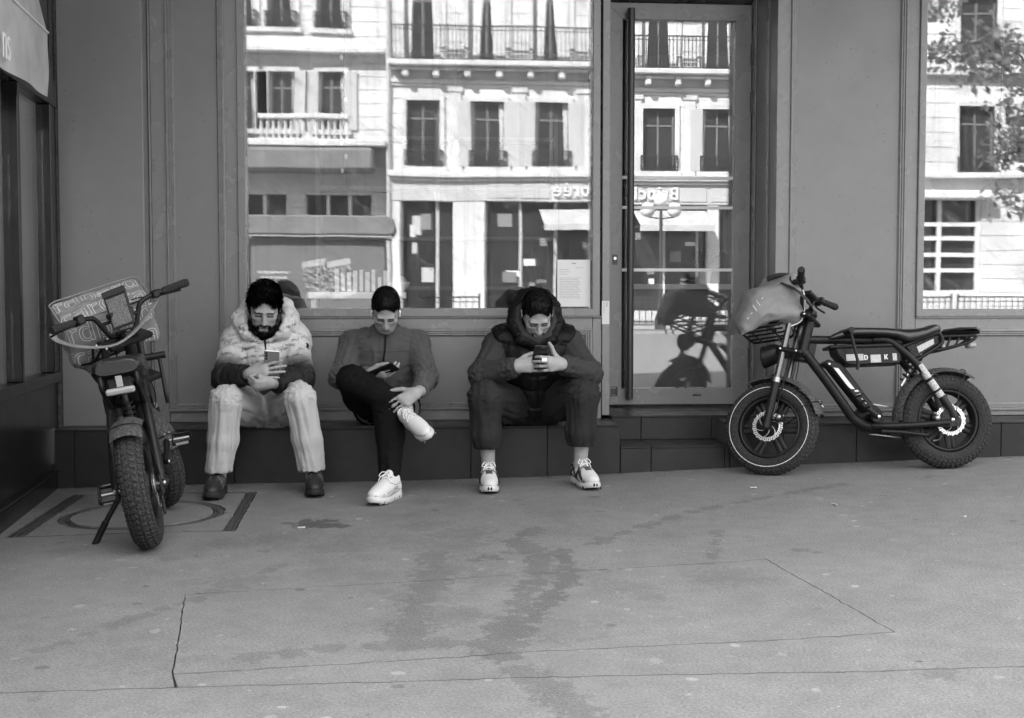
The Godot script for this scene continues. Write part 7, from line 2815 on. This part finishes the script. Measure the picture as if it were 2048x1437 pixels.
func person_middle() -> void:
	var n := thing("person", "man in a grey zip fleece and black trousers with legs crossed and white trainers", "person", Vector3(-0.09, 0.02, 0.45), "people sitting on the ledge")
	var pelvis := Vector3(-0.085, 0.415, 0.21)
	var chest := Vector3(-0.092, 0.69, 0.285)
	var neck := Vector3(-0.088, 0.815, 0.325)
	var arms := [[Vector3(-0.258, 0.752, 0.275), Vector3(-0.318, 0.578, 0.40), Vector3(-0.182, 0.606, 0.588)], [Vector3(0.075, 0.752, 0.275), Vector3(0.122, 0.580, 0.45), Vector3(0.088, 0.536, 0.738)]]
	var legs := [[Vector3(-0.165, 0.41, 0.28), Vector3(-0.255, 0.585, 0.655), Vector3(0.015, 0.452, 0.770), Vector3(0.35, -0.45, 0.8)], [Vector3(0.0, 0.405, 0.28), Vector3(-0.070, 0.442, 0.705), Vector3(-0.066, 0.11, 0.875), Vector3(-0.4, 0, 0.9)]]
	var ht := head_on(Vector3(-0.086, 0.930, 0.425), 43, 1, -1, 0.92)
	var head := turned(head_mesh(ht.affine_inverse() * neck, 0.0, 8, 0.98), ht)
	var hr := hand_mesh(Vector3(-0.172, 0.612, 0.608), Vector3(0.9, -0.02, 0.42), Vector3(-0.1, 0.75, -0.6), 1.0, [[0.35, 0.5, 0.3], [0.4, 0.5, 0.3], [0.45, 0.5, 0.3], [0.5, 0.5, 0.3]], [Vector3(0.8, 0.35, 0.5), Vector3(0.95, 0.0, 0.3)], 0.06, arms[0][2])
	var hl := hand_mesh(Vector3(0.070, 0.530, 0.778), Vector3(-0.80, -0.50, 0.28), Vector3(-0.25, -0.45, -0.85), -1.0, [[0.35, 0.35, 0.2], [0.4, 0.4, 0.2], [0.42, 0.4, 0.2], [0.4, 0.4, 0.2]], [Vector3(0.55, 0.75, 0.2), Vector3(0.8, 0.5, 0.2)], 0.14, arms[1][2])
	wear(n, "body", body_skin(pelvis, chest, neck, arms, legs, [head, hr, hl]), M.skin)
	wear(n, "hair", turned(hair_mesh(0.004, 0.004, 0.0055, 15, 0.98), ht), M.hair, "close cropped dark hair")
	for sg in [-1.0, 1.0]:
		var eb := MB.new()
		eb.tube(PackedVector3Array([ht * Vector3(sg * 0.079, -0.006, 0.004), ht * Vector3(sg * 0.080, -0.035, 0.012)]), [0.006, 0.0035], 8)
		eb.ball(ht * Vector3(sg * 0.078, -0.006, 0.004), Vector3.ONE * 0.008, 8, 6)
		wear(n, "earbud", eb, M.earbud)
	# fleece
	var j := Sdf.new()
	j.cap(pelvis + Vector3(0, 0.07, 0.01), chest, 0.132, 0.128, 0.05)
	for sg in [-1.0, 1.0]: j.cap(pelvis + Vector3(sg * 0.06, 0.08, 0.03), chest + Vector3(sg * 0.075, 0.01, 0.0), 0.105, 0.105, 0.05)
	for a in arms:
		j.cap(chest.lerp(a[0], 0.35) + Vector3(0, 0.04, 0), a[0], 0.088, 0.068, 0.045)
		j.cap(a[0], a[1], 0.070, 0.056, 0.025)
		j.cap(a[1], a[2].lerp(a[1], 0.05), 0.057, 0.040, 0.025)
	j.cap(chest + Vector3(0, 0.06, 0.01), neck + Vector3(0, 0.012, 0.0), 0.095, 0.072, 0.03)
	for a in arms: j.cut(a[2].lerp(a[1], -0.02), a[2] - a[1], 0.065)
	j.cut(neck + Vector3(0, 0.028, 0.01), Vector3(0, 1, 0.35), 0.11)
	j.cut(pelvis + Vector3(0, 0.05, 0.1), Vector3(0, -1, 0.25), 0.22)
	j.bake(0.0068)
	var jm := j.mesh()
	drape(jm, [[arms[0][0], arms[0][1], 0.35, 0.8], [arms[0][1], arms[0][2], 0.8, 0.8], [arms[1][0], arms[1][1], 0.35, 0.8], [arms[1][1], arms[1][2], 0.9, 1.0], [pelvis, chest + Vector3(0, 0.1, 0), 0.9, 0.1]], 0.0125, 35, 22.0, 0.7)
	var jk := part("jacket", n, "mid grey fleece jacket with a dark zip")
	for i in jm.v.size(): jm.v[i] -= n.position
	put("shell", jm, M.fleece, jk)
	for q in [[[Vector3(-0.086, 0.80, 0), Vector3(-0.090, 0.74, 0), Vector3(-0.098, 0.66, 0), Vector3(-0.088, 0.60, 0)], 0.005, "zip"], [[Vector3(-0.20, 0.785, 0), Vector3(-0.14, 0.80, 0)], 0.0008, "seam"], [[Vector3(-0.21, 0.715, 0), Vector3(-0.10, 0.712, 0), Vector3(0.03, 0.715, 0)], 0.0008, "seam"], [[Vector3(-0.235, 0.79, 0), Vector3(-0.222, 0.73, 0), Vector3(-0.215, 0.66, 0)], 0.0008, "seam"], [[Vector3(0.05, 0.79, 0), Vector3(0.04, 0.73, 0), Vector3(0.035, 0.66, 0)], 0.0008, "seam"]]:
		var sm := seam(j, q[0], q[1], 0.004)
		for i in sm.v.size(): sm.v[i] -= n.position
		put(q[2], sm, M.zip, jk)
	for a in arms: cuff(n, jk, a[2], a[1], 0.040, 0.018, M.fleece)
	# trousers
	var t := Sdf.new()
	t.cap(pelvis + Vector3(-0.065, -0.005, 0.0), pelvis + Vector3(0.065, -0.005, 0.0), 0.115, 0.115, 0.04)
	var lr: Array = legs[0]
	t.cap(pelvis.lerp(lr[0], 0.5), lr[0].lerp(lr[1], 0.5), 0.108, 0.095, 0.04)
	t.cap(lr[0].lerp(lr[1], 0.5), lr[1], 0.095, 0.072, 0.03)
	t.cap(lr[1], lr[1].lerp(lr[2], 0.45), 0.074, 0.066, 0.02)
	t.cap(lr[1].lerp(lr[2], 0.45), lr[2], 0.066, 0.047, 0.02)
	t.cut(lr[2].lerp(lr[1], 0.02), lr[2] - lr[1], 0.07)
	var ll: Array = legs[1]
	t.cap(pelvis.lerp(ll[0], 0.5), ll[0].lerp(ll[1], 0.5), 0.105, 0.092, 0.035)
	t.cap(ll[0].lerp(ll[1], 0.5), ll[1], 0.092, 0.076, 0.03)
	t.cap(ll[1], ll[1].lerp(ll[2], 0.4) + Vector3(0.005, 0, -0.01), 0.077, 0.070, 0.02)
	t.cap(ll[1].lerp(ll[2], 0.4) + Vector3(0.005, 0, -0.01), ll[2] + Vector3(0, 0.01, 0.0), 0.070, 0.050, 0.02)
	t.cut(ll[2] + Vector3(0, 0.005, 0), Vector3(0.1, -1, -0.2), 0.09)
	t.cut(Vector3(-0.085, 0.3165, 0.15), Vector3(0, -1, 0), 0.17)
	t.bake(0.0072)
	var tm := t.mesh()
	drape(tm, [[legs[0][0], legs[0][1], 0.7, 0.5], [legs[0][1], legs[0][2], 0.7, 0.6], [legs[1][0], legs[1][1], 0.6, 0.6], [legs[1][1], legs[1][2], 0.7, 0.9]], 0.0075, 36, 26.0, 0.5)
	wear(n, "trousers", tm, M.trousers_black, "black slim trousers")
	shoe_at(n, Vector3(-0.030, 0.0195, 0.85), Vector3(-0.42, 0, 0.9), Vector3.UP, 1)
	shoe_at(n, Vector3(0.028, 0.376, 0.755), Vector3(0.45, -0.24, 0.86), Vector3(-0.52, 0.80, 0.5), 1, 0.9)
	phone("dark phone resting in the hand of the man in the fleece", Vector3(-0.098, 0.628, 0.672), Vector3(0.75, 0.12, 0.5), Vector3(0.05, -0.75, 0.6), M.phone_black, false)

func person_right() -> void:
	var n := thing("person", "man in a black hooded puffer vest over a dark sweatshirt, wearing jeans", "person", Vector3(0.69, 0.03, 0.45), "people sitting on the ledge")
	var pelvis := Vector3(0.70, 0.425, 0.22)
	var chest := Vector3(0.695, 0.665, 0.335)
	var neck := Vector3(0.692, 0.785, 0.415)
	var arms := [[Vector3(0.508, 0.740, 0.345), Vector3(0.405, 0.600, 0.575), Vector3(0.566, 0.648, 0.725)], [Vector3(0.880, 0.748, 0.345), Vector3(0.958, 0.604, 0.575), Vector3(0.800, 0.660, 0.725)]]
	var legs := [[Vector3(0.615, 0.405, 0.28), Vector3(0.410, 0.498, 0.735), Vector3(0.432, 0.13, 0.665), Vector3(0, 0, 1)], [Vector3(0.785, 0.405, 0.28), Vector3(0.905, 0.506, 0.735), Vector3(0.902, 0.14, 0.665), Vector3(0.2, 0, 1)]]
	var ht := head_on(Vector3(0.694, 0.908, 0.525), 41, 3, 2, 0.97)
	var hm := head_mesh(ht.affine_inverse() * neck, 0.9, 12, 1.0)
	var head := turned(hm, ht)
	var hr := hand_mesh(Vector3(0.560, 0.652, 0.735), Vector3(0.95, 0.12, 0.10), Vector3(0.1, -0.1, -1), 1.0, [[0.2, 0.5, 0.35], [0.25, 0.45, 0.3], [0.3, 0.45, 0.3], [0.35, 0.45, 0.3]], [Vector3(0.8, 0.55, 0.25), Vector3(0.95, 0.25, 0.1)], 0.12, arms[0][2])
	var hl := hand_mesh(Vector3(0.800, 0.664, 0.755), Vector3(-0.86, 0.05, 0.45), Vector3(-0.45, -0.1, -0.9), -1.0, [[0.45, 0.75, 0.4], [0.5, 0.75, 0.4], [0.55, 0.8, 0.4], [0.6, 0.8, 0.4]], [Vector3(0.5, 0.8, 0.25), Vector3(0.45, 0.85, -0.1)], 0.12, arms[1][2])
	wear(n, "body", body_skin(pelvis, chest, neck, arms, legs, [head, hr, hl]), M.skin)
	wear(n, "hair", turned(hair_mesh(0.007, 0.002, 0.006, 25), ht), M.hair, "short dark hair under the hood's edge")
	wear(n, "beard", turned(beard_mesh(hm, 0.0045, 3000, 16), ht), M.hair)
	# sweatshirt sleeves
	var j := Sdf.new()
	j.cap(chest + Vector3(0, -0.1, 0), chest, 0.12, 0.12, 0.05)
	for a in arms:
		j.cap(chest.lerp(a[0], 0.4), a[0], 0.09, 0.080, 0.045)
		j.cap(a[0], a[1], 0.076, 0.063, 0.03)
		j.cap(a[1], a[2].lerp(a[1], 0.12), 0.065, 0.050, 0.03)
		j.cap(a[2].lerp(a[1], 0.12), a[2], 0.046, 0.040, 0.012)
		j.cut(a[2].lerp(a[1], -0.01), a[2] - a[1], 0.07)
	j.bake(0.0068)
	var jm := j.mesh()
	drape(jm, [[arms[0][0], arms[0][1], 0.3, 0.8], [arms[0][1], arms[0][2], 0.8, 1.0], [arms[1][0], arms[1][1], 0.3, 0.8], [arms[1][1], arms[1][2], 0.8, 1.0]], 0.010, 45, 26.0, 0.7)
	wear(n, "sweatshirt", jm, M.hoodie, "dark grey sweatshirt")
	# vest with raised hood
	var v := Sdf.new()
	v.cap(pelvis + Vector3(0, 0.05, 0.04), chest, 0.155, 0.160, 0.05)
	for sg in [-1.0, 1.0]:
		v.cap(pelvis + Vector3(sg * 0.07, 0.08, 0.06), chest + Vector3(sg * 0.085, 0.01, 0.01), 0.13, 0.125, 0.05)
		v.cap(chest + Vector3(sg * 0.06, 0.06, 0.02), chest + Vector3(sg * 0.155, 0.088, 0.015), 0.115, 0.104, 0.04)
	v.cap(pelvis + Vector3(0, 0.02, 0.16), chest + Vector3(0, -0.06, 0.08), 0.10, 0.12, 0.05)
	v.chain([Vector3(0.69, 0.755, 0.505), Vector3(0.615, 0.785, 0.505), Vector3(0.576, 0.86, 0.45), Vector3(0.588, 0.945, 0.41), Vector3(0.638, 1.006, 0.40), Vector3(0.69, 1.018, 0.40), Vector3(0.744, 1.006, 0.40), Vector3(0.796, 0.945, 0.41), Vector3(0.808, 0.86, 0.45), Vector3(0.768, 0.785, 0.505), Vector3(0.69, 0.755, 0.505)], [0.026, 0.030, 0.030, 0.026, 0.024, 0.024, 0.024, 0.026, 0.030, 0.030, 0.026], 0.03)
	v.ell(Vector3(0.692, 0.912, 0.375), Vector3(0.126, 0.134, 0.120), 0.03)
	v.ell(Vector3(0.692, 0.895, 0.475), Vector3(0.096, 0.122, 0.155), 0.012, true)
	for a in arms: v.cap(a[0] + (a[0] - chest).normalized() * 0.075 - Vector3(0, 0.02, 0), a[1] + Vector3(0, 0, 0.03), 0.086, 0.10, 0.006, true)
	v.cut(Vector3(0.7, 0.36, 0.42), Vector3(0, -1, 0.12), 0.3)
	v.bake(0.0068)
	var vm := v.mesh()
	quilt(vm, [[pelvis, chest + Vector3(0, 0.12, 0.04), 0.0], [Vector3(0.692, 0.80, 0.5), Vector3(0.692, 1.05, 0.38), 0.02]], 0.095, 0.0085)
	for i in vm.v.size(): vm.v[i] -= n.position
	var vk := part("vest", n, "black hooded puffer vest")
	put("shell", vm, M.puffer_black, vk)
	var zp := seam(v, [Vector3(0.69, 0.765, 0), Vector3(0.69, 0.70, 0), Vector3(0.695, 0.62, 0), Vector3(0.70, 0.50, 0), Vector3(0.70, 0.43, 0)], 0.005, 0.004)
	for i in zp.v.size(): zp.v[i] -= n.position
	put("zip", zp, M.zip, vk)
	var inner := Sdf.new()
	inner.chain([Vector3(0.69, 0.775, 0.53), Vector3(0.628, 0.805, 0.52), Vector3(0.598, 0.87, 0.47), Vector3(0.608, 0.94, 0.44), Vector3(0.655, 0.985, 0.43)], [0.018, 0.02, 0.02, 0.018, 0.014], 0.01)
	inner.chain([Vector3(0.69, 0.775, 0.53), Vector3(0.756, 0.805, 0.52), Vector3(0.786, 0.87, 0.47), Vector3(0.776, 0.94, 0.44), Vector3(0.73, 0.985, 0.43)], [0.018, 0.02, 0.02, 0.018, 0.014], 0.01)
	inner.bake(0.008)
	var im := inner.mesh()
	for i in im.v.size(): im.v[i] -= n.position
	put("inner_hood", im, M.hoodie, vk)
	for a in arms: cuff(n, n, a[2], a[1], 0.041, 0.04, M.hoodie)
	# jeans
	var t := Sdf.new()
	t.cap(pelvis + Vector3(-0.07, -0.005, 0.0), pelvis + Vector3(0.07, -0.005, 0.0), 0.125, 0.125, 0.04)
	for l in legs:
		t.cap(pelvis.lerp(l[0], 0.5), l[0].lerp(l[1], 0.5), 0.112, 0.100, 0.045)
		t.cap(l[0].lerp(l[1], 0.5), l[1], 0.100, 0.082, 0.03)
		t.cap(l[1], l[1].lerp(l[2], 0.5), 0.083, 0.074, 0.02)
		t.cap(l[1].lerp(l[2], 0.5), l[1].lerp(l[2], 0.80), 0.079, 0.060, 0.02)
		t.cut(l[1].lerp(l[2], 0.70), Vector3(0.0, -1, 0.03), 0.11)
	t.cut(Vector3(0.70, 0.312, 0.15), Vector3(0, -1, 0), 0.17)
	t.bake(0.0072)
	var tm := t.mesh()
	drape(tm, [[legs[0][0], legs[0][1], 0.6, 0.12], [legs[0][1], legs[0][2], 0.2, 0.3], [legs[1][0], legs[1][1], 0.6, 0.12], [legs[1][1], legs[1][2], 0.2, 0.3]], 0.011, 46, 14.0, 1.1)
	var jn := part("jeans", n, "dark jeans with turned hems")
	for i in tm.v.size(): tm.v[i] -= n.position
	put("legs", tm, M.denim, jn)
	for l in legs:
		var h := MB.new()
		var o: Vector3 = l[1].lerp(l[2], 0.70) - n.position
		h.lathe([Vector2(0.060, 0.0), Vector2(0.067, -0.004), Vector2(0.069, 0.01), Vector2(0.068, 0.024), Vector2(0.064, 0.028)], Transform3D(Basis(), o), 28)
		put("hem", h, M.denim, jn)
	shoe_at(n, Vector3(0.434, 0.0275, 0.585), Vector3(-0.03, 0, 1), Vector3.UP, 2)
	shoe_at(n, Vector3(0.888, 0.039, 0.585), Vector3(0.22, 0, 0.98), Vector3.UP, 2)
	phone("black phone held in both hands by the man in the vest", Vector3(0.682, 0.706, 0.772), Vector3(0.06, 0.72, 0.68), Vector3(0, -0.68, 0.72), M.phone_black, false)
	var bd := MB.new()
	bd.tube(PackedVector3Array([Vector3(0.712, 0.688, 0.822), Vector3(0.688, 0.688, 0.818)]), 0.0112, 12)
	wear(n, "finger_bandage", bd, M.bandage)

func stuck_paper(called: String, label: String, category: String, o: Vector3, size: Vector2, im: Image, thick := 0.0006) -> Node3D:
	var m := mat("print_" + called, 1.0, 0.6)
	m.albedo_color = Color.WHITE
	m.albedo_texture = tex(im)
	var n := thing(called, label, category, o)
	var b := MB.new()
	b.quad(Vector3(-size.x / 2, -size.y / 2, thick), Vector3(size.x / 2, -size.y / 2, thick), Vector3(size.x / 2, size.y / 2, thick), Vector3(-size.x / 2, size.y / 2, thick))
	put("print", b, m, n)
	put("sheet", bx(Vector3(-size.x / 2, -size.y / 2, 0), Vector3(size.x / 2, size.y / 2, thick * 0.5)), M.board_white, n)
	return n

func text_lines(w: int, h: int, base: float, ink: float, rows: Array) -> Image:
	var im := Image.create(w, h, false, Image.FORMAT_RGBA8)
	im.fill(grey(base))
	for r in rows: write(im, r[0], r[1], r[2], r[3], grey(ink), 0, r[3] > 16)
	return im

func build_small() -> void:
	var lines := [["Avis", 150, 44, 22]]
	for i in 4: lines.append([["Paris, le 12 avril", "Madame, Monsieur,", "Nous vous informons", "de la fermeture"][i], 24 if i else 190, 84 + i * 22, 11])
	for i in 13: lines.append([["les horaires d'ouverture de la boutique sont", "affichés sur la porte et restent valables", "pour toute la période indiquée ci-dessous", "merci de votre compréhension et à bientôt"][i % 4], 24, 190 + i * 17, 11])
	var im := text_lines(340, 480, 0.55, 0.06, lines)
	stuck_paper("paper_notice", "white printed notice taped inside the display window's lower right corner", "notice", Vector3(0.957, 1.073, -0.0185), Vector2(0.185, 0.262), im)
	im = text_lines(80, 220, 0.50, 0.10, [])
	im = text_lines(220, 80, 0.50, 0.10, [["B 08", 14, 34, 20], ["ref. 75 - 10 - 04", 14, 52, 11], ["mesures et contrôles", 14, 66, 11]])
	im.rotate_90(CLOCKWISE)
	stuck_paper("white_sticker", "worn white label stuck upright on the jamb between window and door", "sticker", Vector3(1.134, 0.909, 0.0085), Vector2(0.042, 0.13), im)
	im = text_lines(120, 150, 0.03, 0.5, [["ALARME", 8, 28, 20], ["24 / 24", 30, 60, 14], ["protection", 14, 84, 12], ["du site", 14, 104, 12], ["01 40 22", 20, 136, 17]])
	stuck_paper("dark_sticker", "small dark sticker with pale lettering low on the door frame", "sticker", Vector3(1.268, 0.425, -0.4965), Vector2(0.044, 0.058), im)
	var cb := thing("cardboard_sheet", "flattened cardboard sheet under the man in the fleece", "cardboard", Vector3(-0.04, 0.3125, 0.25))
	mat("cardboard", 0.10, 0.8)
	put("lower_ply", bx(Vector3(-0.205, 0.0, -0.15), Vector3(0.20, 0.003, 0.115)), M.cardboard, cb)
	put("upper_ply", bx(Vector3(-0.21, 0.0035, -0.14), Vector3(0.205, 0.006, 0.108)), M.cardboard, cb)
	# inside the shop
	var t := thing("window_table", "white shelf table standing behind the display window glass", "table", Vector3(-0.26, 0.318, -0.62))
	put("table_top", bx(Vector3(-0.29, 0.665, -0.16), Vector3(0.285, 0.705, 0.13), 0.004), M.board_white, t)
	for q in [Vector2(-0.26, -0.13), Vector2(0.25, -0.13), Vector2(-0.26, 0.1), Vector2(0.25, 0.1)]: put("leg", bx(Vector3(q.x - 0.015, 0, q.y - 0.015), Vector3(q.x + 0.015, 0.664, q.y + 0.015)), M.board_white, t)
	var r := RandomNumberGenerator.new()
	r.seed = 21
	var tones := [M.board_white, M.wood_mid, M.awning_dark, M.shutter, M.far_dark]
	var looks := ["white", "brown", "dark grey", "pale", "black"]
	for i in 9:
		var b := thing("book", "%s upright %s book from the left on the white shelf table" % [ORDINAL[i], looks[i % 5]], "book", Vector3(-0.40 + i * 0.036, 1.0235, -0.62), "books on the shelf table")
		var h := r.randf_range(0.09, 0.14)
		put("cover", bx(Vector3(0, 0, -0.05), Vector3(0.027, h, 0.05), 0.002), tones[i % 5], b)
		put("pages", bx(Vector3(0.003, 0.003, 0.0501), Vector3(0.024, h - 0.003, 0.052)), M.board_white, b)
	var bo := thing("bowl", "pale bowl on the right end of the shelf table", "bowl", Vector3(-0.02, 1.0235, -0.60))
	var bm := MB.new()
	bm.lathe([Vector2(0.03, 0), Vector2(0.06, 0.03), Vector2(0.068, 0.06), Vector2(0.064, 0.06), Vector2(0.05, 0.025), Vector2(0.001, 0.012)], Transform3D(), 24)
	put("body", bm, M.board_white, bo)
	var fi := MB.new()
	fi.ball(Vector3(0, 0.055, 0), Vector3(0.05, 0.045, 0.05), 14, 8)
	put("contents", fi, M.shutter, bo)
	var se := thing("string_lights", "string of small clear bulbs hanging behind the display window", "string lights", Vector3(-0.35, 1.7, -0.8))
	put("cord", tb([Vector3(0, 0, 0), Vector3(0.01, 0.7, 0), Vector3(0, 1.395, 0)], 0.003, 5), M.iron, se)
	for i in 9:
		var bb := MB.new()
		bb.ball(Vector3(0.012 * (1 if i % 2 else -1), 0.06 + i * 0.085, 0.01), Vector3(0.012, 0.018, 0.012), 8, 6)
		put("bulb", bb, M.globe, se)
	for q in [[Vector3(3.70, 2.12, -0.6), "filament bulb on a dark cord behind the right window", 0.97], [Vector3(3.06, 2.10, -0.9), "filament bulb on a dark cord near the right window's frame", 0.99], [Vector3(0.35, 1.95, -1.2), "filament bulb hanging deep behind the display window", 1.14]]:
		var pb := thing("pendant_bulb", q[1], "bulb", q[0], "bulbs inside the shop")
		var gl := MB.new()
		gl.lathe([Vector2(0.001, -0.06), Vector2(0.022, -0.045), Vector2(0.03, -0.015), Vector2(0.02, 0.03), Vector2(0.012, 0.05)], Transform3D(), 14)
		put("glass", gl, M.globe, pb)
		put("socket", tb([Vector3(0, 0.05, 0), Vector3(0, 0.10, 0)], 0.014, 10), M.iron, pb)
		put("cord", tb([Vector3(0, 0.1, 0), Vector3(0, q[2], 0)], 0.004, 6), M.iron, pb)
	var ct := thing("counter", "dark counter with a white top, seen through the glass door", "counter", Vector3(1.75, 0.318, -1.9))
	put("front", bx(Vector3(-0.5, 0, -0.25), Vector3(0.75, 0.72, 0.2), 0.005), M.interior_floor, ct)
	put("top", bx(Vector3(-0.53, 0.721, -0.28), Vector3(0.78, 0.76, 0.23), 0.005), M.shutter, ct)
	for q in [[Vector3(1.50, 1.0785, -1.85), 31, "spiky potted plant on the counter, left of the other"], [Vector3(2.15, 1.0785, -1.95), 32, "spiky potted plant on the counter's right end"], [Vector3(1.0, 0.318, -1.5), 33, "tall potted plant on the floor behind the display window"]]:
		var pp := thing("potted_plant", q[2], "plant", q[0], "plants inside the shop")
		var pot := MB.new()
		pot.lathe([Vector2(0.001, 0), Vector2(0.05, 0), Vector2(0.065, 0.10), Vector2(0.058, 0.10), Vector2(0.001, 0.09)], Transform3D(), 18)
		put("pot", pot, M.board_white, pp)
		r.seed = q[1]
		var lf := MB.new()
		var tall := 0.9 if q[1] == 33 else 0.16
		for i in 34:
			var a := TAU * r.randf()
			var d := Vector3(cos(a), 0, sin(a))
			var hgt: float = tall * r.randf_range(0.5, 1.1)
			var tip := d * r.randf_range(0.05, 0.16) * (1.0 + tall) + Vector3(0, 0.1 + hgt, 0)
			var root := d * 0.01 + Vector3(0, 0.09, 0)
			var w := d.cross(Vector3.UP) * 0.012 * (1.0 + tall)
			lf.quad(root - w * 0.3, root + w * 0.3, root.lerp(tip, 0.6) + w + Vector3(0, 0.02, 0), root.lerp(tip, 0.6) - w + Vector3(0, 0.02, 0))
			lf.tri(root.lerp(tip, 0.6) - w + Vector3(0, 0.02, 0), root.lerp(tip, 0.6) + w + Vector3(0, 0.02, 0), tip)
		put("leaves", lf, M.leaf, pp)
	var shf := thing("wall_shelf", "dark shelf unit against the shop's rear wall", "shelf", Vector3(0.3, 0.318, -3.9))
	for x in [-1.0, 0.0, 1.0]: put("upright", bx(Vector3(x - 0.02, 0, -0.15), Vector3(x + 0.02, 2.2, 0.15)), M.wood_mid, shf)
	for k in 5: put("board", bx(Vector3(-0.98, 0.3 + k * 0.42, -0.15), Vector3(0.98, 0.33 + k * 0.42, 0.14)), M.wood_mid, shf)
	# litter on the pavement
	mat("litter", 0.28, 0.8)
	for q in [[-0.44, 1.60, 0.4, "pale cigarette end beside the wet spot"], [1.93, 1.55, 1.9, "white cigarette end on the pavement in front of the right bicycle"], [2.35, 1.95, 0.9, "white cigarette end at the far right of the pavement"], [1.70, 1.02, 0.1, "scrap of paper by the right bicycle's front tyre"]]:
		var y := ground_at(q[0], q[1])
		var l := thing("litter", q[3], "litter", Vector3(q[0], y + 0.0045, q[1]), "litter on the pavement", q[2])
		put("stub", tb([Vector3(-0.013, 0, 0), Vector3(0.013, 0, 0)], 0.0038, 7), M.litter, l)
		put("tip", tb([Vector3(0.0131, 0, 0), Vector3(0.02, 0, 0)], 0.0038, 7), M.shutter, l)
